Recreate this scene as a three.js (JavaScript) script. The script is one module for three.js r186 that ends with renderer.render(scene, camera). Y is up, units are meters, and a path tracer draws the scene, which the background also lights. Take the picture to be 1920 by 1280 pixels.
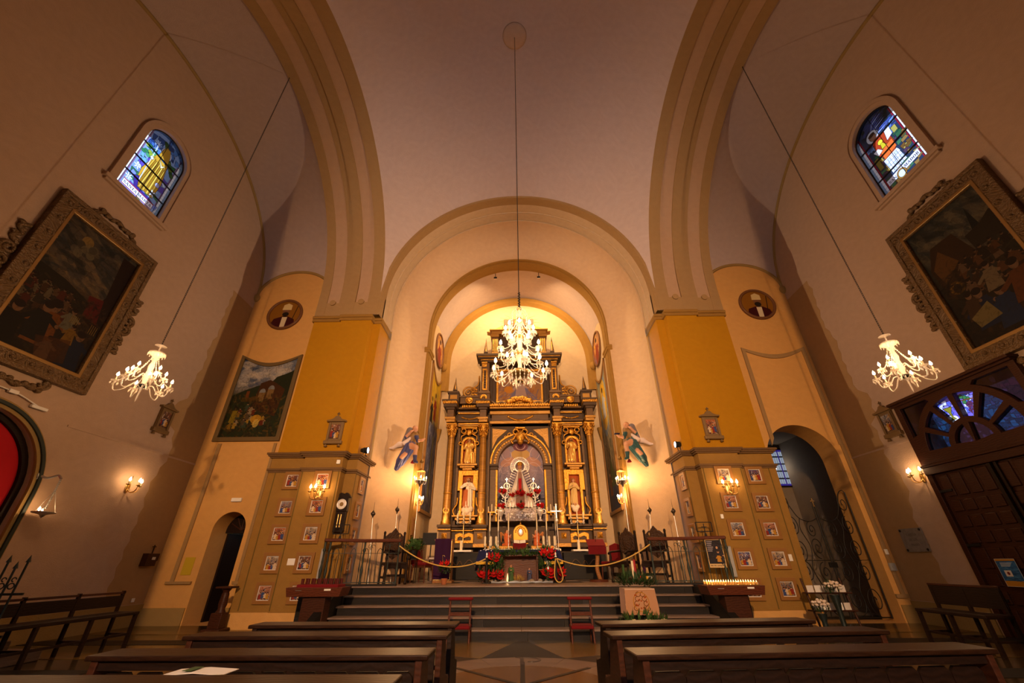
import * as THREE from 'three';
import { mergeGeometries, toCreasedNormals } from 'three/addons/utils/BufferGeometryUtils.js';
import { RoundedBoxGeometry } from 'three/addons/geometries/RoundedBoxGeometry.js';
import { MarchingCubes } from 'three/addons/objects/MarchingCubes.js';
import { ImprovedNoise } from 'three/addons/math/ImprovedNoise.js';

// ---------- camera: pitched-up wide lens, basis from the vanishing points of the verticals and of the nave ----------
const FOCAL = 750, EYE = 1.26;
const bF = new THREE.Vector3(17, 417, 750).normalize();
const bU = new THREE.Vector3(-8, -1348, 750); bU.addScaledVector(bF, -bU.dot(bF)).normalize();
const bR = new THREE.Vector3().crossVectors(bU.clone().negate(), bF).normalize();
const scene = new THREE.Scene();
const camera = new THREE.PerspectiveCamera(2 * Math.atan(640 / FOCAL) * 180 / Math.PI, 1.5, 0.05, 200);
camera.position.set(0, EYE, 0);
{ // image axes (right, down, forward) expressed in world (x right, y up, z back)
  const w = (v) => new THREE.Vector3(bR.dot(v), bU.dot(v), -bF.dot(v));
  const right = w(new THREE.Vector3(1, 0, 0)), down = w(new THREE.Vector3(0, 1, 0)), fwd = w(new THREE.Vector3(0, 0, 1));
  camera.quaternion.setFromRotationMatrix(new THREE.Matrix4().makeBasis(right, down.clone().negate(), fwd.clone().negate()));
}
const renderer = new THREE.WebGLRenderer({ antialias: true });
renderer.toneMapping = THREE.LinearToneMapping;
renderer.toneMappingExposure = 1.0;
renderer.shadowMap.enabled = true;
// ---------- sky outside the windows ----------
scene.background = new THREE.Color().setRGB(5.5, 6.6, 9.0);
// ---------- lamps' colours and strengths (the lights sit in their lamps' builders) ----------
const WARM = new THREE.Color().setRGB(1.0, 0.55, 0.23), WARM2 = new THREE.Color().setRGB(1.0, 0.63, 0.29), COOL = new THREE.Color().setRGB(1.0, 0.68, 0.42);
const LUM = { centre: 0.36, side: 0.5, sconce: 0.3, inner: 1.6, spot: 180, flood: 72, lantern: 1.5, nave: 1450 };

// ---------- pixel helpers: a pixel of the photograph gives a direction, the plane it lies on gives the distance ----------
const dirOf = (px, py) => { const d = new THREE.Vector3(px - 960, py - 640, FOCAL); return [bR.dot(d), bU.dot(d), bF.dot(d)]; };
const atD = (px, py, D) => { const r = dirOf(px, py), k = D / r[2]; return [r[0] * k, EYE + r[1] * k]; };
const atX = (px, py, X) => { const r = dirOf(px, py), k = X / r[0]; return [r[2] * k, EYE + r[1] * k]; };
const atY = (px, py, Y = 0) => { const r = dirOf(px, py), k = (Y - EYE) / r[1]; return [r[0] * k, r[2] * k]; };
const V = (x, y, d) => new THREE.Vector3(x, y, -d);      // world point from x, height and distance ahead

// ---------- seeded random ----------
let seedN = 12345;
const rnd = (a = 0, b = 1) => { seedN = (seedN * 1664525 + 1013904223) >>> 0; return a + (b - a) * seedN / 4294967296; };
const reseed = (n) => { seedN = n >>> 0; };
const noise3 = new ImprovedNoise();

// ---------- textures ----------
function canvasTex(w, h, draw, srgb = true) {
  const c = document.createElement('canvas'); c.width = w; c.height = h;
  draw(c.getContext('2d'), w, h);
  const t = new THREE.CanvasTexture(c); if (srgb) t.colorSpace = THREE.SRGBColorSpace;
  t.wrapS = t.wrapT = THREE.RepeatWrapping; t.magFilter = THREE.LinearFilter; return t;
}
function dataTex(n, f, srgb = false, rep = 1) {          // f(u,v) -> [r,g,b] 0..1 , periodic grids from noise
  const a = new Uint8Array(n * n * 4);
  for (let j = 0; j < n; j++) for (let i = 0; i < n; i++) {
    const c = f(i / n, j / n), k = (j * n + i) * 4;
    a[k] = Math.max(0, Math.min(255, c[0] * 255)); a[k + 1] = Math.max(0, Math.min(255, c[1] * 255)); a[k + 2] = Math.max(0, Math.min(255, c[2] * 255)); a[k + 3] = 255;
  }
  const t = new THREE.DataTexture(a, n, n); t.wrapS = t.wrapT = THREE.RepeatWrapping; t.magFilter = THREE.LinearFilter; t.repeat.set(rep, rep);
  if (srgb) t.colorSpace = THREE.SRGBColorSpace; t.needsUpdate = true; return t;
}
const pn = (u, v, f, s = 0) => {                          // tileable noise via a torus
  const a = u * 2 * Math.PI, b = v * 2 * Math.PI, r = f / (2 * Math.PI);
  return noise3.noise(Math.cos(a) * r + s, Math.sin(a) * r + Math.cos(b) * r * 1.3, Math.sin(b) * r * 1.3 + s * 2.1);
};
const plasterMap = dataTex(512, (u, v) => { const k = 0.93 + 0.05 * pn(u, v, 6, 3) + 0.03 * pn(u, v, 24, 7) + 0.02 * pn(u, v, 90, 1); return [k, k, k * 0.995]; });
const plasterBump = dataTex(512, (u, v) => { const k = 0.5 + 0.3 * pn(u, v, 40, 3) + 0.2 * pn(u, v, 120, 9); return [k, k, k]; });
const woodMap = dataTex(512, (u, v) => { const g = Math.sin((v * 26 + 1.3 * pn(u, v, 3, 2) + 0.5 * pn(u, v, 14, 5)) * 6.283); const k = 0.72 + 0.16 * g + 0.14 * pn(u, v, 60, 4); return [k, k * 0.97, k * 0.93]; });
const pn2 = (u, v, fu, fv, s = 0) => { const a = u * 2 * Math.PI, b = v * 2 * Math.PI; return noise3.noise(Math.cos(a) * fu / 6.283 + s, Math.sin(a) * fu / 6.283 + Math.cos(b) * fv / 6.283, Math.sin(b) * fv / 6.283 + s * 1.7); };
const marbleMap = dataTex(512, (u, v) => { const w = v + 0.02 * pn(u, v, 6, 4); const k = 0.72 + 0.22 * pn2(u, w, 2.5, 26, 2) + 0.16 * pn2(u, w, 5, 70, 5) + 0.08 * pn(u, v, 70, 9); return [k, k, k * 1.01]; });
const woodBump = woodMap;
const carveBump = dataTex(512, (u, v) => { const k = 0.5 + 0.5 * pn(u, v, 22, 3) + 0.3 * pn(u, v, 50, 5); return [k, k, k]; });

// ---------- materials ----------
const MAT = (color, roughness = 0.7, metalness = 0, extra = {}) => {
  const m = new THREE.MeshPhysicalMaterial({ roughness, metalness, ...extra });
  if (Array.isArray(color)) m.color.setRGB(...color); else m.color.set(color);
  if (!metalness && roughness > 0.3) m.specularIntensity = 0.35; m.side = THREE.DoubleSide; return m;
};
const plaster = (c, r = 0.82) => MAT(c.map((v) => v * 0.62), r, 0, { map: plasterMap, bumpMap: plasterBump, bumpScale: 0.004 });
const P = {
  cream: plaster([0.98, 0.54, 0.17]), ochre: plaster([0.66, 0.30, 0.006]), pale: plaster([0.80, 0.59, 0.37]), ceil: plaster([0.74, 0.585, 0.54]),
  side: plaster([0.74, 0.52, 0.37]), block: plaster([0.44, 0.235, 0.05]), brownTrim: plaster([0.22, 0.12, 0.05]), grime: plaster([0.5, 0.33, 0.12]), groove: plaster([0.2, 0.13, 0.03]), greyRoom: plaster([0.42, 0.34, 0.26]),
  band: plaster([0.52, 0.325, 0.14]), panel: plaster([0.68, 0.44, 0.27]), cove: plaster([0.88, 0.60, 0.36], 0.6),
  marbleGrey: MAT([0.026, 0.023, 0.022], 0.35, 0, { map: marbleMap }), marbleWhite: MAT([0.24, 0.165, 0.13], 0.3, 0, { map: marbleMap }), marbleDark: MAT([0.014, 0.012, 0.011], 0.5, 0, { map: marbleMap }),
  marbleOchre: MAT([0.20, 0.115, 0.03], 0.22, 0, { map: marbleMap }), marbleOrange: MAT([0.17, 0.075, 0.02], 0.22, 0, { map: marbleMap }), floor: MAT([0.06, 0.042, 0.022], 0.2, 0, { map: marbleMap }),
  wood: MAT([0.06, 0.02, 0.01], 0.42, 0, { map: woodMap, bumpMap: woodBump, bumpScale: 0.002 }), woodRed: MAT([0.11, 0.03, 0.014], 0.35, 0, { map: woodMap, bumpMap: woodBump, bumpScale: 0.002 }),
  woodTop: MAT([0.028, 0.011, 0.005], 0.42, 0, { map: woodMap, bumpMap: woodBump, bumpScale: 0.002 }), woodDark: MAT([0.018, 0.008, 0.005], 0.5, 0, { map: woodMap, bumpMap: woodBump, bumpScale: 0.002 }),
  woodLight: MAT([0.40, 0.18, 0.06], 0.4, 0, { map: woodMap }), iron: MAT([0.018, 0.017, 0.017], 0.45, 0.6), ironGreen: MAT([0.02, 0.03, 0.028], 0.5, 0.5),
  gold: MAT([0.50, 0.245, 0.034], 0.4, 0.85, { bumpMap: carveBump, bumpScale: 0.01 }), goldSmooth: MAT([0.40, 0.205, 0.03], 0.45, 0.8), goldPaint: MAT([0.36, 0.18, 0.03], 0.42, 0.5, { bumpMap: carveBump, bumpScale: 0.006 }),
  umber: MAT([0.07, 0.033, 0.011], 0.62, 0.05, { map: marbleMap }), umberLight: MAT([0.15, 0.073, 0.02], 0.55, 0.1, { map: marbleMap }), faux: MAT([0.40, 0.19, 0.028], 0.4, 0.35, { map: marbleMap }), redNiche: MAT([0.34, 0.06, 0.008], 0.6),
  silver: MAT([0.88, 0.84, 0.80], 0.28, 0.45), silverDull: MAT([0.55, 0.54, 0.53], 0.35, 1), brass: MAT([0.72, 0.48, 0.16], 0.28, 1), brassDark: MAT([0.28, 0.18, 0.07], 0.4, 0.9),
  crystal: MAT([0.95, 0.92, 0.88], 0.1, 0, { transmission: 0.6, thickness: 0, ior: 1.5, clearcoat: 1 }), glass: MAT([1, 1, 1], 0.02, 0, { transmission: 1, thickness: 0 }),
  redCloth: MAT([0.13, 0.005, 0.008], 0.85, 0, { sheen: 0.5 }), redDoor: MAT([0.42, 0.006, 0.012], 0.7), purple: MAT([0.03, 0.006, 0.034], 0.85), blueCloth: MAT([0.012, 0.014, 0.06], 0.8), yellowCloth: MAT([0.62, 0.38, 0.04], 0.7), whiteCloth: MAT([0.78, 0.74, 0.7], 0.9),
  candle: MAT([0.82, 0.72, 0.52], 0.5, 0, { transmission: 0.15 }), white: MAT([0.75, 0.73, 0.7], 0.6), black: MAT([0.012, 0.012, 0.013], 0.5), skin: MAT([0.55, 0.28, 0.17], 0.6), leaf: MAT([0.045, 0.10, 0.025], 0.6, 0, { transmission: 0.25, thickness: 0 }), leafDark: MAT([0.02, 0.045, 0.015], 0.6), redPetal: MAT([0.42, 0.008, 0.008], 0.6),
  robe: MAT([0.55, 0.33, 0.09], 0.4, 0.5), white2: MAT([0.62, 0.58, 0.55], 0.8), rope: MAT([0.55, 0.36, 0.10], 0.8), terracotta: MAT([0.35, 0.12, 0.05], 0.8), paper: MAT([0.7, 0.68, 0.64], 0.9), grey: MAT([0.3, 0.3, 0.3], 0.6),
};
const glow = (c, k) => { const m = new THREE.MeshStandardMaterial({ color: 0x000000, roughness: 0.5 }); m.emissive.copy(c); m.emissiveIntensity = k; return m; };
const G = { bulb: glow(new THREE.Color().setRGB(1, 0.78, 0.5), 14), flame: glow(new THREE.Color().setRGB(1, 0.62, 0.2), 6), spot: glow(new THREE.Color().setRGB(0.85, 0.85, 1), 5) };

// ---------- geometry helpers ----------
const names = new Map();
const numbered = (n) => { const k = names.get(n) || 0; names.set(n, k + 1); return k ? `${n}_${String(k).padStart(3, '0')}` : n; };
function worldUV(geo) {                                    // uv in metres by the dominant axis of the normal
  const g = geo.index ? geo.toNonIndexed() : geo; if (!g.attributes.normal) g.computeVertexNormals();
  const p = g.attributes.position, n = g.attributes.normal, uv = new Float32Array(p.count * 2);
  for (let i = 0; i < p.count; i += 3) {
    let nx = 0, ny = 0, nz = 0; for (let k = 0; k < 3; k++) { nx += Math.abs(n.getX(i + k)); ny += Math.abs(n.getY(i + k)); nz += Math.abs(n.getZ(i + k)); }
    for (let k = 0; k < 3; k++) { const x = p.getX(i + k), y = p.getY(i + k), z = p.getZ(i + k); const j = (i + k) * 2;
      if (nx > ny && nx > nz) { uv[j] = z; uv[j + 1] = y; } else if (ny > nz) { uv[j] = x; uv[j + 1] = z; } else { uv[j] = x; uv[j + 1] = y; } }
  }
  g.setAttribute('uv', new THREE.BufferAttribute(uv, 2)); return g;
}
const clean = (g) => { const o = g.index ? g.toNonIndexed() : g.clone(); for (const k of Object.keys(o.attributes)) if (!['position', 'normal', 'uv'].includes(k)) o.deleteAttribute(k); o.morphAttributes = {};
  if (!o.attributes.normal) o.computeVertexNormals(); if (!o.attributes.uv) o.setAttribute('uv', new THREE.BufferAttribute(new Float32Array(o.attributes.position.count * 2), 2)); return o; };
const join = (gs) => gs.length === 1 ? clean(gs[0]) : mergeGeometries(gs.map(clean));
function mesh(name, geo, mat, parent = scene, uv = true) {
  let g = Array.isArray(geo) ? join(geo) : geo; if (uv) g = worldUV(g);
  const m = new THREE.Mesh(g, mat); m.name = parent === scene ? numbered(name) : name; m.castShadow = m.receiveShadow = true; parent.add(m); return m;
}
const tag = (o, label, category, group) => { o.userData.label = label; o.userData.category = category; if (group) o.userData.group = group; return o; };
const struct = (name, geo, mat, parent = scene, uv = true) => { const m = mesh(name, geo, mat, parent, uv); if (parent === scene) m.userData.kind = 'structure'; return m; };
function thing(name, label, category, pos = [0, 0, 0], turn = 0, group) {
  const o = new THREE.Group(); o.name = numbered(name); o.position.set(...pos); o.rotation.y = turn; tag(o, label, category, group); scene.add(o); return o;
}
function dup(src, pos, turn, label, group) { const r = src.clone(); r.name = numbered(src.name.replace(/_\d{3}$/, '')); r.position.set(...pos); if (turn !== undefined) r.rotation.y = turn; r.userData = { ...src.userData }; if (label) r.userData.label = label; if (group) r.userData.group = group; scene.add(r); return r; }
const bx = (w, h, d, x = 0, y = 0, z = 0, bev = 0) => { const g = bev ? new RoundedBoxGeometry(w, h, d, 1, Math.min(bev, w / 2.01, h / 2.01, d / 2.01)) : new THREE.BoxGeometry(w, h, d); return g.translate(x, y, z); };
const bb = (x0, x1, y0, y1, d0, d1, bev = 0) => bx(Math.abs(x1 - x0), Math.abs(y1 - y0), Math.abs(d1 - d0), (x0 + x1) / 2, (y0 + y1) / 2, -(d0 + d1) / 2, bev); // world extents, d = distance ahead
const cyl = (r0, r1, h, x = 0, y = 0, z = 0, seg = 16) => new THREE.CylinderGeometry(r1, r0, h, seg).translate(x, y + h / 2, z); // r0 at the base
const sph = (r, x = 0, y = 0, z = 0, sx = 1, sy = 1, sz = 1, a = 12, b = 8) => new THREE.SphereGeometry(r, a, b).scale(sx, sy, sz).translate(x, y, z);
const lathe = (pts, seg = 20) => new THREE.LatheGeometry(pts.map((p) => new THREE.Vector2(Math.max(p[0], 0.0001), p[1])), seg);
const tube = (pts, r = 0.01, n = 24, seg = 6, closed = false) => new THREE.TubeGeometry(new THREE.CatmullRomCurve3(pts.map((p) => p.isVector3 ? p : new THREE.Vector3(...p)), closed), n, r, seg, closed);
const rod = (a, b, r = 0.01, r2 = r, seg = 8) => { const A = a.isVector3 ? a : new THREE.Vector3(...a), B = b.isVector3 ? b : new THREE.Vector3(...b), d = B.clone().sub(A), L = d.length();
  const g = new THREE.CylinderGeometry(r2, r, L, seg).translate(0, L / 2, 0); g.applyQuaternion(new THREE.Quaternion().setFromUnitVectors(new THREE.Vector3(0, 1, 0), d.normalize())); return g.translate(A.x, A.y, A.z); };
const torus = (R, r, x = 0, y = 0, z = 0, arc = Math.PI * 2, s1 = 8, s2 = 24) => new THREE.TorusGeometry(R, r, s1, s2, arc).translate(x, y, z);
const shapeOf = (pts) => { const s = new THREE.Shape(); pts.forEach((p, i) => i ? s.lineTo(p[0], p[1]) : s.moveTo(p[0], p[1])); s.closePath(); return s; };
const extr = (shape, depth, bev = 0, steps = 12) => new THREE.ExtrudeGeometry(shape, { depth, bevelEnabled: bev > 0, bevelSize: bev, bevelThickness: bev, bevelSegments: 2, curveSegments: steps });
// arch outline (x centre, half width, y bottom, y springing) as points, anticlockwise from the lower right
function archPts(c, r, y0, ys, n = 24, ry = r) { const o = [[c + r, y0]]; for (let i = 0; i <= n; i++) { const a = Math.PI * i / n; o.push([c + r * Math.cos(a), ys + ry * Math.sin(a)]); } o.push([c - r, y0]); return o; }
function holeOf(pts) { const p = new THREE.Path(); pts.forEach((q, i) => i ? p.lineTo(q[0], q[1]) : p.moveTo(q[0], q[1])); p.closePath(); return p; }
function grid(fn, nu, nv, crease) {                        // fn(u,v)->Vector3
  const pos = [], uv = []; const P0 = [];
  for (let j = 0; j <= nv; j++) for (let i = 0; i <= nu; i++) P0.push(fn(i / nu, j / nv));
  const idx = []; for (let j = 0; j < nv; j++) for (let i = 0; i < nu; i++) { const a = j * (nu + 1) + i, b = a + 1, c = a + nu + 1, d = c + 1; idx.push(a, b, d, a, d, c); }
  for (const p of P0) pos.push(p.x, p.y, p.z);
  for (let j = 0; j <= nv; j++) for (let i = 0; i <= nu; i++) uv.push(i / nu, j / nv);
  const g = new THREE.BufferGeometry(); g.setAttribute('position', new THREE.Float32BufferAttribute(pos, 3)); g.setAttribute('uv', new THREE.Float32BufferAttribute(uv, 2)); g.setIndex(idx); g.computeVertexNormals();
  return crease ? toCreasedNormals(g, crease) : g;
}
// sweep a profile [[along, radius], ...] up one jamb, over a round arch and down the other; axis 'z' spans in x, axis 'x' spans in distance
function archSweep(axis, c, yc, y0, prof, n = 48, part = [0, 1], ystep = 4) {
  const path = []; for (let i = 0; i < ystep; i++) path.push([-1, y0 + (yc - y0) * i / ystep, null]);
  for (let i = 0; i <= n; i++) path.push([0, 0, Math.PI * (1 - i / n)]);
  for (let i = ystep - 1; i >= 0; i--) path.push([1, y0 + (yc - y0) * i / ystep, null]);
  const sub = path.slice(Math.round(part[0] * (path.length - 1)), Math.round(part[1] * (path.length - 1)) + 1);
  const g = grid((u, v) => { const q = sub[Math.round(v * (sub.length - 1))], pr = prof[Math.round(u * (prof.length - 1))], r = pr[1];
    const lat = q[2] === null ? q[0] * r : r * Math.cos(q[2]), y = q[2] === null ? q[1] : yc + r * Math.sin(q[2]);
    return axis === 'z' ? V(c + lat, y, pr[0]) : V(pr[0], y, c + lat); }, prof.length - 1, sub.length - 1);
  return toCreasedNormals(g, 0.6);
}
// ======================= THE SETTING =======================
const XW = 9.35, DF = 11.6, DC = 6.3, A = 4.6, YC = 9.2, XS = 6.65, PL = 0.825, YI = 8.4;
// ---- floor ----
const floorM = struct('floor', bb(-10, 10, -0.3, 0, -9, 13.2), P.floor);
{ // inlaid marble of the crossing: ring, disc, star and letters, each piece a few millimetres proud
  const flat = (pts, y, m, name) => { const g = new THREE.ExtrudeGeometry(shapeOf(pts.map((p) => [p[0], p[1]])), { depth: 0.004, bevelEnabled: false }); g.rotateX(-Math.PI / 2).translate(0, y, 0); return struct(name, g, m, floorM); };
  const cD = 6.1, ring = (r0, r1, a0, a1, n = 10) => { const o = []; for (let i = 0; i <= n; i++) { const a = a0 + (a1 - a0) * i / n; o.push([r1 * Math.cos(a), cD + r1 * Math.sin(a)]); } for (let i = n; i >= 0; i--) { const a = a0 + (a1 - a0) * i / n; o.push([r0 * Math.cos(a), cD + r0 * Math.sin(a)]); } return o; };
  for (let k = 0; k < 16; k++) flat(ring(1.08, 1.66, k * Math.PI / 8 + 0.002, (k + 1) * Math.PI / 8 - 0.002), 0.001, P.marbleWhite, 'ring_slab');
  for (let k = 0; k < 8; k++) { const a = k * Math.PI / 4, b = a + Math.PI / 4; flat([[0, cD], ...ring(1, 1.07, a + 0.02, b - 0.02, 8).slice(0, 9)], 0.001, P.marbleOrange, 'disc_slab'); }
  for (let k = 0; k < 8; k++) { const a = k * Math.PI / 4; const c = Math.cos(a), s = Math.sin(a); flat([[s * 0.03, cD - c * 0.03], [c * 1.3 + s * 0.03, cD + s * 1.3 - c * 0.03], [c * 1.3 - s * 0.03, cD + s * 1.3 + c * 0.03], [-s * 0.03, cD + c * 0.03]], 0.006, P.marbleGrey, 'spoke_slab'); }
  for (let k = 0; k < 8; k++) { const a = k * Math.PI / 4 + Math.PI / 2, tip = k === 0 ? 3.12 : 2.9, hw = 0.40; flat([[1.67 * Math.cos(a - hw), cD + 1.67 * Math.sin(a - hw)], [tip * Math.cos(a - 0.03), cD + tip * Math.sin(a - 0.03)], [tip * Math.cos(a + 0.03), cD + tip * Math.sin(a + 0.03)], [1.67 * Math.cos(a + hw), cD + 1.67 * Math.sin(a + hw)], [1.67 * Math.cos(a), cD + 1.67 * Math.sin(a)]], 0.001, P.marbleGrey, 'star_point'); }
  for (let k = 0; k < 8; k++) { const a = k * Math.PI / 4 + Math.PI / 2 + Math.PI / 8, b0 = 0.36, hw = Math.PI / 8; flat([[1.68 * Math.cos(a - 0.02), cD + 1.68 * Math.sin(a - 0.02)], [2.75 * Math.cos(a - b0), cD + 2.75 * Math.sin(a - b0)], [3.15 * Math.cos(a - 0.1), cD + 3.15 * Math.sin(a - 0.1)], [3.15 * Math.cos(a + 0.1), cD + 3.15 * Math.sin(a + 0.1)], [2.75 * Math.cos(a + b0), cD + 2.75 * Math.sin(a + b0)]], 0.0005, P.marbleOchre, 'ochre_slab'); }
  // letter P of the monogram on the ring, at the chancel end
  const pm = MAT([0.05, 0.035, 0.03], 0.3); const py = cD + 1.12;
  flat([[-0.035, py], [0.02, py], [0.02, py + 0.50], [-0.11, py + 0.50], [-0.035, py + 0.45]], 0.006, pm, 'inlaid_letter');
  const o = []; for (let i = 0; i <= 14; i++) { const a = -Math.PI * 0.62 + Math.PI * 1.12 * i / 14; o.push([0.13 + 0.15 * Math.cos(a), py + 0.33 + 0.165 * Math.sin(a)]); } for (let i = 14; i >= 0; i--) { const a = -Math.PI * 0.62 + Math.PI * 1.12 * i / 14; o.push([0.13 + 0.11 * Math.cos(a), py + 0.33 + 0.125 * Math.sin(a)]); } flat(o, 0.006, pm, 'inlaid_letter');
  flat([[0.0, py + 0.46], [0.13, py + 0.46], [0.13, py + 0.497], [0.0, py + 0.497]], 0.006, pm, 'inlaid_letter');
  // bands of the paving towards the side walls
  for (const s of [-1, 1]) for (let k = 0; k < 5; k++) { const d0 = 5.2 + k * 1.25; flat([[s * 5.9, d0], [s * 9.3, d0], [s * 9.3, d0 + 0.5], [s * 5.9, d0 + 0.5]].sort(() => 0), 0.0005, k % 2 ? P.marbleDark : P.marbleOchre, 'band_slab'); }
}
// ---- chancel steps and platform ----
const stepsM = struct('floor_chancel', [bb(-4.74, 4.74, 0, PL - 0.03, 10.9, 13.3), bb(-4.44, 4.44, 0, PL - 0.03, 11.16, 12.3), bb(-3.5, 3.5, 0, PL - 0.03, 12.3, 16.3), bb(-4.9, -3.92, 0, PL - 0.03, 10.32, 10.9), bb(3.92, 4.9, 0, PL - 0.03, 10.32, 10.9)], P.marbleGrey);
for (let k = 0; k < 5; k++) {
  const d = 9.34 + 0.365 * k, y = 0.165 * (k + 1), last = k === 4;
  // riser slabs
  let x = -3.9; let i = 0; while (x < 3.9) { const w = Math.min(rnd(1.2, 1.9), 3.9 - x); struct('riser_slab', bb(x + 0.002, x + w - 0.002, y - 0.165, y - 0.03, d, d + 0.4), i++ % 4 === (k * 2) % 4 && k % 2 ? P.marbleDark : P.marbleGrey, stepsM); x += w; }
  x = -3.93; while (x < 3.93) { const w = Math.min(1.96, 3.93 - x + 0.001); struct('tread_slab', bb(x + 0.0015, x + w - 0.0015, y - 0.03, y, d - 0.03, last ? 12.2 : d + 0.4, 0.006), P.marbleWhite, stepsM); x += w + 1e-4; }
}
for (let i = 0; i < 8; i++) for (let j = 0; j < 4; j++) struct('paving_slab', bb(-3.3 + i * 0.825 + 0.002, -3.3 + (i + 1) * 0.825 - 0.002, PL - 0.03, PL, 12.2 + j + 0.002, 13.2 + j - 0.002), (i + j) % 2 ? P.marbleGrey : P.marbleWhite, stepsM);
for (const s of [-1, 1]) { struct('side_slab', bb(s * 3.95, s * 4.9, PL - 0.03, PL, 10.3, 11.15), P.marbleGrey, stepsM);
  const sh = shapeOf([[9.0, 0], [10.4, 0], [10.4, PL], [10.2, PL + 0.02], [9.05, 0.28]]); struct('cheek_slab', extr(sh, 0.16).rotateY(Math.PI / 2).translate(s > 0 ? 3.94 : -4.1, 0, 0), P.marbleDark, stepsM); }

// ---- outer walls ----
const NX = (g) => g; // left/right walls are drawn in (distance, height) and turned
function sideWall(s, holes, name) {
  const sh = shapeOf([[-9, 0], [DF + 0.9, 0], [DF + 0.9, 14.6], [-9, 14.6]]); for (const h of holes) sh.holes.push(holeOf(h));
  const g = new THREE.ExtrudeGeometry(sh, { depth: 0.6, bevelEnabled: false }); g.rotateY(Math.PI / 2); // x-> -z, z-> x
  g.translate(s > 0 ? XW : -XW - 0.6, 0, 0); return struct(name, g, P.side);
}
const WINL = [6.76, 0.62, 9.12, 10.88], WINR = [6.66, 0.63, 9.28, 11.02];
sideWall(-1, [archPts(...WINL), archPts(6.5, 1.3, 0.001, 2.48)], 'wall_left');
sideWall(1, [archPts(...WINR), [[9.5, 0.001], [9.5, 4.5], [6.95, 4.5], [6.95, 0.001]]], 'wall_right');
function frontWall(s, hole, name, d1) {
  const x0 = s < 0 ? -XW - 0.6 : 6.4, x1 = s < 0 ? -6.4 : XW + 0.6;
  const top = []; for (let i = 0; i <= 20; i++) { const t = -1 + 2 * i / 20; top.push([s * (XS + (XW - XS) * (i / 20)), 9.72 + 1.08 * Math.sqrt(Math.max(0, 1 - t * t))]); }
  const sh = shapeOf([[x0, 0], [x1, 0], [x1, 14.5], [x0, 14.5]]); sh.holes.push(holeOf(hole));
  return struct(name, extr(sh, d1 - DF).translate(0, 0, -d1), P.cream);
}
frontWall(-1, archPts(-7.78, 0.44, 0.001, 2.1), 'wall_front_left', 12.5);
frontWall(1, archPts(8.02, 1.0, 0.001, 3.78), 'wall_front_right', 12.3);
// rooms behind the two openings of the front walls
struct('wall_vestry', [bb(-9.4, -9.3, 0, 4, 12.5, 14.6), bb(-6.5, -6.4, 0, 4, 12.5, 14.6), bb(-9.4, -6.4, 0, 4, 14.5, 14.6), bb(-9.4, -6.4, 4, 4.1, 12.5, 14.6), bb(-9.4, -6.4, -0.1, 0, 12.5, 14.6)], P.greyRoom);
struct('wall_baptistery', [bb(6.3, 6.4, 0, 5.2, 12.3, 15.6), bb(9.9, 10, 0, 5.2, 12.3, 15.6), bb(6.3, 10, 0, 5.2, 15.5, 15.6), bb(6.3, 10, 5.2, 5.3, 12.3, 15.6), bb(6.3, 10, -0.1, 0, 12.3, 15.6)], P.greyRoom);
// ---- piers with stepped pilasters ----
for (const s of [-1, 1]) {
  const side = s < 0 ? 'left' : 'right';
  const up = struct(`wall_pier_${side}`, [bb(s * 4.76, s * 5.74, 0, YI, 10.92, 12.0), bb(s * 5.7, s * 6.66, 0, YI, 11.0, 12.3), bb(s * 4.51, s * 6.5, 0, 14.6, 11.16, 12.3)], P.ochre);
  // capital mouldings
  const cap = (x0, x1, d0, d1, y = YI) => [bb(x0, x1, y - 0.2, y - 0.1, d0 - 0.03, d1), bb(x0, x1, y - 0.1, y, d0 - 0.075, d1, 0.02)];
  struct('capital_moulding', [...cap(s * 4.71, s * 5.79, 10.92, 11.4), ...cap(s * 5.7, s * 6.71, 11.0, 11.6), ...cap(s * 4.46, s * 4.9, 11.16, 12.3)], P.block, up);
  // pedestal block below the cornice: slightly proud, with recessed joints
  const ped = struct(`wall_pedestal_${side}`, [bb(s * 4.72, s * 5.76, 0, 3.92, 10.8, 11.5), bb(s * 5.7, s * 6.7, 0, 3.92, 10.9, 11.7), bb(s * 4.44, s * 5, 0, 3.92, 11.1, 12.24)], P.block);
  for (const [x0, d] of [[5.72, 10.796], [6.5, 10.896], [4.76, 10.796]]) struct('recessed_joint', bb(s * x0, s * (x0 + 0.022), 0.35, 3.42, d - 0.002, d + 0.02), P.groove, ped);
  struct('recessed_joint', bb(s * 4.435, s * 4.46, 0.9, 3.42, 11.14, 11.17), P.groove, ped);
  const corn = (y0, y1, o) => [bb(s * (4.72 - o), s * (5.76 + o), y0, y1, 10.8 - o, 11.4), bb(s * 5.6, s * (6.7 + o), y0, y1, 10.9 - o, 11.6), bb(s * (4.44 - o), s * 5, y0, y1, 11.1 - o, 12.24)];
  struct(`trim_${s < 0 ? 1 : 2}`, [...corn(3.42, 3.47, 0.02), ...corn(3.47, 3.52, 0.05), ...corn(3.80, 3.84, 0.05), ...corn(3.84, 3.88, 0.09), ...corn(3.88, 3.93, 0.12)], P.brownTrim);
  struct('plinth', [bb(s * 4.70, s * 5.78, 0, 0.32, 10.77, 11.5), bb(s * 5.7, s * 6.73, 0, 0.32, 10.87, 11.7)], P.cream, ped);
}
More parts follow.
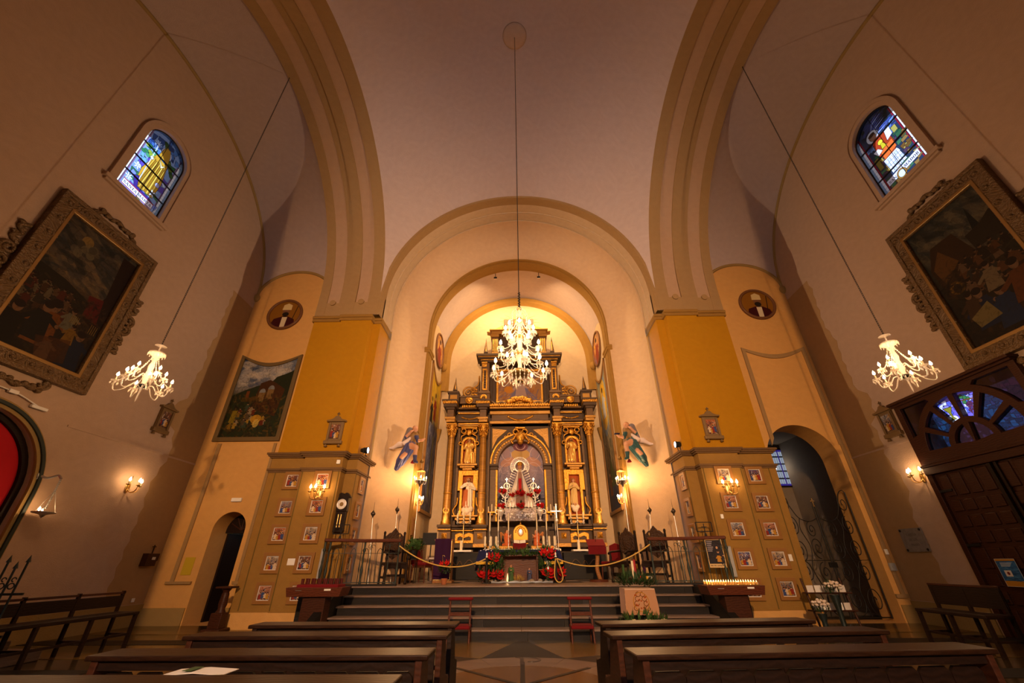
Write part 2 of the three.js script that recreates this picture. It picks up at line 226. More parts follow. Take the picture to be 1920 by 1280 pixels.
// ---- side arches: soffits with sunk panels; side bays' vaults ----
for (const s of [-1, 1]) {
  const side = s < 0 ? 'left' : 'right', X = (a) => s * a;
  const so = struct(`ceiling_arch_${side}`, archSweep('x', DC, YC, YI, [[X(4.6), 4.62], [X(6.65), 4.66]], 56, [0, 1]), P.panel);
  const strip = (x0, x1, r, m = P.band) => struct('arch_band', archSweep('x', DC, YC, YI, [[X(x0), r + 0.06], [X(x0), r], [X(x1), r], [X(x1), r + 0.06]], 56), m, so);
  strip(4.6, 4.98, 4.58); strip(5.4, 5.72, 4.58); strip(5.72, 5.95, 4.63); strip(6.36, 6.66, 4.63);
  // solid ends of the panels above the capitals
  for (const dd of [-1, 1]) struct('panel_end', [bb(X(4.98), X(5.4), YI, YI + 0.5, DC + dd * 4.585, DC + dd * 4.7), bb(X(5.95), X(6.36), YI, YI + 0.5, DC + dd * 4.635, DC + dd * 4.7), cyl(0.1, 0.1, 0.11, 0, 0, 0, 20).rotateX(Math.PI / 2).translate(X(5.19), YI + 0.5, -(DC + dd * 4.62) - 0.035), cyl(0.1, 0.1, 0.11, 0, 0, 0, 20).rotateX(Math.PI / 2).translate(X(6.155), YI + 0.5, -(DC + dd * 4.67) - 0.035)], P.band, so);
  // outer ring face towards the side bay
  struct('ring_face', archSweep('x', DC, YC, YI, [[X(6.655), 4.63], [X(6.655), 5.6]], 56), P.ceil, so);
  const RD = 5.3, DM = 6.3;
  struct(`ceiling_bay_${side}`, grid((u, v) => { const t = -1 + 2 * u, q = -1 + 2 * v, g = Math.max(0, 1 - t * t), h = Math.max(0, 1 - q * q);
    return V(X(6.6 + (XW + 0.05 - 6.6) * (v)), 9.72 + Math.sqrt(4.15 * 4.15 * g + 1.08 * 1.08 * h), DM + RD * t); }, 80, 20), P.ceil);
  // rib mouldings along the side wall and the lunette, with a bud where they meet
  const rp = []; for (let i = 0; i <= 40; i++) { const t = Math.cos(Math.PI * i / 40); rp.push(V(X(XW), 9.72 + 4.12 * Math.sqrt(Math.max(0, 1 - t * t)), DM + RD * t)); }
  const rl = []; for (let i = 0; i <= 24; i++) { const t = Math.cos(Math.PI * i / 24); rl.push(V(X((6.7 + XW) / 2 + (XW - 6.7) / 2 * t), 9.72 + 1.06 * Math.sqrt(Math.max(0, 1 - t * t)), DF)); }
  struct(`trim_${s < 0 ? 3 : 4}`, [tube(rp, 0.055, 80, 8), tube(rl, 0.055, 40, 8), sph(0.12, X(XW - 0.02), 9.62, -(DF - 0.02), 1, 1.3, 1), sph(0.1, X(6.75), 9.62, -(DF - 0.02), 1, 1.3, 1)], P.grime);
}
// ---- crossing vault (a sail vault) with the rosette ----
struct('ceiling_crossing', grid((u, v) => { const x = A * (2 * u - 1), d = A * (2 * v - 1); return V(x, YC + Math.sqrt(Math.max(0, 2 * A * A - x * x - d * d)), DC + d); }, 64, 64), P.ceil);
// ---- chancel arch, cove, inner arch, sanctuary ----
const ca = struct('ceiling_chancel_arch', archSweep('z', 0, YC, YI, [[10.9, 4.6], [10.9, 4.52], [11.24, 4.52], [11.24, 4.50], [11.6, 4.50], [11.6, 4.46], [11.62, 4.46], [11.62, 4.50], [11.64, 4.46], [12.02, 4.46], [12.02, 4.40]], 72), P.pale);
struct('arch_band', archSweep('z', 0, YC, YI, [[10.89, 4.62], [10.89, 4.51], [11.24, 4.51]], 72), P.band, ca);
struct('ceiling_cove', archSweep('z', 0, YC, 0, Array.from({ length: 17 }, (_, i) => { const a = i / 16 * Math.PI / 2; return [12.0 + 1.2 * Math.sin(a), 3.42 + 0.98 * Math.cos(a)]; }), 72), P.cove);
const ia = struct('ceiling_inner_arch', archSweep('z', 0, YC, 0, [[13.2, 3.5], [13.2, 3.36], [13.32, 3.36], [13.32, 3.33], [13.75, 3.33], [13.75, 3.36], [13.9, 3.36], [13.9, 3.6]], 72), P.block);
struct('capital_moulding', [-1, 1].flatMap((s) => [bb(s * 3.30, s * 3.5, YI - 0.2, YI - 0.1, 13.17, 13.9), bb(s * 3.27, s * 3.5, YI - 0.1, YI, 13.14, 13.9, 0.02)]), P.block, ia);
struct('wall_sanctuary', [bb(-3.7, -3.4, 0, 11, 13.8, 16.4), bb(3.4, 3.7, 0, 11, 13.8, 16.4), bb(-3.7, 3.7, 0, 13.4, 16.2, 16.5)], P.pale);
struct('ceiling_sanctuary', grid((u, v) => { const t = -1 + 2 * u, q = -1 + 2 * v, g = Math.max(0, 1 - t * t), h = Math.max(0, 1 - q * q); return V(3.42 * t, YC + Math.sqrt(3.42 * 3.42 * g + 1.0 * h), 13.88 + (16.22 - 13.88) * v); }, 60, 20), P.ceil);
{ const rl = []; for (let i = 0; i <= 40; i++) { const a = Math.PI * i / 40; rl.push(V(3.33 * Math.cos(a), YC + 3.33 * Math.sin(a), 16.17)); }
  struct('trim_5', [archSweep('z', 0, YC, YC - 1.4, [[16.06, 3.42], [16.06, 3.2], [16.1, 3.16], [16.2, 3.05]], 60)], P.block); 
  struct('trim_6', [-1, 1].flatMap((s) => [sph(0.14, s * 3.3, 8.9, -16.05, 1, 1.4, 1), cyl(0.02, 0.12, 0.5, s * 3.3, 5.6, -16.05, 8)]), P.block); }
// ---- nave behind the camera: closes the room ----
struct('wall_nave', [bb(-4.9, -4.6, 0, 14.4, -9, 1.5), bb(4.6, 4.9, 0, 14.4, -9, 1.5), bb(-10, -4.6, 0, 14.6, 0.8, 1.05), bb(4.6, 10, 0, 14.6, 0.8, 1.05), bb(-6.65, -4.6, 0, 9.2, 1.05, 1.4), bb(4.6, 6.65, 0, 9.2, 1.05, 1.4)], P.side);
{ const sh = shapeOf([[-10, 0], [10, 0], [10, 16], [-10, 16]]); sh.holes.push(holeOf(archPts(-2.4, 0.8, 4.2, 8.2)), holeOf(archPts(2.4, 0.8, 4.2, 8.2)), holeOf(Array.from({ length: 32 }, (_, i) => [1.7 * Math.cos(i * Math.PI / 16), 11 + 1.7 * Math.sin(i * Math.PI / 16)])));
  struct('wall_rear', extr(sh, 0.3).translate(0, 0, 9), P.side);
  const w4 = struct('added_window_4', [new THREE.ShapeGeometry(shapeOf(archPts(-2.4, 0.82, 4.2, 8.2))).translate(0, 0, 9.1), new THREE.ShapeGeometry(shapeOf(archPts(2.4, 0.82, 4.2, 8.2))).translate(0, 0, 9.1), new THREE.CircleGeometry(1.72, 32).translate(0, 11, 9.1)], P.glass); }  // unseen rear windows added to bring cool daylight onto the vault
struct('ceiling_nave', archSweep('z', 0, YC, YC - 0.1, [[1.72, 4.6], [-9, 4.6]], 48), P.ceil);
// ---- plinth of the side walls and front walls ----
struct('baseboard_left', [bb(-XW, -XW + 0.03, 0, 0.45, 8.05, DF), bb(-XW, -8.25, 0, 0.36, DF - 0.03, DF), bb(-7.3, -6.6, 0, 0.36, DF - 0.03, DF)], P.grime);
struct('baseboard_right', [bb(XW - 0.03, XW, 0, 0.45, 9.75, DF), bb(9.06, XW, 0, 0.36, DF - 0.03, DF), bb(6.6, 6.98, 0, 0.36, DF - 0.03, DF)], P.grime);
// ochre undercoat showing with ragged edges along the corners of the side walls
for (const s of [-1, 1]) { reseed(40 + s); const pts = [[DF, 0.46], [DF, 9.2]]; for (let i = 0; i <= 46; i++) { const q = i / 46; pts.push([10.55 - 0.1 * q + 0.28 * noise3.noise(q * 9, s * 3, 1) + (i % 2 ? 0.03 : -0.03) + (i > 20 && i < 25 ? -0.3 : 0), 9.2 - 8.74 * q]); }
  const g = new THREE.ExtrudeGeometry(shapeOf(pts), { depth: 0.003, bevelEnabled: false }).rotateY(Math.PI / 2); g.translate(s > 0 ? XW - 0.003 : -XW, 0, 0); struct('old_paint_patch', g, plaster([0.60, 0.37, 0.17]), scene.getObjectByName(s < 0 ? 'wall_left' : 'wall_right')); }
// ======================= PAINTED CANVASES =======================
function brush(g, w, h, n, pal, len, wid, ang = 0, spread = 3.14, box = [0, 0, 1, 1], alpha = 0.5) {
  for (let i = 0; i < n; i++) { const x = (box[0] + rnd() * (box[2] - box[0])) * w, y = (box[1] + rnd() * (box[3] - box[1])) * h, a = ang + rnd(-spread, spread), L = len * rnd(0.4, 1.3) * w; g.strokeStyle = pal[Math.floor(rnd() * pal.length)]; g.globalAlpha = alpha * rnd(0.5, 1.2); g.lineWidth = wid * rnd(0.5, 1.5) * w; g.lineCap = 'round'; g.beginPath(); g.moveTo(x, y); g.quadraticCurveTo(x + Math.cos(a) * L * 0.5 + rnd(-1, 1) * L * 0.2, y + Math.sin(a) * L * 0.5 + rnd(-1, 1) * L * 0.2, x + Math.cos(a) * L, y + Math.sin(a) * L); g.stroke(); } g.globalAlpha = 1;
}
const blob = (g, x, y, rx, ry, c, a = 1, rot = 0) => { g.globalAlpha = a; g.fillStyle = c; g.beginPath(); g.ellipse(x, y, rx, ry, rot, 0, 6.2832); g.fill(); g.globalAlpha = 1; };
const poly = (g, pts, c, a = 1) => { g.globalAlpha = a; g.fillStyle = c; g.beginPath(); pts.forEach((p, i) => i ? g.lineTo(p[0], p[1]) : g.moveTo(p[0], p[1])); g.closePath(); g.fill(); g.globalAlpha = 1; };
// a small painted person: robe, arms, head
function person(g, x, y, s, robe, skin = '#b98a68', hair = '#2a1a12', lean = 0) { poly(g, [[x - s * 0.24, y], [x - s * 0.16 + lean * s, y - s * 0.72], [x + s * 0.16 + lean * s, y - s * 0.72], [x + s * 0.28, y]], robe); blob(g, x + lean * s, y - s * 0.84, s * 0.1, s * 0.13, skin); blob(g, x + lean * s, y - s * 0.91, s * 0.11, s * 0.09, hair); g.strokeStyle = robe; g.lineWidth = s * 0.11; g.beginPath(); g.moveTo(x - s * 0.12 + lean * s, y - s * 0.62); g.lineTo(x - s * 0.3, y - s * 0.42); g.moveTo(x + s * 0.12 + lean * s, y - s * 0.62); g.lineTo(x + s * 0.34, y - s * 0.5); g.stroke(); blob(g, x + s * 0.36, y - s * 0.51, s * 0.05, s * 0.05, skin); }
function bandsV(g, w, h, stops) { const gr = g.createLinearGradient(0, 0, 0, h); for (const [p, c] of stops) gr.addColorStop(p, c); g.fillStyle = gr; g.fillRect(0, 0, w, h); }
const paintMat = (tex, r = 0.6, k = 0.8) => { const m = MAT([k, k, k], r); m.map = tex; m.specularIntensity = 0.35; return m; };
// flat painted shape; uv across its bounding box
function paintedShape(pts, holes = []) { const sh = shapeOf(pts); for (const h of holes) sh.holes.push(holeOf(h)); const g = new THREE.ShapeGeometry(sh, 24); g.computeBoundingBox(); const b = g.boundingBox, p = g.attributes.position, uv = g.attributes.uv; for (let i = 0; i < p.count; i++) uv.setXY(i, (p.getX(i) - b.min.x) / (b.max.x - b.min.x), (p.getY(i) - b.min.y) / (b.max.y - b.min.y)); return g; }
function varnish(g, w, h, k = 0.35) { brush(g, w, h, 900, ['#20160c', '#3a2a18', '#151210', '#4a3620', '#2c241c'], 0.05, 0.012, 0, 3, [0, 0, 1, 1], 0.16); g.globalAlpha = k; g.fillStyle = '#1a120a'; g.fillRect(0, 0, w, h); g.globalAlpha = 1; }
reseed(77);
const T = {};
T.apse = canvasTex(512, 900, (g, w, h) => { bandsV(g, w, h, [[0, '#8d83a0'], [0.35, '#a08a96'], [0.6, '#77748f'], [0.75, '#5b5a76'], [0.8, '#4c4a5c'], [1, '#86707c']]); brush(g, w, h, 420, ['#b9aeba', '#6b6c8c', '#9c8fa6', '#d0c0c0', '#575d80'], 0.12, 0.02, 0, 3, [0, 0, 1, 0.75], 0.28);
  blob(g, w * 0.5, h * 0.17, w * 0.2, h * 0.07, '#c79f5a', 0.9); blob(g, w * 0.5, h * 0.07, w * 0.16, h * 0.06, '#6d3a4a', 0.9); g.strokeStyle = '#d8b9ae'; g.lineWidth = 6; g.beginPath(); g.arc(w * 0.5, h * 0.05, w * 0.1, 0.1, 3.0); g.stroke();
  for (const s of [-1, 1]) { const c = w * 0.5; blob(g, c + s * w * 0.28, h * 0.27, w * 0.16, h * 0.05, '#c9927a', 0.85, s * 0.5); blob(g, c + s * w * 0.3, h * 0.15, w * 0.07, h * 0.07, '#a88b94', 0.9); g.strokeStyle = '#d3b3ae'; g.lineWidth = 7; g.beginPath(); g.ellipse(c + s * w * 0.3, h * 0.16, w * 0.1, h * 0.09, 0.3 * s, 0, 5); g.stroke(); g.beginPath(); g.moveTo(c + s * w * 0.46, h * 0.4); g.quadraticCurveTo(c + s * w * 0.3, h * 0.2, c + s * w * 0.12, h * 0.33); g.stroke(); }
  g.fillStyle = '#3c3a48'; for (const y of [0.72, 0.85]) g.fillRect(0, h * y, w, h * 0.025); brush(g, w, h, 120, ['#e0d6d8', '#4a506e'], 0.08, 0.012, 0, 3, [0, 0.3, 0.5, 0.7], 0.35); });
T.attic = canvasTex(384, 384, (g, w, h) => { bandsV(g, w, h, [[0, '#8a6a55'], [1, '#a8763e']]); brush(g, w, h, 200, ['#c98f3e', '#7d6a86', '#5f587a', '#d9ac62', '#8a5230'], 0.25, 0.03, 2.3, 0.6, [0, 0, 1, 1], 0.5); blob(g, w * 0.25, h * 0.6, w * 0.1, w * 0.1, '#c07f22'); g.strokeStyle = '#6d6a8c'; g.lineWidth = 10; for (let i = 0; i < 5; i++) { g.beginPath(); g.moveTo(w * 0.5, h * 0.45); g.lineTo(w * (0.2 + 0.06 * i), h); g.moveTo(w * 0.55, h * 0.45); g.lineTo(w * (0.6 + 0.09 * i), h); g.stroke(); } person(g, w * 0.52, h * 0.8, w * 0.5, '#a98f88'); });
T.muralL = canvasTex(384, 900, (g, w, h) => { bandsV(g, w, h, [[0, '#b39a2a'], [0.3, '#d8a81e'], [0.42, '#6d6a78'], [0.6, '#3c4168'], [0.8, '#4f5478'], [1, '#2c2c3c']]); brush(g, w, h, 300, ['#e0b52a', '#8d7d22', '#c98a1a'], 0.2, 0.03, 1.3, 0.6, [0, 0, 1, 0.36], 0.5); brush(g, w, h, 500, ['#8f95b0', '#2c3156', '#c0c2cc', '#4a5078', '#1e2038'], 0.16, 0.03, 1.3, 0.7, [0, 0.4, 1, 1], 0.45); person(g, w * 0.55, h * 0.38, w * 0.5, '#8d2a14'); person(g, w * 0.25, h * 0.42, w * 0.45, '#1c1a1a', '#8a7a6a'); poly(g, [[w * 0.5, h * 0.9], [w * 0.6, h * 0.5], [w * 0.68, h * 0.47], [w * 0.62, h * 0.9]], '#8a8a2e', 0.7); });
T.muralR = canvasTex(384, 900, (g, w, h) => { bandsV(g, w, h, [[0, '#5f7090'], [0.12, '#a89a6a'], [0.4, '#9a8a6a'], [0.55, '#8a8478'], [0.75, '#5a4a34'], [0.85, '#2c3450'], [1, '#26304e']]); for (let i = 5; i > 0; i--) blob(g, w * 0.5, h * 0.27, w * 0.07 * i + 20, h * 0.045 * i + 14, ['#fff3c0', '#f6c62a', '#e8ac18', '#c9a54a', '#7f8fa8'][i - 1]); brush(g, w, h, 160, ['#f2cc3a', '#d8e0e8', '#5a7aa0'], 0.14, 0.02, 1.5, 0.5, [0.1, 0.1, 0.9, 0.4], 0.4); person(g, w * 0.5, h * 0.38, w * 0.55, '#d8dce4', '#d8b090'); brush(g, w, h, 350, ['#a89a80', '#6a5a40', '#40484e', '#c0a872', '#2e3c28'], 0.18, 0.02, 1.4, 0.7, [0, 0.45, 1, 0.82], 0.5); g.strokeStyle = '#2c241a'; g.lineWidth = 7; for (let i = 0; i < 6; i++) { g.beginPath(); g.moveTo(w * 0.5, h * 0.72); g.quadraticCurveTo(w * 0.5, h * 0.62, w * (0.2 + i * 0.12), h * 0.55); g.stroke(); } poly(g, [[w * 0.2, h * 0.85], [w * 0.5, h * 0.66], [w * 0.9, h * 0.85]], '#3c4a24', 0.8); person(g, w * 0.3, h * 0.9, w * 0.4, '#6a3a1c'); });
T.curved = canvasTex(700, 900, (g, w, h) => { bandsV(g, w, h, [[0, '#2c3f66'], [0.2, '#53698c'], [0.42, '#8f8a86'], [0.5, '#4a4a38'], [1, '#16120a']]); brush(g, w, h, 200, ['#c9c3bc', '#a8a6ac', '#33456c', '#e0d2c0'], 0.16, 0.06, 0, 0.5, [0, 0.05, 0.9, 0.36], 0.4); for (const [x, y, r] of [[0.12, 0.2, 0.1], [0.1, 0.28, 0.12], [0.4, 0.24, 0.09], [0.7, 0.3, 0.12], [0.85, 0.2, 0.08]]) blob(g, x * w, y * h, r * w, r * w * 0.7, '#cfc6be', 0.55);
  poly(g, [[0, h * 0.5], [w * 0.2, h * 0.43], [w * 0.42, h * 0.37], [w * 0.62, h * 0.33], [w, h * 0.16], [w, h], [0, h]], '#26301c'); poly(g, [[w * 0.6, h * 0.36], [w * 0.7, h * 0.26], [w * 0.85, h * 0.22], [w, h * 0.17], [w, h * 0.5], [w * 0.7, h * 0.45]], '#232a16'); poly(g, [[w * 0.4, h * 0.66], [w * 0.45, h * 0.34], [w * 0.6, h * 0.3], [w * 0.72, h * 0.34], [w * 0.9, h * 0.42], [w * 0.85, h * 0.75]], '#4a2a10'); for (const [x, y] of [[0.52, 0.46], [0.66, 0.42]]) { blob(g, x * w, y * h, w * 0.055, h * 0.05, '#8f9296'); g.fillStyle = '#8a6a3c'; g.fillRect((x - 0.055) * w, y * h, w * 0.11, h * 0.12); } poly(g, [[w * 0.24, h * 0.55], [w * 0.25, h * 0.44], [w * 0.3, h * 0.44], [w * 0.31, h * 0.55]], '#7a3f12'); g.fillStyle = '#5a4016'; g.fillRect(w * 0.2, h * 0.52, w * 0.3, h * 0.05);
  brush(g, w, h, 500, ['#3a2a10', '#1a140a', '#6a4a18', '#2c3818', '#7a5a20'], 0.07, 0.02, 0, 3, [0.02, 0.5, 0.98, 1], 0.5); for (let i = 0; i < 26; i++) person(g, w * rnd(0.1, 0.75), h * rnd(0.68, 0.9), w * rnd(0.08, 0.14), ['#8a6a1e', '#5a4a34', '#9a8a6a', '#3a4a3a', '#b08a2a', '#6a2a14'][i % 6], '#b08a6a'); blob(g, w * 0.55, h * 0.78, w * 0.09, h * 0.05, '#d9a32a', 0.9); blob(g, w * 0.57, h * 0.83, w * 0.05, h * 0.05, '#e8c860', 0.8); poly(g, [[w * 0.1, h * 0.82], [w * 0.12, h * 0.68], [w * 0.2, h * 0.68], [w * 0.19, h * 0.83]], '#8f7a1c'); varnish(g, w, h, 0.12); });
T.bigL = canvasTex(760, 1366, (g, w, h) => { bandsV(g, w, h, [[0, '#2c343c'], [0.25, '#6a6258'], [0.4, '#a8875a'], [0.5, '#4a3c30'], [1, '#1c120c']]); brush(g, w, h, 300, ['#3c464e', '#7a6e60', '#b89868', '#20282e'], 0.22, 0.06, 0.2, 0.5, [0, 0, 1, 0.42], 0.4); blob(g, w * 0.33, h * 0.12, w * 0.07, h * 0.045, '#c9a45a'); for (let i = 0; i < 14; i++) blob(g, w * rnd(0.24, 0.44), h * rnd(0.13, 0.24), w * 0.05, w * 0.05, ['#8f8468', '#5a5648', '#a89870'][i % 3], 0.7);
  poly(g, [[w * 0.78, h * 0.04], [w, h * 0.04], [w, h * 0.7], [w * 0.72, h * 0.62], [w * 0.84, h * 0.4]], '#2a1410'); poly(g, [[w * 0.66, h * 0.45], [w * 0.84, h * 0.43], [w * 0.9, h * 0.62], [w * 0.7, h * 0.6]], '#7a1a16'); poly(g, [[0, h * 0.42], [w * 0.35, h * 0.44], [w * 0.7, h * 0.5], [w * 0.7, h * 0.6], [0, h * 0.6]], '#2c2a20');
  brush(g, w, h, 700, ['#3a2614', '#1c140e', '#5a3c1c', '#2c2418', '#6a4a2a'], 0.06, 0.02, 0, 3, [0, 0.48, 1, 1], 0.5); for (let i = 0; i < 60; i++) person(g, w * rnd(0.0, 0.55), h * rnd(0.56, 0.72), w * rnd(0.1, 0.17), ['#5a3a22', '#3c3024', '#7a5a3a', '#2c2c2c', '#6a2a18', '#8a7a5a'][i % 6], '#9a7352'); for (const [x, y, s, c] of [[0.12, 0.98, 0.5, '#1a1612'], [0.42, 0.92, 0.6, '#a05a1a'], [0.36, 0.9, 0.5, '#1c1c20'], [0.62, 0.75, 0.3, '#8f8a70'], [0.82, 0.98, 0.5, '#1c2a4a'], [0.7, 0.83, 0.26, '#b08028'], [0.55, 0.98, 0.28, '#a89a88']]) person(g, w * x, h * y, w * s, c, '#a87a54'); poly(g, [[w * 0.4, h * 0.86], [w * 0.75, h * 0.8], [w * 0.8, h * 0.96], [w * 0.5, h]], '#6a3612', 0.7); g.fillStyle = '#c9a040'; for (let i = 0; i < 5; i++) g.fillRect(w * (0.62 + i * 0.02), h * 0.63, 5, h * 0.06); for (let i = 0; i < 4; i++) g.fillRect(w * (0.86 + i * 0.025), h * 0.63, 5, h * 0.07); varnish(g, w, h, 0.3); });
T.bigR = canvasTex(760, 1366, (g, w, h) => { bandsV(g, w, h, [[0, '#2c3a40'], [0.18, '#8a8268'], [0.3, '#4a4636'], [1, '#1a120a']]); brush(g, w, h, 240, ['#3c4c54', '#a89a78', '#242e34', '#7a705a'], 0.24, 0.06, 0.9, 0.5, [0, 0, 1, 0.3], 0.45); poly(g, [[w * 0.06, h * 0.36], [w * 0.2, h * 0.2], [w * 0.5, h * 0.2], [w * 0.62, h * 0.42], [w * 0.6, h * 0.6], [w * 0.1, h * 0.6]], '#4a3018'); poly(g, [[w * 0.1, h * 0.36], [w * 0.26, h * 0.25], [w * 0.4, h * 0.4], [w * 0.14, h * 0.5]], '#8a5a20'); poly(g, [[w * 0.7, h * 0.28], [w * 0.76, h * 0.1], [w * 0.8, h * 0.28]], '#1c2428'); poly(g, [[w * 0.6, h * 0.28], [w * 0.8, h * 0.26], [w, h * 0.2], [w, h * 0.4], [w * 0.62, h * 0.4]], '#3a3024'); blob(g, w * 0.22, h * 0.56, w * 0.09, w * 0.09, '#c9901c'); blob(g, w * 0.22, h * 0.565, w * 0.05, w * 0.06, '#3a2a20');
  brush(g, w, h, 700, ['#3a2614', '#181008', '#5a3a18', '#2a1e12'], 0.07, 0.025, 0, 3, [0, 0.45, 1, 1], 0.5); for (let i = 0; i < 40; i++) person(g, w * rnd(0.35, 1), h * rnd(0.45, 0.75), w * rnd(0.12, 0.22), ['#4a2e18', '#2c2018', '#7a4a24', '#8a6a4a', '#3c3a34'][i % 5], '#a0764c'); for (const [x, y, s, c] of [[0.3, 0.9, 0.5, '#1c2c54'], [0.22, 0.82, 0.36, '#5a3c24'], [0.5, 0.95, 0.5, '#243a6a'], [0.75, 0.85, 0.5, '#8a4a1c'], [0.55, 0.7, 0.36, '#a8906a'], [0.9, 0.97, 0.5, '#2a2420']]) person(g, w * x, h * y, w * s, c, '#b0835a', '#2a1a10', 0.12); poly(g, [[w * 0.16, h * 0.8], [w * 0.4, h * 0.74], [w * 0.46, h * 0.86], [w * 0.2, h * 0.88]], '#b09a5a'); varnish(g, w, h, 0.36); });
const icons = []; for (let k = 0; k < 10; k++) icons.push(canvasTex(128, 128, (g, w, h) => { reseed(900 + k * 31); const bg = ['#7a4a3a', '#8f8a96', '#a85a34', '#b0a08a', '#c0866a', '#4a3a6a', '#8a8a90', '#5a5a8a', '#6a4a3a', '#9a8a7a'][k]; bandsV(g, w, h, [[0, bg], [1, '#4a2e22']]); brush(g, w, h, 70, ['#d8c0a8', '#8a3a24', '#3a3a5a', '#c9853a', '#e0d8d0', '#2a2026'], 0.2, 0.05, 0, 3, [0, 0, 1, 1], 0.55); for (let i = 0; i < 4; i++) person(g, w * (0.2 + 0.2 * i), h * rnd(0.85, 1), w * rnd(0.4, 0.6), ['#8a2a1e', '#3a4a7a', '#d0b898', '#b8862a'][(i + k) % 4], '#d0a480'); }));
T.bishop = canvasTex(256, 256, (g, w, h) => { g.fillStyle = '#8a5a16'; g.fillRect(0, 0, w, h); poly(g, [[w * 0.08, h], [w * 0.2, h * 0.66], [w * 0.42, h * 0.58], [w * 0.62, h * 0.58], [w * 0.82, h * 0.68], [w * 0.9, h]], '#3c0c14'); poly(g, [[w * 0.44, h], [w * 0.44, h * 0.6], [w * 0.6, h * 0.6], [w * 0.58, h]], '#d8c8a8'); blob(g, w * 0.52, h * 0.42, w * 0.11, h * 0.15, '#7a5238'); blob(g, w * 0.52, h * 0.5, w * 0.1, h * 0.08, '#241a16'); poly(g, [[w * 0.38, h * 0.34], [w * 0.4, h * 0.16], [w * 0.53, h * 0.1], [w * 0.66, h * 0.17], [w * 0.66, h * 0.34]], '#d8c08a'); g.strokeStyle = '#241608'; g.lineWidth = 6; g.beginPath(); g.moveTo(w * 0.75, h * 0.75); g.lineTo(w * 0.84, h * 0.2); g.stroke(); });
T.round2 = canvasTex(256, 256, (g, w, h) => { bandsV(g, w, h, [[0, '#c08a2a'], [0.5, '#a85a24'], [1, '#5a4a7a']]); brush(g, w, h, 120, ['#e8b040', '#7a3a24', '#5a5a9a', '#c8a080'], 0.3, 0.05, 1.5, 0.6, [0, 0, 1, 1], 0.5); person(g, w * 0.5, h * 0.95, w * 0.8, '#8a3a2a', '#c89a70'); });
// ======================= FIGURES (one continuous body each) =======================
// prims: [ax,ay,az, bx,by,bz, ra, rb, colour index]; joined with a smooth minimum and meshed; colours by the nearest limb
function figureGeo(prims, palette, cell = 0.02, k = 0.03, fold = 0) {
  let lo = [1e9, 1e9, 1e9], hi = [-1e9, -1e9, -1e9];
  for (const p of prims) for (let i = 0; i < 3; i++) { const r = Math.max(p[6], p[7]) + k * 2; lo[i] = Math.min(lo[i], p[i] - r, p[i + 3] - r); hi[i] = Math.max(hi[i], p[i] + r, p[i + 3] + r); }
  const size = Math.max(hi[0] - lo[0], hi[1] - lo[1], hi[2] - lo[2]), n = Math.min(84, Math.max(24, Math.ceil(size / cell) + 2));
  const mc = new MarchingCubes(n, new THREE.MeshBasicMaterial(), false, false, 60000); mc.isolation = 0;
  const c = [0, 1, 2].map((i) => (lo[i] + hi[i]) / 2), h = size / 2 * 1.04;
  const sd = (x, y, z, p) => { const dx = p[3] - p[0], dy = p[4] - p[1], dz = p[5] - p[2], L = dx * dx + dy * dy + dz * dz || 1e-9; let t = ((x - p[0]) * dx + (y - p[1]) * dy + (z - p[2]) * dz) / L; t = t < 0 ? 0 : t > 1 ? 1 : t;
    const ex = x - p[0] - dx * t, ey = y - p[1] - dy * t, ez = z - p[2] - dz * t; let r = p[6] + (p[7] - p[6]) * t; if (p[9]) r += p[9] * Math.sin(Math.atan2(ez, ex) * 9 + t * 4); return Math.sqrt(ex * ex + ey * ey + ez * ez) - r; };
  const field = (x, y, z) => { let s = 0; for (const p of prims) { const d = sd(x, y, z, p); s += Math.exp(-Math.max(-6, Math.min(20, d / k * 2))); } return -(-Math.log(s + 1e-12) * k / 2); };
  for (let q = 0; q < n; q++) for (let j = 0; j < n; j++) for (let i = 0; i < n; i++) mc.field[i + j * n + q * n * n] = field(c[0] + (i / n * 2 - 1) * h, c[1] + (j / n * 2 - 1) * h, c[2] + (q / n * 2 - 1) * h);
  mc.update(); const cnt = mc.count !== undefined && mc.count > 0 ? mc.count : mc.geometry.drawRange.count;
  const pos = new Float32Array(cnt * 3), nor = new Float32Array(cnt * 3), col = new Float32Array(cnt * 3);
  for (let i = 0; i < cnt; i++) { const x = c[0] + mc.positionArray[i * 3] * h, y = c[1] + mc.positionArray[i * 3 + 1] * h, z = c[2] + mc.positionArray[i * 3 + 2] * h; pos.set([x, y, z], i * 3); nor.set([mc.normalArray[i * 3], mc.normalArray[i * 3 + 1], mc.normalArray[i * 3 + 2]], i * 3);
    let b = 1e9, bc = 0; for (const p of prims) { const d = sd(x, y, z, p); if (d < b) { b = d; bc = p[8]; } } col.set(palette[bc], i * 3); }
  const g = new THREE.BufferGeometry(); g.setAttribute('position', new THREE.BufferAttribute(pos, 3)); g.setAttribute('color', new THREE.BufferAttribute(col, 3)); g.computeVertexNormals(); g.setAttribute('normal', new THREE.BufferAttribute(nor, 3));
  g.computeVertexNormals(); return g;
}
const figMat = MAT([1, 1, 1], 0.5); figMat.vertexColors = true; const figGilt = MAT([1, 1, 1], 0.35, 0.45); figGilt.vertexColors = true;
const SK = [0.50, 0.26, 0.16], HAIR = [0.10, 0.045, 0.02], GOLDC = [0.72, 0.42, 0.09], WHT = [0.72, 0.64, 0.52];
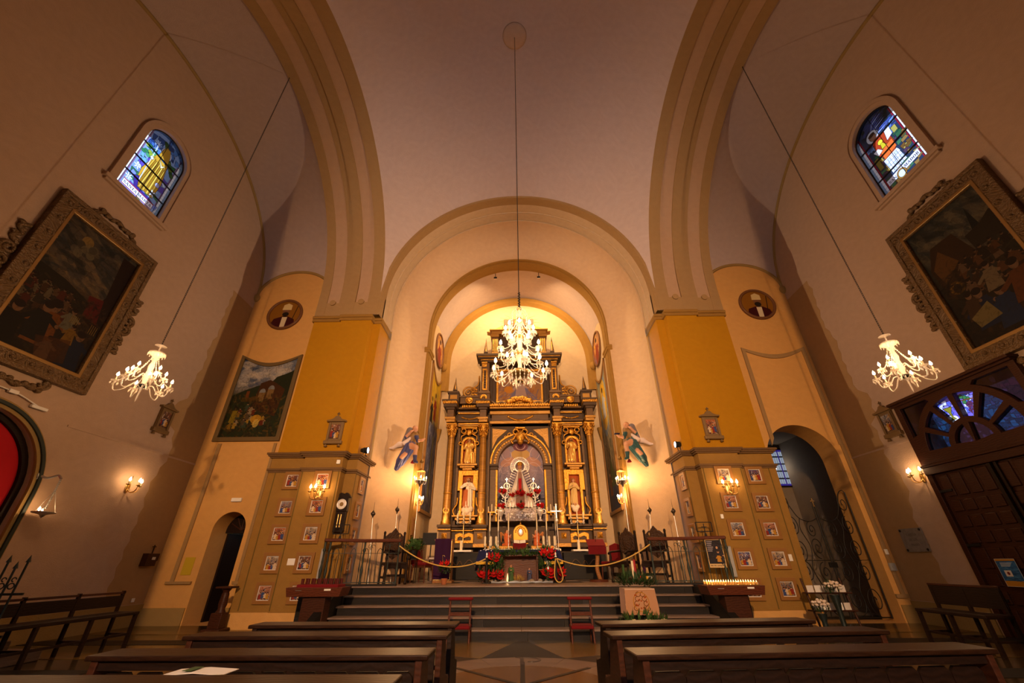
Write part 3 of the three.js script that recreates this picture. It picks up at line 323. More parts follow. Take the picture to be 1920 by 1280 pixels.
// a standing robed saint of height 1 facing +z ; options bend arms
function saintPrims(o = {}) {
  const R = o.robe ?? 1, M = o.mantle ?? 2, w = o.w ?? 1, lean = o.lean ?? 0.02;
  const p = [
    [0, 0.93, 0.015, 0, 0.905, 0.03, 0.058, 0.05, 0], [0, 0.95, -0.012, 0, 0.90, -0.035, 0.058, 0.05, 3], [0, 0.905, 0.085, 0, 0.895, 0.08, 0.014, 0.012, 0], [0, 0.86, 0, 0, 0.83, 0, 0.03, 0.035, 0],
    [-0.09 * w, 0.79, 0, 0.09 * w, 0.79, 0, 0.055, 0.055, R], [0, 0.77, 0, lean, 0.55, 0, 0.10 * w, 0.095 * w, R, 0.006], [lean, 0.55, 0, 0, 0.06, 0, 0.115 * w, 0.15 * w, R, 0.014], [-0.03, 0.52, 0.03, -0.06, 0.12, 0.04, 0.10 * w, 0.12 * w, M, 0.014],
    [0.03, 0.03, 0.1, 0.03, 0.03, 0.15, 0.03, 0.024, 0], [-0.05, 0.03, 0.1, -0.06, 0.03, 0.15, 0.03, 0.024, 0]];
  const arm = (s, e, h, c) => { p.push([s * 0.13 * w, 0.785, 0, e[0], e[1], e[2], 0.05, 0.045, c], [e[0], e[1], e[2], h[0], h[1], h[2], 0.04, 0.026, c], [h[0], h[1], h[2], h[0] + 0.01, h[1] + 0.035, h[2] + 0.03, 0.022, 0.012, 0]); };
  arm(-1, o.le ?? [-0.19, 0.62, 0.03], o.lh ?? [-0.08, 0.6, 0.16], o.armL ?? M); arm(1, o.re ?? [0.19, 0.62, 0.03], o.rh ?? [0.07, 0.64, 0.16], o.armR ?? R);
  if (o.beard) p.push([0, 0.89, 0.065, 0, 0.84, 0.06, 0.032, 0.02, 3]);
  return p.concat(o.extra ?? []);
}
const haloGeo = (r, y, z) => [torus(r, r * 0.12, 0, y, z, Math.PI * 2, 6, 24), ...Array.from({ length: 12 }, (_, i) => { const a = i * Math.PI / 6; return rod([Math.cos(a) * r, y + Math.sin(a) * r, z], [Math.cos(a) * r * 1.35, y + Math.sin(a) * r * 1.35, z], r * 0.07, r * 0.03, 5); })];

// ======================= ALTARPIECE =======================
const CX = 0.04, DR = 15.4;
const rl = (px, py, D = DR) => { const p = atD(px, py, D); return [CX - p[0], p[1]]; };
const RT = thing('altarpiece', 'tall gilt and brown altarpiece with columns, niches and arched central opening', 'altarpiece', [CX, PL, -15.8]);
const ofs = (T) => (g) => { const q = Array.isArray(g) ? join(g) : g; q.translate(-T.position.x, -T.position.y, -T.position.z); return q; };
const rt = ofs(RT);
const FINE = new Set(['dentil_row', 'garland', 'arch_bead', 'leaf_carving', 'gilt_carving', 'pilaster_drop', 'gilt_leaf', 'capital', 'sunburst', 'niche_crest', 'keystone_cartouche', 'gilt_rosette', 'column_base']);   // carving too small to pick apart
const rpart = (name, g, m, parent = RT) => { if (Array.isArray(g) && !FINE.has(name)) { let f = null; for (const q of g) { const k = mesh(name, rt(q), m, parent); f = f || k; } return f; } const k = mesh(name, rt(g), m, parent); if (FINE.has(name)) k.userData.kind = 'stuff'; return k; };
const both = (fn) => { for (const s of [-1, 1]) fn(s, (h) => CX + s * h); };
// box by left-hand pixel extents, mirrored
const rbx = (px0, px1, py0, py1, f, b, s, bev = 0.012) => { const a = rl(px0, (py0 + py1) / 2)[0], c = rl(px1, (py0 + py1) / 2)[0], y0 = rl((px0 + px1) / 2, py0)[1], y1 = rl((px0 + px1) / 2, py1)[1]; return bb(CX + s * a, CX + s * c, y1, y0, f, b, bev); };
const Yr = (py, px = 975) => rl(px, py)[1];
// backing panels
rpart('back_panel', [bb(CX - 2.82, CX - 1.1, 2.3, 6.9, 15.72, 15.9), bb(CX + 1.1, CX + 2.82, 2.3, 6.9, 15.72, 15.9), bb(CX - 1.15, CX + 1.15, 5.9, 6.9, 15.72, 15.9), bb(CX - 1.5, CX + 1.5, 6.9, 9.0, 15.72, 15.9), bb(CX - 2.9, CX + 2.9, PL, 2.4, 15.55, 16.0)], P.umber);
// pedestals and predella
both((s) => {
  for (const [a, b] of [[825, 847], [890, 913]]) { const pd = rpart('pedestal', rbx(a, b, 997, 1021, 15.02, 15.6, s), P.umberLight);
    rpart('pedestal_cap', [rbx(a - 2, b + 2, 985, 990, 14.95, 15.62, s), rbx(a - 1, b + 1, 990, 997, 14.99, 15.6, s)], P.umber, pd); rpart('gilt_fillet', rbx(a - 1, b + 1, 993, 995, 14.97, 15.6, s, 0.005), P.gold, pd);
    rpart('pedestal_foot', rbx(a - 1.5, b + 1.5, 1020, 1027, 14.97, 15.6, s), P.goldPaint, pd);
    const c = rl((a + b) / 2, 1006), q = new THREE.ConeGeometry(0.135, 0.09, 4, 1).rotateY(Math.PI / 4).rotateX(Math.PI / 2).translate(CX + s * c[0], c[1], -14.98); rpart('gilt_boss', q, P.gold, pd); }
  // panel between the pedestals with a shaped gilt border
  const A0 = rl(854, 1018), B0 = rl(888, 1001); const w = Math.abs(A0[0] - B0[0]), hgt = B0[1] - A0[1], cx = CX + s * (A0[0] + B0[0]) / 2, cy = (A0[1] + B0[1]) / 2;
  const o = shapeOf([[-w / 2, -hgt / 2], [w / 2, -hgt / 2], [w / 2, hgt / 2 - 0.02], [w / 4, hgt / 2 + 0.03], [0, hgt / 2 - 0.03], [-w / 4, hgt / 2 + 0.03], [-w / 2, hgt / 2 - 0.02]]);
  const t = 0.07; o.holes.push(holeOf([[-w / 2 + t, -hgt / 2 + t], [w / 2 - t, -hgt / 2 + t], [w / 2 - t, hgt / 2 - t - 0.05], [w / 4, hgt / 2 - t], [0, hgt / 2 - t - 0.06], [-w / 4, hgt / 2 - t], [-w / 2 + t, hgt / 2 - t - 0.05]]));
  rpart('predella_panel', [rbx(847, 890, 997, 1027, 15.3, 15.6, s)], P.umber); rpart('panel_border', extr(o, 0.03, 0.01).translate(cx, cy, -15.3), P.gold);
  rpart('predella_cornice', [rbx(847, 890, 985, 989, 15.1, 15.6, s), rbx(847, 890, 989, 993, 15.2, 15.6, s), rbx(847, 890, 993, 996, 15.25, 15.6, s)], P.umber);
  rpart('gilt_fillet', rbx(847, 890, 994, 996, 15.22, 15.3, s, 0.004), P.gold);
  // columns
  for (const [px0, px1, bx0, bx1] of [[839.2, 852, 833, 846.8], [899.2, 912, 897, 910.8]]) {
    const top = rl((px0 + px1) / 2, 821), bot = rl((bx0 + bx1) / 2, 976); const r1 = 0.118, r0 = 0.14; const X = CX + s * (top[0] + bot[0]) / 2, z = -15.22, hT = top[1] - bot[1];
    const pr = []; for (let i = 0; i <= 14; i++) pr.push([r0 + (r1 - r0) * Math.pow(i / 14, 1.6), bot[1] + hT * i / 14]);
    const cg = lathe(pr, 40); { const p = cg.attributes.position; for (let i = 0; i < p.count; i++) { const a = Math.atan2(p.getZ(i), p.getX(i)), f = 1 - 0.035 * Math.abs(Math.sin(a * 10)); p.setX(i, p.getX(i) * f); p.setZ(i, p.getZ(i) * f); } cg.computeVertexNormals(); }
    const col = rpart('column', cg.translate(X, 0, z), P.faux);
    rpart('column_ring', [torus(0.135, 0.022).rotateX(Math.PI / 2).translate(X, bot[1] + hT * 0.3, z), torus(0.12, 0.018).rotateX(Math.PI / 2).translate(X, top[1] - 0.01, z)], P.gold, col);
    const bsY = bot[1] - 0.2; rpart('column_base', [lathe([[0, 0], [0.2, 0], [0.2, 0.05], [0.17, 0.08], [0.18, 0.12], [0.15, 0.16], [0.145, 0.21]].map((q) => [q[0], q[1] + bsY + 0.02]), 28).translate(X, 0, z), bx(0.42, 0.05, 0.42, X, bsY, z, 0.01)], P.gold, col);
    // leafy capital
    const cy0 = top[1] + 0.01, ch = 0.47, gs = [lathe([[0.118, 0], [0.11, 0.1], [0.12, 0.25], [0.17, 0.4], [0.17, 0.42]].map((q) => [q[0], q[1] + cy0]), 20).translate(X, 0, z), bx(0.4, 0.05, 0.4, X, cy0 + ch - 0.025, z, 0.01)];
    for (let k = 0; k < 8; k++) for (let ring = 0; ring < 2; ring++) { const a = (k + ring * 0.5) * Math.PI / 4, rr = 0.125 + ring * 0.03, yy = cy0 + 0.1 + ring * 0.14; gs.push(sph(0.045, X + Math.cos(a) * rr, yy, z + Math.sin(a) * rr, 0.8, 1.7, 0.8, 8, 6), sph(0.028, X + Math.cos(a) * (rr + 0.035), yy + 0.07, z + Math.sin(a) * (rr + 0.035), 1, 1, 1, 6, 5)); }
    for (const [ux, uz] of [[1, 1], [1, -1], [-1, 1], [-1, -1]]) gs.push(torus(0.045, 0.02, 0, 0, 0, Math.PI * 2, 6, 14).rotateY(Math.atan2(ux, uz) + Math.PI / 2).translate(X + ux * 0.155, cy0 + ch - 0.1, z + uz * 0.155));
    rpart('capital', gs, P.gold, col);
    // entablature block, frieze and cornice over the column
    const hx = (px0 + px1) / 2 + 1.5; const en = rpart('entablature_block', [rbx(hx - 6, hx + 6, 773, 788, 15.05, 15.8, s)], P.umberLight);
    rpart('architrave', [rbx(hx - 10, hx + 9, 787, 791, 14.98, 15.8, s), rbx(hx - 8, hx + 8, 791, 796, 15.02, 15.8, s)], P.goldPaint, en);
    rpart('cornice', [rbx(hx - 8, hx + 8, 769, 773, 15.0, 15.8, s), rbx(hx - 12, hx + 12, 763.5, 769, 14.94, 15.8, s), rbx(hx - 14, hx + 14, 756.5, 759.5, 14.86, 15.8, s)], P.umber, en);
    rpart('dentil_row', [rbx(hx - 13, hx + 13, 759.5, 763.5, 14.92, 15.8, s, 0.006), ...Array.from({ length: 8 }, (_, i) => rbx(hx - 12.6 + i * 3.2, hx - 10.6 + i * 3.2, 759.2, 763.4, 14.87, 14.95, s, 0.01))], P.gold, en);
  }
  // pilasters behind the columns
  rpart('pilaster', [rbx(852.5, 857.5, 797, 985, 15.55, 15.8, s), rbx(832, 836, 800, 985, 15.6, 15.8, s)], P.umberLight); rpart('pilaster', [rbx(913, 917, 797, 985, 15.5, 15.8, s)], P.umberLight);
  // entablature between the columns
  rpart('frieze', [rbx(858, 900, 777, 789, 15.4, 15.8, s)], P.umber); rpart('entablature_moulding', [rbx(858, 900, 789, 792, 15.3, 15.8, s), rbx(858, 900, 793, 799, 15.36, 15.8, s), rbx(858, 900, 772, 775, 15.3, 15.8, s), rbx(861, 897, 767, 769, 15.2, 15.8, s)], P.umberLight);
  rpart('gilt_fillet', [rbx(860, 900, 794, 796.5, 15.33, 15.4, s, 0.005), rbx(860, 900, 798.5, 800, 15.33, 15.4, s, 0.005), rbx(860, 900, 775, 777.2, 15.28, 15.4, s, 0.005)], P.gold);
  rpart('dentil_row', Array.from({ length: 8 }, (_, i) => rbx(868 + i * 3.2, 870.2 + i * 3.2, 763.5, 768, 15.12, 15.3, s, 0.01)), P.gold);
  const gl = []; for (let i = 0; i <= 18; i++) { const t = i / 18, q = rl(866 + 30 * t, 782.5 + 3.5 * Math.sin(Math.PI * t)); gl.push(sph(0.028 + 0.014 * Math.sin(i * 2.1) ** 2, CX + s * q[0], q[1], -15.38, 1, 1, 1, 7, 5)); } rpart('garland', gl, P.gold);
  // upper niche
  const nl = rl(864, 845)[0], nr = rl(891.5, 845)[0], ncx = CX + s * (nl + nr) / 2, nw = Math.abs(nl - nr) / 2, yb = rl(878, 870)[1], yt = rl(878, 817)[1], ys = yt - nw;
  const ring = shapeOf(archPts(ncx, nw, yb, ys, 20)); ring.holes.push(holeOf(archPts(ncx, nw - 0.065, yb, ys, 20))); const n1 = rpart('niche_frame', extr(ring, 0.2, 0.015).translate(0, 0, -15.74), P.gold);
  rpart('niche_back', extr(shapeOf(archPts(ncx, nw - 0.05, yb, ys, 20)), 0.02).translate(0, 0, -15.70), P.redNiche, n1);
  rpart('niche_sill', [bb(ncx - nw - 0.1, ncx + nw + 0.1, yb - 0.07, yb, 15.25, 15.8, 0.015), bb(ncx - nw, ncx + nw, yb - 0.14, yb - 0.07, 15.32, 15.8, 0.015), bb(ncx - nw + 0.1, ncx + nw - 0.1, yb - 0.21, yb - 0.14, 15.38, 15.8, 0.015)], P.goldPaint, n1);
  const crest = [sph(0.13, ncx, yt + 0.16, -15.48, 1, 1, 0.5), torus(0.09, 0.03, ncx - 0.22, yt + 0.22, -15.48), torus(0.09, 0.03, ncx + 0.22, yt + 0.22, -15.48), bb(ncx - 0.33, ncx + 0.33, yt + 0.3, yt + 0.36, 15.4, 15.6, 0.02)]; for (const e of [-1, 1]) crest.push(torus(0.06, 0.025, ncx + e * (nw + 0.04), ys + 0.02, -15.5), tube([[ncx + e * 0.12, yt + 0.12, -15.5], [ncx + e * 0.3, yt + 0.0, -15.5], [ncx + e * (nw + 0.02), ys + 0.1, -15.5]], 0.03, 10)); rpart('niche_crest', crest, P.gold, n1);
  // lower niche
  const ll = rl(857, 925)[0], lr = rl(894, 925)[0], lcx = CX + s * (ll + lr) / 2, lw = Math.abs(ll - lr) / 2, ly0 = rl(876, 967)[1], ly1 = rl(876, 881)[1];
  const fr = shapeOf([[lcx - lw, ly1 - 0.7], [lcx - lw + 0.09, ly1 - 0.7], [lcx - lw + 0.09, ly0], [lcx + lw - 0.09, ly0], [lcx + lw - 0.09, ly1 - 0.7], [lcx + lw, ly1 - 0.7], [lcx + lw, ly1], [lcx - lw, ly1]]); fr.holes.push(holeOf([[lcx - lw + 0.16, ly0 + 0.02], [lcx - lw + 0.16, ly1 - 0.16], [lcx + lw - 0.16, ly1 - 0.16], [lcx + lw - 0.16, ly0 + 0.02]]));
  const n2 = rpart('niche_frame', extr(fr, 0.22, 0.015).translate(0, 0, -15.74), P.gold); rpart('niche_back', bb(lcx - lw + 0.1, lcx + lw - 0.1, ly0, ly1 - 0.1, 15.68, 15.73), P.redNiche, n2);
  const br = []; for (const e of [-1, 1]) br.push(tube([[lcx + e * (lw - 0.02), ly0 + 0.62, -15.45], [lcx + e * (lw + 0.0), ly0 + 0.4, -15.45], [lcx + e * (lw + 0.12), ly0 + 0.18, -15.4], [lcx + e * (lw + 0.06), ly0 + 0.02, -15.4]], 0.035, 14)); rpart('niche_scroll', br, P.gold, n2);
  rpart('niche_shelf', [bb(lcx - lw - 0.1, lcx + lw + 0.1, ly0 - 0.06, ly0, 15.05, 15.75, 0.015), bb(lcx - lw, lcx + lw, ly0 - 0.16, ly0 - 0.06, 15.15, 15.75, 0.02), bb(lcx - lw + 0.14, lcx + lw - 0.14, ly0 - 0.27, ly0 - 0.16, 15.25, 15.75, 0.02)], P.goldPaint, n2);
  // attic: pedestal with obelisk over the outer column, volute, pilaster
  rpart('attic_pedestal', [rbx(843, 862, 740, 756, 15.1, 15.8, s), rbx(841.5, 863, 738.5, 742, 15.05, 15.8, s)], P.umber); rpart('gilt_panel', rbx(846, 859, 745, 753, 15.08, 15.12, s), P.goldPaint);
  const ob = (pxc, pyT, pyB, hw) => { const c = rl(pxc, pyB), tp = rl(pxc, pyT); const X = CX + s * c[0], H = tp[1] - c[1]; const o1 = rpart('obelisk', new THREE.ConeGeometry(hw, H * 0.86, 4).rotateY(Math.PI / 4).translate(X, c[1] + H * 0.57, -15.25), P.umberLight); rpart('obelisk_face', new THREE.ConeGeometry(hw * 0.55, H * 0.6, 3).translate(X, c[1] + H * 0.47, -15.25 + hw * 0.35), P.gold, o1); rpart('obelisk_foot', [bx(hw * 1.5, H * 0.05, hw * 1.5, X, c[1] + H * 0.12, -15.25), cyl(hw * 0.3, hw * 0.6, H * 0.09, X, c[1], -15.25)], P.umber, o1); };
  ob(854.5, 710, 738.5, 0.115); ob(911.5, 636, 668.5, 0.115);
  const ed = rl(866, 750), eu = rl(899, 702); const X0 = ed[0], X1 = eu[0], yv = rl(880, 743)[1]; const vs = new THREE.Shape(); const fx = (h) => s * h;
  vs.moveTo(fx(X1), yv); vs.lineTo(fx(X1), eu[1]); vs.bezierCurveTo(fx(X1 + 0.02), eu[1] - 0.5, fx(X1 + 0.2), yv + 0.42, fx(X1 + 0.42), yv + 0.3); vs.lineTo(fx(X0), yv + 0.1); vs.lineTo(fx(X0), yv); vs.closePath();
  const vo = rpart('volute', extr(vs, 0.18, 0.01, 16).translate(CX, 0, -15.7), P.umberLight); const sp = []; for (let i = 0; i <= 40; i++) { const a = i / 40 * Math.PI * 4.2, r = 0.26 * (1 - i / 46); sp.push([CX + s * (X0 - 0.24) + r * Math.cos(a) * -s, yv + 0.22 + r * Math.sin(a), -15.5]); } rpart('scroll', tube(sp, 0.04, 60, 8), P.goldPaint, vo);
  const vl = []; for (let i = 0; i < 9; i++) vl.push(sph(0.07, CX + s * (X1 + 0.12 + 0.07 * (i % 3)), yv + 0.12 + 0.12 * Math.floor(i / 3) + 0.02 * (i % 2), -15.52, 1, 0.7, 0.5, 8, 6)); vl.push(tube([[CX + s * (X1 + 0.01), eu[1] - 0.02, -15.52], [CX + s * (X1 + 0.06), eu[1] - 0.42, -15.52], [CX + s * (X1 + 0.4), yv + 0.33, -15.52]], 0.03, 16)); rpart('leaf_carving', vl, P.gold, vo);
  rpart('attic_base', [rbx(863, 900, 744, 757, 15.35, 15.8, s), rbx(862, 900, 743, 746, 15.3, 15.8, s)], P.umberLight); rpart('gilt_rosette', [sph(0.12, CX + s * rl(880, 751)[0], rl(880, 751)[1], -15.34, 1.2, 1, 0.5), torus(0.13, 0.03, CX + s * rl(880, 751)[0], rl(880, 751)[1], -15.34)], P.gold);
  const ap = rpart('attic_pilaster', [rbx(903, 918, 684, 738, 15.2, 15.8, s)], P.umberLight); rpart('pilaster_panel', [rbx(905.5, 908, 697, 734, 15.16, 15.22, s), rbx(912, 914.5, 697, 734, 15.16, 15.22, s), rbx(905.5, 914.5, 695, 698, 15.16, 15.22, s), rbx(905.5, 914.5, 732, 735, 15.16, 15.22, s)], P.gold, ap); rpart('pilaster_capital', [rbx(904, 915, 681, 686, 15.12, 15.8, s), rbx(905, 914, 686, 692, 15.15, 15.8, s)], P.gold, ap);
  rpart('pilaster_drop', Array.from({ length: 7 }, (_, i) => { const q = rl(910, 701 + i * 4.6); return sph(0.05, CX + s * q[0], q[1], -15.19, 0.7 + 0.3 * (i % 2), 0.9, 0.5, 7, 5); }), P.umber, ap);
  rpart('attic_block', [rbx(899, 919, 741, 756, 15.15, 15.8, s), rbx(898, 919.5, 738, 742, 15.1, 15.8, s)], P.umberLight); rpart('gilt_leaf', Array.from({ length: 7 }, (_, i) => { const q = rl(907.5, 748); const a = i / 6 * Math.PI; return sph(0.06, CX + s * q[0] + Math.cos(a) * 0.1, q[1] + Math.sin(a) * 0.09 - 0.04, -15.13, 1, 1, 0.5, 7, 5); }), P.gold);
  // top tier pilasters and broken pediment
  const tp = rpart('top_pilaster', [rbx(922, 935, 634, 668, 15.3, 15.8, s)], P.umberLight); rpart('fluting', [0, 1, 2].map((i) => rbx(924.2 + i * 3.4, 926 + i * 3.4, 638, 662, 15.26, 15.31, s, 0.005)), P.gold, tp); rpart('pilaster_capital', [rbx(920.5, 936, 629, 634, 15.24, 15.8, s), rbx(922, 935, 663, 668, 15.24, 15.8, s)], P.goldPaint, tp);
  const q0 = rl(914, 622), q1 = rl(942, 611); const ps = new THREE.Shape(); ps.moveTo(s * q0[0], q0[1]); ps.quadraticCurveTo(s * (q0[0] + q1[0]) / 2, q0[1] + 0.08, s * q1[0], q1[1] + 0.02); ps.lineTo(s * q1[0], q1[1] - 0.16); ps.quadraticCurveTo(s * (q0[0] + q1[0]) / 2, q0[1] - 0.02, s * (q0[0] - 0.1), q0[1] - 0.02); ps.closePath(); rpart('pediment_wing', extr(ps, 0.3, 0.015).translate(CX, 0, -15.7), P.goldPaint);
});
// central bay: entablature, arch, painting
rpart('central_frieze', [bb(CX - 1.12, CX + 1.12, Yr(795), Yr(775), 15.35, 15.8)], P.umberLight);
rpart('entablature_moulding', [bb(CX - 1.2, CX + 1.2, Yr(778), Yr(772), 15.25, 15.8, 0.015), bb(CX - 1.26, CX + 1.26, Yr(768), Yr(765), 15.2, 15.8, 0.015), bb(CX - 1.2, CX + 1.2, Yr(795), Yr(790), 15.28, 15.8, 0.015)], P.goldPaint);
rpart('dentil_row', [bb(CX - 1.24, CX + 1.24, Yr(765), Yr(761), 15.14, 15.8, 0.01), ...Array.from({ length: 26 }, (_, i) => bb(CX - 1.22 + i * 0.095, CX - 1.16 + i * 0.095, Yr(765), Yr(760.5), 15.08, 15.2, 0.012))], P.gold);
{ const gl = []; for (let i = 0; i <= 34; i++) { const t = i / 34; gl.push(sph(0.03 + 0.02 * Math.abs(Math.sin(i * 1.7)), CX + (t - 0.5) * 0.98, Yr(781) - 0.17 * Math.sin(Math.PI * t), -15.33, 1, 1, 0.8, 7, 5)); } rpart('garland', gl, P.gold); }
const arcX = 0.86, arcY0 = Yr(977), arcS = Yr(870, 925);
{ const w = 1.14, sp = shapeOf([[CX - w, arcY0], [CX + w, arcY0], [CX + w, Yr(796)], [CX - w, Yr(796)]]); sp.holes.push(holeOf(archPts(CX, arcX + 0.1, arcY0 + 0.001, arcS, 30))); rpart('spandrel_panel', extr(sp, 0.1).translate(0, 0, -15.72), P.umber);
  const band = (r0, r1, d0, d1, m, name) => { const sh = shapeOf(archPts(CX, r1, arcS, arcS, 36)); sh.holes.push(holeOf(archPts(CX, r0, arcS - 0.001, arcS, 36))); const o = new THREE.Shape(); const a = archPts(CX, r1, arcS, arcS, 36), b = archPts(CX, r0, arcS, arcS, 36).reverse(); return rpart(name, extr(shapeOf([...a.slice(1, -1), ...b.slice(1, -1)]), d1 - d0, 0.008).translate(0, 0, -d1), m); };
  band(arcX + 0.24, arcX + 0.29, 15.3, 15.7, P.gold, 'arch_moulding'); band(arcX + 0.17, arcX + 0.24, 15.38, 15.7, P.umberLight, 'arch_moulding'); band(arcX + 0.07, arcX + 0.17, 15.42, 15.7, P.goldPaint, 'arch_ornament_band'); band(arcX, arcX + 0.07, 15.36, 15.75, P.umberLight, 'arch_moulding');
  const orn = []; for (let i = 1; i < 30; i++) { const a = Math.PI * i / 30; orn.push(sph(0.035, CX + (arcX + 0.12) * Math.cos(a), arcS + (arcX + 0.12) * Math.sin(a), -15.41, 1, 1, 0.7, 7, 5)); } rpart('arch_bead', orn, P.gold);
  for (const s of [-1, 1]) { rpart('arch_jamb', [bb(CX + s * arcX, CX + s * (arcX + 0.29), arcY0, arcS - 0.2, 15.4, 15.75, 0.01)], P.umberLight); rpart('jamb_capital', [bb(CX + s * (arcX - 0.01), CX + s * (arcX + 0.3), arcS - 0.2, arcS - 0.12, 15.36, 15.75, 0.015), bb(CX + s * (arcX - 0.02), CX + s * (arcX + 0.32), arcS - 0.08, arcS, 15.3, 15.75, 0.015), bb(CX + s * arcX, CX + s * (arcX + 0.29), arcS - 0.12, arcS - 0.08, 15.4, 15.75)], P.umber); rpart('gilt_fillet', [bb(CX + s * (arcX + 0.01), CX + s * (arcX + 0.07), arcY0, arcS - 0.22, 15.37, 15.41)], P.gold);
    // spandrel triangles
    const tr = shapeOf([[CX + s * 1.1, Yr(800)], [CX + s * 0.52, Yr(803)], [CX + s * 0.9, Yr(818)], [CX + s * 1.1, Yr(838)]]); rpart('spandrel_field', extr(tr, 0.02, 0.006).translate(0, 0, -15.62), P.goldPaint); }
  const ky = Yr(818), ks = [sph(0.2, CX, ky, -15.3, 0.9, 1.2, 0.5), sph(0.12, CX, ky - 0.22, -15.3), bb(CX - 0.2, CX + 0.2, ky + 0.24, ky + 0.3, 15.15, 15.5, 0.02)]; for (const s of [-1, 1]) ks.push(torus(0.1, 0.035, CX + s * 0.17, ky + 0.14, -15.26), tube([[CX + s * 0.14, ky + 0.1, -15.28], [CX + s * 0.24, ky - 0.1, -15.26], [CX + s * 0.34, ky - 0.22, -15.3], [CX + s * 0.28, ky - 0.3, -15.3]], 0.04, 12), torus(0.07, 0.03, CX + s * 0.42, ky + 0.05, -15.36), torus(0.055, 0.025, CX + s * 0.56, ky - 0.04, -15.38)); rpart('keystone_cartouche', ks, P.gold); }
// attic picture, frame and cornice, top tier
rpart('attic_cornice', [bb(CX - 1.8, CX + 1.8, Yr(674), Yr(670), 14.95, 15.8, 0.015), bb(CX - 1.72, CX + 1.72, Yr(678), Yr(674), 15.02, 15.8, 0.015), bb(CX - 1.6, CX + 1.6, Yr(683), Yr(678), 15.12, 15.8, 0.015)], P.umber);
rpart('gilt_fillet', [bb(CX - 1.73, CX + 1.73, Yr(675.5), Yr(674.2), 15.0, 15.1), bb(CX - 1.62, CX + 1.62, Yr(680), Yr(678.5), 15.09, 15.2)], P.gold);
{ const fr = (x, y0, y1, t, d, m, n) => { const o = shapeOf([[CX - x, y0], [CX + x, y0], [CX + x, y1], [CX - x, y1]]); o.holes.push(holeOf([[CX - x + t, y0 + t], [CX - x + t, y1 - t], [CX + x - t, y1 - t], [CX + x - t, y0 + t]])); return rpart(n, extr(o, 0.1, 0.012).translate(0, 0, -d), m); };
  fr(0.96, Yr(752), Yr(690), 0.07, 15.62, P.gold, 'picture_frame'); fr(1.12, Yr(756), Yr(686), 0.12, 15.7, P.umber, 'picture_surround');
  const gc = []; for (let i = 0; i <= 16; i++) { const t = i / 8 - 1; gc.push(sph(0.07 + 0.05 * Math.abs(Math.cos(i * 1.9)), CX + t * 0.45, Yr(752) + 0.12 * (1 - t * t) + 0.04 * Math.sin(i * 2.7), -15.42, 1.1, 0.8, 0.6, 8, 6)); } rpart('gilt_carving', gc, P.gold);
  const cur = []; for (const s of [-1, 1]) cur.push(tube([[CX + s * 0.5, Yr(757), -15.45], [CX + s * 0.75, Yr(753), -15.45], [CX + s * 0.95, Yr(757), -15.45], [CX + s * 1.15, Yr(750), -15.5]], 0.05, 20)); rpart('scroll', cur, P.umberLight); }
rpart('top_cornice', [bb(CX - 1.28, CX + 1.28, Yr(624), Yr(622), 15.1, 15.8, 0.012), bb(CX - 1.2, CX + 1.2, Yr(629), Yr(624), 15.2, 15.8, 0.012)], P.goldPaint);
rpart('top_panel', bb(CX - 0.85, CX + 0.85, Yr(668), Yr(628), 15.5, 15.8), P.umber);
rpart('crest_box', [bb(CX - 0.66, CX + 0.66, Yr(612), Yr(600), 15.3, 15.6, 0.02), bb(CX - 0.55, CX + 0.55, Yr(620), Yr(612), 15.35, 15.6, 0.02)], P.umberLight);
{ const g = []; for (let i = 0; i < 20; i++) { const a = Math.PI * i / 19, L = i % 2 ? 0.75 : 0.95; g.push(rod([CX + Math.cos(a) * 0.2, Yr(606) + Math.sin(a) * 0.2, -15.35], [CX + Math.cos(a) * L, Yr(606) + Math.sin(a) * L * 0.62, -15.35], 0.014, 0.004, 5)); } g.push(sph(0.2, CX, Yr(606), -15.33, 1, 1, 0.4)); rpart('sunburst', g, P.gold); }
// small gilt figures standing at the column feet
{ const cherub = figureGeo(saintPrims({ robe: 1, mantle: 1, le: [-0.2, 0.95, 0.04], lh: [-0.12, 1.12, 0.04], re: [0.2, 0.95, 0.04], rh: [0.14, 1.1, 0.05], w: 1.1 }), [GOLDC, GOLDC, GOLDC, [0.3, 0.17, 0.05]], 0.03, 0.035);
  for (const [px, py] of [[835.5, 983], [901.5, 983], [1055, 983], [1124, 983]]) { const p = atD(px, py, 15.1); const q = cherub.clone().scale(0.48, 0.44, 0.4).translate(p[0], p[1] + 0.02, -14.98); const m = mesh('gilt_cherub', rt(q), figGilt, RT); } }
// ======================= LAMPS =======================
function bulbOn(parent, x, y, z, I, col = WARM, r = 0.016, mat = G.bulb) {
  const g = lathe([[0.001, -r * 1.2], [r * 0.8, -r * 0.6], [r, 0.2 * r], [r * 0.75, r * 1.2], [r * 0.3, r * 2.1], [0.001, r * 2.6]], 10).translate(x, y, z); mesh('bulb', g, mat, parent, false);
  if (I > 0) { const l = new THREE.PointLight(col, I); l.position.set(x, y + r * 0.4, z); l.shadow.radius = 1; parent.add(l); }
}
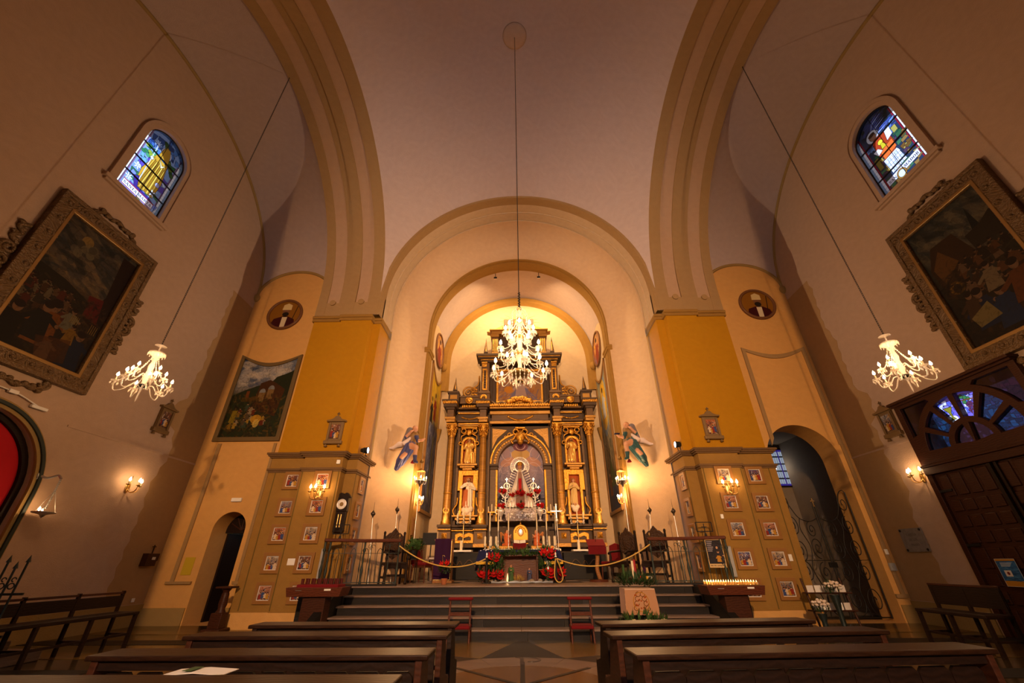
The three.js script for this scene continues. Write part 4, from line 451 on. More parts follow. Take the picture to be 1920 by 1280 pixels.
// crystal chandelier: stem, arms with dish, candle and bulb, drops and bead swags
const dropGeo = new THREE.OctahedronGeometry(0.02, 0).scale(0.62, 1.6, 0.62), beadGeo = new THREE.IcosahedronGeometry(0.0085, 0);
function chandelier(pos, label, o) {
  const t = thing('chandelier', label, 'chandelier', pos, 0, o.group);
  const [c0, c1] = [o.chainBottom, o.chainTop]; // heights above the chandelier's base point
  if (o.chain) { const links = []; for (let y = c0, i = 0; y < c1; y += 0.042, i++) links.push(torus(0.017, 0.005, 0, 0, 0, Math.PI * 2, 4, 8).scale(0.75, 1.5, 1).rotateY(i % 2 ? Math.PI / 2 : 0).translate(0, y, 0)); const ch = mesh('chain', links, P.iron, t, false); ch.userData.kind = 'stuff'; }
  else mesh('cord', [rod([0, c0, 0], [0, c1, 0], 0.008), tube(Array.from({ length: 30 }, (_, i) => [Math.cos(i * 1.3) * 0.018, c0 + i * 0.012, Math.sin(i * 1.3) * 0.018]), 0.01, 60, 5)], P.iron, t);
  mesh('stem', lathe(o.stem, 24), P.crystal, t, false);
  for (const [r, y, m] of o.metal) mesh('metal_cup', lathe([[0.001, y - r * 0.5], [r * 0.7, y - r * 0.35], [r, y], [r * 0.85, y + r * 0.25], [0.01, y + r * 0.3]], 20), m, t, false);
  for (const T1 of o.tiers) for (let k = 0; k < T1.n; k++) { const a = (k + (T1.off || 0)) * 2 * Math.PI / T1.n, ca = Math.cos(a), sa = Math.sin(a), R = T1.r, y = T1.y, s = T1.s ?? 1; const at = (rr, yy) => [ca * rr, yy, sa * rr];
    const arm = mesh('arm', tube([at(0.03, y - 0.16 * s), at(R * 0.35, y - 0.1 * s), at(R * 0.62, y - 0.2 * s), at(R * 0.9, y - 0.23 * s), at(R, y - 0.14 * s), at(R, y - 0.1 * s)], 0.0095, 22, 6), P.crystal, t, false);
    mesh('drip_dish', lathe([[0.008, -0.012], [0.05, 0.0], [0.062, 0.016], [0.056, 0.012], [0.012, 0.004]], 14).translate(ca * R, y - 0.1 * s, sa * R), P.crystal, arm, false);
    mesh('candle', cyl(0.0105, 0.0105, 0.075, ca * R, y - 0.095 * s, sa * R, 8), P.candle, arm, false);
    bulbOn(t, ca * R, y, sa * R, o.I, o.col ?? WARM, o.rb ?? 0.018);
    for (let d = 0; d < 6; d++) { const b = d * Math.PI / 3 + a; const m = new THREE.Mesh(dropGeo, P.crystal); m.name = 'crystal_drop'; m.position.set(ca * R + Math.cos(b) * 0.056, y - 0.125 * s - 0.01 * (d % 2), sa * R + Math.sin(b) * 0.056); m.castShadow = true; t.add(m); }
    const sw = [], y1 = T1.from ?? y + 0.2, n = 22; for (let i = 0; i <= n; i++) { const q = i / n; const rr = 0.05 + (R - 0.05) * q, yy = y1 + (y - 0.1 * s - y1) * q - 0.09 * Math.sin(Math.PI * q); sw.push(beadGeo.clone().translate(ca * rr, yy, sa * rr)); }
    const bm = mesh('bead_swag', sw, P.crystal, t, false); bm.userData.kind = 'stuff';
  }
  for (const [r, y, n, L] of o.sprays) for (let k = 0; k < n; k++) { const a = k * 2 * Math.PI / n, ca = Math.cos(a), sa = Math.sin(a); mesh('spray', tube([[ca * 0.02, y, sa * 0.02], [ca * r * 0.5, y + L, sa * r * 0.5], [ca * r, y + L * 0.6, sa * r], [ca * r * 1.15, y - L * 0.1, sa * r * 1.15]], 0.0055, 14, 5), P.crystal, t, false); for (let d = 0; d < 3; d++) { const m = new THREE.Mesh(dropGeo, P.crystal); m.name = 'crystal_drop'; m.position.set(ca * r * 1.15, y - L * 0.1 - 0.04 - d * 0.05, sa * r * 1.15); t.add(m); } }
  for (const [r, y, n, len] of o.fringes) for (let k = 0; k < n; k++) { const a = k * 2 * Math.PI / n; for (let d = 0; d < len; d++) { const m = new THREE.Mesh(dropGeo, P.crystal); m.name = 'crystal_drop'; m.position.set(Math.cos(a) * r * (1 - d * 0.05), y - d * 0.055, Math.sin(a) * r * (1 - d * 0.05)); m.castShadow = true; t.add(m); } }
  return t;
}
{ const b = 3.9, Y = (y) => y - b;
  chandelier([0.03, b, -6.3], 'great three-tiered crystal chandelier hanging on a cord before the altarpiece', { chain: false, chainBottom: Y(5.5), chainTop: Y(15.66), I: LUM.centre, rb: 0.027,
    stem: [[0.002, Y(3.92)], [0.03, Y(3.96)], [0.045, Y(4.02)], [0.02, Y(4.08)], [0.05, Y(4.15)], [0.035, Y(4.3)], [0.06, Y(4.42)], [0.03, Y(4.5)], [0.045, Y(4.65)], [0.05, Y(4.75)], [0.02, Y(4.85)], [0.04, Y(4.95)], [0.025, Y(5.1)], [0.02, Y(5.42)], [0.001, Y(5.46)]],
    metal: [[0.17, Y(4.13), P.brassDark], [0.06, Y(3.98), P.brassDark], [0.09, Y(4.52), P.brass], [0.08, Y(4.86), P.brass], [0.07, Y(5.22), P.brass], [0.05, Y(5.46), P.brass]],
    tiers: [{ n: 8, r: 0.255, y: Y(5.04), s: 0.9, from: Y(5.2) }, { n: 8, r: 0.36, y: Y(4.66), off: 0.5, from: Y(4.85) }, { n: 10, r: 0.465, y: Y(4.27), off: 0.25, s: 1.1, from: Y(4.5) }],
    sprays: [[0.14, Y(5.28), 10, 0.16]], fringes: [[0.2, Y(4.1), 16, 3], [0.09, Y(4.0), 8, 2], [0.13, Y(4.5), 12, 2], [0.11, Y(4.84), 10, 2]] });
  struct('ceiling_rose', lathe([[0.001, 15.6], [0.05, 15.6], [0.3, 15.64], [0.36, 15.66], [0.38, 15.71], [0.001, 15.8]], 32).translate(0.03, 0, -6.3), P.side);
  const side = (x, lab) => { const b2 = 3.72, Z = (y) => y - b2; return chandelier([x, b2, -6.4], lab, { chain: true, chainBottom: Z(4.86), chainTop: Z(13.82), I: LUM.side, rb: 0.022, group: undefined,
    stem: [[0.002, Z(3.74)], [0.012, Z(3.78)], [0.016, Z(3.95)], [0.05, Z(4.02)], [0.03, Z(4.1)], [0.055, Z(4.2)], [0.03, Z(4.3)], [0.05, Z(4.4)], [0.03, Z(4.5)], [0.06, Z(4.6)], [0.13, Z(4.64)], [0.14, Z(4.67)], [0.09, Z(4.7)], [0.015, Z(4.72)], [0.012, Z(4.8)], [0.09, Z(4.82)], [0.09, Z(4.825)], [0.01, Z(4.86)]],
    metal: [[0.085, Z(4.03), P.iron]],
    tiers: [{ n: 5, r: 0.25, y: Z(4.34), off: 0.2, from: Z(4.6) }, { n: 6, r: 0.38, y: Z(4.17), off: 0.5, from: Z(4.55), s: 1.2 }], sprays: [], fringes: [[0.13, Z(4.63), 12, 1], [0.09, Z(4.0), 8, 1]] }); };
  side(-6.62, 'crystal chandelier on a long chain beside the painting of the outdoor mass'); side(6.62, 'crystal chandelier on a long chain beside the wooden street door'); }
// brass wall sconces with three candle bulbs; built facing +z
function sconce(pos, turn, label, I, sc = 1, n = 3) {
  const t = thing('wall_sconce', label, 'sconce', pos, turn, undefined);
  mesh('back_plate', [lathe([[0.001, 0], [0.045, 0.004], [0.05, 0.012], [0.03, 0.02], [0.001, 0.024]], 20).scale(1, 1, 1.8).rotateX(Math.PI / 2), tube([[0, -0.02, 0.02], [0, 0.06, 0.03], [0, 0.16, 0.02], [0.015, 0.2, 0.02]], 0.006, 12)], P.brass, t);
  for (let k = 0; k < n; k++) { const a = (k - (n - 1) / 2) * 1.05, R = 0.14, x = Math.sin(a) * R, z = 0.04 + Math.cos(a) * R; const arm = mesh('arm', tube([[0, -0.02, 0.02], [x * 0.4, -0.075, z * 0.4], [x * 0.85, -0.06, z * 0.85], [x, 0.0, z], [x, 0.02, z]], 0.0075, 18), P.brass, t); mesh('drip_dish', lathe([[0.006, 0.0], [0.03, 0.012], [0.034, 0.022], [0.012, 0.016], [0.012, 0.0]], 14).translate(x, 0.018, z), P.brass, arm); mesh('candle', cyl(0.011, 0.011, 0.06, x, 0.03, z, 10), P.candle, arm); bulbOn(t, x, 0.11, z, I, WARM, 0.02); }
  t.scale.setScalar(sc); return t;
}
{ const a = atX(243, 912, -9.3); sconce([-XW, a[1] - 0.02, -a[0]], Math.PI / 2, 'brass three-light sconce on the plain wall between ship lamp and corner', LUM.sconce, 1.35);
  const b = atX(1726, 893, 9.3); sconce([XW, b[1] - 0.02, -b[0]], -Math.PI / 2, 'brass three-light sconce beside the wooden street door', LUM.sconce, 1.35);
  const c = atD(598, 927, 10.8); sconce([c[0], c[1], -10.795], 0, 'brass three-light sconce on the pedestal with the wall clock', LUM.sconce, 1.45);
  const d = atD(1366, 918, 10.8); sconce([d[0], d[1], -10.795], 0, 'brass three-light sconce on the pedestal above the lit votive rack', LUM.sconce, 1.45);
  sconce([-3.33, 3.0, -13.6], Math.PI / 2, 'brass sconce on the inner arch below the painted storm mural', LUM.inner, 1.2); sconce([3.33, 3.0, -13.6], -Math.PI / 2, 'brass sconce on the inner arch below the mural with glowing halo', LUM.inner, 1.2); }
// small spotlights on the cornices, each aimed at the far side of the chancel
function spotlight(s, label) {
  const p = atD(s < 0 ? 684 : 1272, s < 0 ? 846 : 835, 11.3); const t = thing('spotlight', label, 'spotlight', [p[0], 3.93, -11.3]); const h = p[1] - 3.93 + 0.03;
  mesh('bracket', [bx(0.16, 0.015, 0.1, -0.0, 0.0075, 0), bx(0.012, h + 0.06, 0.03, 0, (h + 0.06) / 2, 0.09), bx(0.012, h + 0.06, 0.03, 0, (h + 0.06) / 2, -0.09), bx(0.012, 0.012, 0.2, 0, 0.01, 0)], P.black, t);
  const head = mesh('housing', lathe([[0.001, -0.12], [0.05, -0.11], [0.075, -0.02], [0.088, 0.06], [0.09, 0.09], [0.08, 0.09], [0.078, 0.07]], 24).rotateZ(s * Math.PI / 2).translate(0, h, 0), P.black, t, false);
  const L = -s; mesh('lens', new THREE.CylinderGeometry(0.078, 0.078, 0.01, 24).rotateZ(Math.PI / 2).translate(L * 0.082, h, 0), G.spot, head, false);
  const l = new THREE.SpotLight(COOL, LUM.spot, 0, 0.7, 1); l.position.set(L * 0.1, h, 0); l.shadow.radius = 2.5; const tg = new THREE.Object3D(); tg.position.set(L * 7.9, h + 4.2, 0.3); t.add(l); t.add(tg); l.target = tg;
}
spotlight(-1, 'small black spotlight on the cornice over the wall clock'); spotlight(1, 'small black spotlight on the cornice over the bullfight poster');
// floodlights hidden behind the inner arch, lighting the sanctuary
for (const s of [-1, 1]) { const t = thing('floodlight', s < 0 ? 'small floodlight behind the inner arch crown, storm mural side' : 'small floodlight behind the inner arch crown, glowing halo mural side', 'floodlight', [s * 0.95, 12.22, -14.0]);
  mesh('housing', [bx(0.14, 0.08, 0.06, 0, 0.04, 0.0, 0.015), bx(0.025, 0.2, 0.025, 0, 0.16, 0.02)], P.black, t); mesh('lens', bx(0.12, 0.06, 0.01, 0, 0.04, -0.035), glow(WARM, 3), t); const l = new THREE.SpotLight(WARM2, LUM.flood, 0, 1.45, 0.6); l.position.set(0, 0, -0.06); l.shadow.radius = 4; const tg = new THREE.Object3D(); tg.position.set(s * 0.2, -3.2, -1.75); t.add(l); t.add(tg); l.target = tg; }
// unseen projector added on the nave rear wall to brighten the front-facing walls
{ const t = thing('added_projector', 'added floodlight on the unseen rear wall of the nave aimed at the altar', 'floodlight', [0, 6.6, 8.9]); mesh('housing', [bx(0.4, 0.3, 0.18, 0, 0, -0.12, 0.03), bx(0.06, 0.3, 0.06, 0, -0.02, 0.03)], P.black, t); mesh('lens', bx(0.34, 0.24, 0.012, 0, 0, -0.215), glow(WARM, 4), t); const l = new THREE.SpotLight(WARM, LUM.nave, 0, 0.66, 1); l.position.set(0, 0, -0.24); l.shadow.radius = 8; const tg = new THREE.Object3D(); tg.position.set(0, -1.6, -21); t.add(l); t.add(tg); l.target = tg; }
// ======================= WINDOWS, DOORS, PICTURES, WALL THINGS =======================
// local frame of a wall thing: x along the wall, y up, z into the room
const onLeft = (D, y, out = 0) => ({ pos: [-XW + out, y, -D], turn: Math.PI / 2 }), onRight = (D, y, out = 0) => ({ pos: [XW - out, y, -D], turn: -Math.PI / 2 });
const glassPaint = (tex) => { const m = new THREE.MeshPhysicalMaterial({ roughness: 0.15, transmission: 1, thickness: 0, side: THREE.DoubleSide }); m.map = tex; m.color.setRGB(0.27, 0.27, 0.27); return m; };
const lead = (g, w = 3) => { g.strokeStyle = '#0a0a10'; g.lineWidth = w; g.lineJoin = 'round'; };
const cell = (g, pts, c, w = 3) => { poly(g, pts, c); lead(g, w); g.beginPath(); pts.forEach((p, i) => i ? g.lineTo(p[0], p[1]) : g.moveTo(p[0], p[1])); g.closePath(); g.stroke(); };
const oval = (g, x, y, rx, ry, c, w = 3, rot = 0) => { blob(g, x, y, rx, ry, c, 1, rot); lead(g, w); g.beginPath(); g.ellipse(x, y, rx, ry, rot, 0, 6.283); g.stroke(); };
function glassBase(g, w, h, border, inner, sky) {          // white border blocks, coloured fillet, background pieces
  g.fillStyle = border; g.fillRect(0, 0, w, h); lead(g, 2); for (let i = 0; i < 24; i++) { g.strokeRect(0, i * h / 24, w, h / 24); } g.fillStyle = inner; g.fillRect(w * 0.1, 0, w * 0.8, h * 0.955); g.fillStyle = sky; g.fillRect(w * 0.13, 0, w * 0.74, h * 0.93);
}
reseed(5);
T.glassL = canvasTex(512, 980, (g, w, h) => { glassBase(g, w, h, '#f2f0f4', '#7a5a7a', '#7f9ccc');
  for (let i = 0; i < 90; i++) { const x = rnd(0.13, 0.8) * w, y = rnd(0.02, 0.9) * h, c = y < h * 0.25 ? ['#2a4a86', '#3c62a0', '#4a78b8', '#20386a'][i % 4] : y < h * 0.5 ? ['#6fa8d8', '#2f6a4a', '#8fb8e0', '#5a48a8', '#1f5a3a'][i % 5] : ['#2f6a4a', '#9fb8e8', '#5a48a8', '#cfd8f0', '#3a7a4a', '#7a8ad8'][i % 6]; cell(g, [[x, y], [x + rnd(30, 80), y + rnd(-25, 20)], [x + rnd(40, 90), y + rnd(30, 70)], [x + rnd(-10, 20), y + rnd(40, 80)]], c, 2.5); }
  for (let i = 0; i < 14; i++) oval(g, w * (0.45 + 0.035 * i * 0.9), h * (0.1 + 0.022 * i), w * 0.05, w * 0.045, ['#1f4a2a', '#3a5a2a', '#5a6a2a'][i % 3], 2); for (let i = 0; i < 10; i++) oval(g, w * rnd(0.15, 0.42), h * rnd(0.3, 0.42), w * 0.05, w * 0.04, ['#2f7a4a', '#8aa83a', '#4a9a6a', '#b8c84a'][i % 4], 2);
  oval(g, w * 0.56, h * 0.21, w * 0.13, w * 0.13, '#b8bcd8'); oval(g, w * 0.56, h * 0.235, w * 0.06, h * 0.05, '#c9c4d4'); cell(g, [[w * 0.46, h * 0.2], [w * 0.5, h * 0.13], [w * 0.6, h * 0.13], [w * 0.65, h * 0.2], [w * 0.7, h * 0.34], [w * 0.6, h * 0.3], [w * 0.5, h * 0.3], [w * 0.42, h * 0.36]], '#b88a2c');
  cell(g, [[w * 0.4, h * 0.32], [w * 0.7, h * 0.33], [w * 0.78, h * 0.58], [w * 0.76, h * 0.8], [w * 0.34, h * 0.82], [w * 0.3, h * 0.6]], '#c9982e'); for (let i = 0; i < 9; i++) cell(g, [[w * (0.34 + i * 0.045), h * 0.8], [w * (0.4 + i * 0.035), h * (0.36 + 0.01 * (i % 3))], [w * (0.43 + i * 0.035), h * 0.4], [w * (0.37 + i * 0.045), h * 0.81]], ['#d8ac3c', '#a8781c', '#e0b84a', '#8a5f14'][i % 4], 2.5); cell(g, [[w * 0.5, h * 0.33], [w * 0.6, h * 0.42], [w * 0.68, h * 0.34], [w * 0.6, h * 0.38]], '#e8d8a0'); oval(g, w * 0.36, h * 0.4, w * 0.04, h * 0.02, '#e0d4dc'); oval(g, w * 0.72, h * 0.62, w * 0.05, h * 0.03, '#a8a4cc'); lead(g, 9); g.strokeStyle = '#c8cce8'; g.beginPath(); g.moveTo(w * 0.34, h * 0.2); g.lineTo(w * 0.38, h * 0.78); g.stroke(); for (let k = 0; k < 8; k++) { const a = k * Math.PI / 4; g.strokeStyle = '#cfe0ff'; g.lineWidth = 6; g.beginPath(); g.moveTo(w * 0.33, h * 0.19); g.lineTo(w * 0.33 + Math.cos(a) * 42, h * 0.19 + Math.sin(a) * 42); g.stroke(); }
  cell(g, [[w * 0.25, h * 0.74], [w * 0.35, h * 0.7], [w * 0.42, h * 0.82], [w * 0.7, h * 0.82], [w * 0.8, h * 0.84], [w * 0.75, h * 0.89], [w * 0.4, h * 0.88]], '#3a2a7a'); cell(g, [[w * 0.15, h * 0.855], [w * 0.85, h * 0.855], [w * 0.85, h * 0.915], [w * 0.15, h * 0.915]], '#e8e4f0'); g.fillStyle = '#b02a3a'; g.fillRect(w * 0.14, h * 0.846, w * 0.72, 8); g.fillRect(w * 0.14, h * 0.915, w * 0.72, 7); g.fillStyle = '#1a1a2a'; g.font = 'bold 44px serif'; g.textAlign = 'center'; g.fillText('SANTA MARTA', w * 0.5, h * 0.9, w * 0.68); for (const [x, y] of [[0.22, 0.62], [0.72, 0.75], [0.2, 0.8]]) for (let k = 0; k < 6; k++) { const a = k * Math.PI / 3; oval(g, w * x + Math.cos(a) * 22, h * y + Math.sin(a) * 22, 20, 8, '#dfe6f8', 1.5, a); } });
T.glassR = canvasTex(512, 980, (g, w, h) => { glassBase(g, w, h, '#e6e6f0', '#8a1a2a', '#26344a');
  for (let i = 0; i < 110; i++) { const x = rnd(0.13, 0.8) * w, y = rnd(0.02, 0.9) * h, c = y < h * 0.22 ? ['#14202a', '#1a2a30', '#2a3a6a', '#122018'][i % 4] : y < h * 0.45 ? ['#3a4a8a', '#5a7ab0', '#24503a', '#6a88b8'][i % 4] : ['#2f5a3a', '#6a4a24', '#a89048', '#4a3448', '#3a6a4a', '#8a6a3a'][i % 6]; cell(g, [[x, y], [x + rnd(30, 90), y + rnd(-10, 20)], [x + rnd(40, 90), y + rnd(20, 50)], [x + rnd(-10, 20), y + rnd(30, 60)]], c, 2.5); }
  for (let i = 0; i < 8; i++) cell(g, [[w * 0.2, h * (0.3 + i * 0.01)], [w * 0.5, h * (0.08 + i * 0.025)], [w * 0.8, h * (0.06 + 0.03 * i)], [w * 0.5, h * (0.1 + i * 0.025)]], ['#4a5aa8', '#8898d0', '#34448a'][i % 3], 2); oval(g, w * 0.38, h * 0.24, w * 0.14, w * 0.14, '#b8bcc8'); oval(g, w * 0.38, h * 0.245, w * 0.075, h * 0.048, '#8a6450'); oval(g, w * 0.38, h * 0.215, w * 0.075, h * 0.022, '#3a2418', 2);
  cell(g, [[w * 0.3, h * 0.33], [w * 0.36, h * 0.29], [w * 0.5, h * 0.29], [w * 0.64, h * 0.33], [w * 0.66, h * 0.5], [w * 0.6, h * 0.6], [w * 0.36, h * 0.6], [w * 0.28, h * 0.5]], '#a83a1c'); cell(g, [[w * 0.3, h * 0.6], [w * 0.62, h * 0.6], [w * 0.66, h * 0.79], [w * 0.32, h * 0.8]], '#d8dcec'); for (let i = 0; i < 6; i++) for (let j = 0; j < 4; j++) cell(g, [[w * (0.32 + i * 0.052), h * (0.62 + j * 0.043)], [w * (0.37 + i * 0.052), h * (0.62 + j * 0.043)], [w * (0.37 + i * 0.054), h * (0.66 + j * 0.043)], [w * (0.32 + i * 0.054), h * (0.66 + j * 0.043)]], ['#dfe2f2', '#c4cae4', '#eceef8'][(i + j) % 3], 1.5); cell(g, [[w * 0.34, h * 0.48], [w * 0.64, h * 0.46], [w * 0.64, h * 0.58], [w * 0.34, h * 0.6]], '#d8662a'); cell(g, [[w * 0.22, h * 0.42], [w * 0.34, h * 0.42], [w * 0.4, h * 0.48], [w * 0.28, h * 0.5]], '#dcdcea'); cell(g, [[w * 0.6, h * 0.32], [w * 0.72, h * 0.3], [w * 0.7, h * 0.42], [w * 0.56, h * 0.44]], '#e4e4f0'); oval(g, w * 0.44, h * 0.38, w * 0.055, h * 0.03, '#e0cc34'); cell(g, [[w * 0.42, h * 0.4], [w * 0.47, h * 0.4], [w * 0.52, h * 0.47], [w * 0.4, h * 0.47]], '#c8b428');
  cell(g, [[w * 0.15, h * 0.5], [w * 0.25, h * 0.5], [w * 0.25, h * 0.66], [w * 0.15, h * 0.66]], '#7a6a2c'); cell(g, [[w * 0.72, h * 0.36], [w * 0.82, h * 0.36], [w * 0.82, h * 0.44], [w * 0.72, h * 0.44]], '#a89a4a'); cell(g, [[w * 0.13, h * 0.82], [w * 0.87, h * 0.8], [w * 0.87, h * 0.87], [w * 0.13, h * 0.89]], '#d8d4e4'); g.fillStyle = '#16161e'; g.font = 'bold 42px serif'; g.textAlign = 'center'; g.fillText('SAN', w * 0.25, h * 0.872); g.fillText('AMADOR', w * 0.66, h * 0.857, w * 0.38); oval(g, w * 0.44, h * 0.88, w * 0.1, w * 0.11, '#9a6a2a'); oval(g, w * 0.44, h * 0.88, w * 0.07, w * 0.08, '#d0d8d8'); });
function glassWindow(name, where, C, tex) {                // C: [distance of centre, half width, sill, springing] in wall coordinates
  const r = C[1], y0 = C[2], ys = C[3], H = ys + r - y0; const w = new THREE.Group(); w.name = name; w.userData.kind = 'structure'; w.position.set(...where.pos); w.rotation.y = where.turn; scene.add(w);
  const mat = glassPaint(tex), half = (y) => y <= ys - y0 ? r : Math.sqrt(Math.max(0, r * r - (y - ys + y0) ** 2)); const rows = [0, 0.25, 0.47, 0.69, 1].map((q) => q * H), cols = [-r, -r * 0.8, 0, r * 0.8, r];
  for (let j = 0; j < 4; j++) for (let i = 0; i < 4; i++) { const L = [], Rr = []; for (let q = 0; q <= 10; q++) { const y = rows[j] + 0.012 + (rows[j + 1] - rows[j] - 0.024) * q / 10, a = Math.max(cols[i] + 0.002, -half(y)), b = Math.min(cols[i + 1] - 0.002, half(y)); if (b > a + 0.004) { L.push([a, y]); Rr.push([b, y]); } } if (L.length < 2) continue;
    const g = new THREE.ShapeGeometry(shapeOf([...L, ...Rr.reverse()])); const p = g.attributes.position, uv = g.attributes.uv; for (let q = 0; q < p.count; q++) uv.setXY(q, (p.getX(q) + r) / (2 * r), p.getY(q) / H); g.translate(0, 0, -0.1); mesh('pane', g, mat, w, false); }
  for (let j = 1; j < 4; j++) mesh('lead_bar', bx(2 * half(rows[j]), 0.026, 0.03, 0, rows[j], -0.1), P.iron, w);
  for (const x of [-0.8 * r, 0, 0.8 * r]) mesh('lead_came', bx(0.006, half(0) ? H - (r - Math.sqrt(r * r - x * x)) : H, 0.012, x, (H - (r - Math.sqrt(r * r - x * x))) / 2, -0.1), P.iron, w);
  const ring = (a, b, d0, d1, m, n) => { const sh = shapeOf(archPts(0, b, 0, ys - y0, 28)); sh.holes.push(holeOf(archPts(0, a, 0.0005, ys - y0, 28))); mesh(n, extr(sh, d1 - d0, 0.008).translate(0, 0, d0), m, w); };
  ring(r - 0.02, r + 0.015, -0.14, -0.06, P.iron, 'window_frame'); ring(r + 0.01, r + 0.12, 0, 0.035, P.side, 'surround'); ring(r + 0.12, r + 0.2, 0, 0.07, P.side, 'surround_moulding');
  mesh('sill', [bx(2 * r + 0.56, 0.1, 0.13, 0, -0.06, 0.05, 0.02), bx(2 * r + 0.44, 0.06, 0.09, 0, -0.14, 0.03, 0.015)], P.side, w);
}
glassWindow('window_1', onLeft(WINL[0], WINL[2]), WINL, T.glassL); glassWindow('window_2', onRight(WINR[0], WINR[2]), WINR, T.glassR);
// small window inside the baptistery
{ const w = new THREE.Group(); w.name = 'window_3'; w.userData.kind = 'structure'; const p = atD(1458, 876, 15.45); w.position.set(p[0], p[1], -15.48); scene.add(w); const tex = canvasTex(128, 128, (g, W, H) => { g.fillStyle = '#b8c4d8'; g.fillRect(0, 0, W, H); lead(g, 4); for (let i = 0; i < 6; i++) { g.strokeRect(i * W / 4, 0, W / 4, H); g.strokeRect(0, i * H / 5, W, H / 5); } g.strokeStyle = '#3a2a9a'; g.lineWidth = 14; g.strokeRect(0, 0, W, H); }); const m = new THREE.MeshStandardMaterial({ color: 0x000000, roughness: 0.4 }); m.emissive.set(0xffffff); m.emissiveMap = tex; m.emissiveIntensity = 0.55; for (let i = 0; i < 3; i++) { const g = new THREE.PlaneGeometry(0.33, 1.3).translate(-0.34 + i * 0.34, 0, 0); mesh('window_pane', g, m, w, false); } mesh('window_frame', [bx(1.1, 0.05, 0.06, 0, 0.67, 0), bx(1.1, 0.05, 0.06, 0, -0.67, 0), bx(0.05, 1.38, 0.06, -0.54, 0, 0), bx(0.05, 1.38, 0.06, 0.54, 0, 0)], P.woodDark, w); const l = new THREE.PointLight(new THREE.Color().setRGB(1, 0.85, 0.65), 0.3); l.position.set(0, 0, 0.12); w.add(l); }
// ---- red chapel door in the left wall ----
{ const d = new THREE.Group(); d.name = 'door_1'; d.userData.kind = 'structure'; const q = onLeft(6.5, 0); d.position.set(...q.pos); d.rotation.y = q.turn; scene.add(d);
  const ring = (a, b, z0, z1, m, n) => { const sh = shapeOf(archPts(0, b, 0, 2.48, 36)); sh.holes.push(holeOf(archPts(0, a, 0.0005, 2.48, 36))); mesh(n, extr(sh, z1 - z0, 0.006).translate(0, 0, z0), m, d); };
  ring(1.30, 1.36, 0, 0.05, P.grime, 'surround'); ring(1.36, 1.41, 0, 0.085, P.ironGreen, 'surround_moulding'); ring(1.41, 1.45, 0, 0.05, P.grime, 'surround'); ring(1.2, 1.32, -0.26, -0.12, P.woodDark, 'door_frame');
  for (const s of [-1, 1]) mesh('door_leaf', extr(shapeOf(s < 0 ? [[0, 0], ...archPts(0, 1.22, 0, 2.48, 36).filter((p) => p[0] <= 0)] : [...archPts(0, 1.22, 0, 2.48, 36).filter((p) => p[0] >= 0), [0, 0]]), 0.06).translate(0, 0, -0.24), P.redDoor, d);
  mesh('handle', [cyl(0.05, 0.05, 0.03).rotateX(Math.PI / 2).translate(0.72, 2.55, -0.16), torus(0.045, 0.01, 0.72, 2.55, -0.14)], P.silverDull, d);
  struct('floor_chapel_step', [bb(-9.35, -7.62, 0.15, 0.3, 4.7, 7.25, 0.012), bb(-9.35, -7.45, 0, 0.15, 4.5, 7.62, 0.012)], P.marbleWhite); }
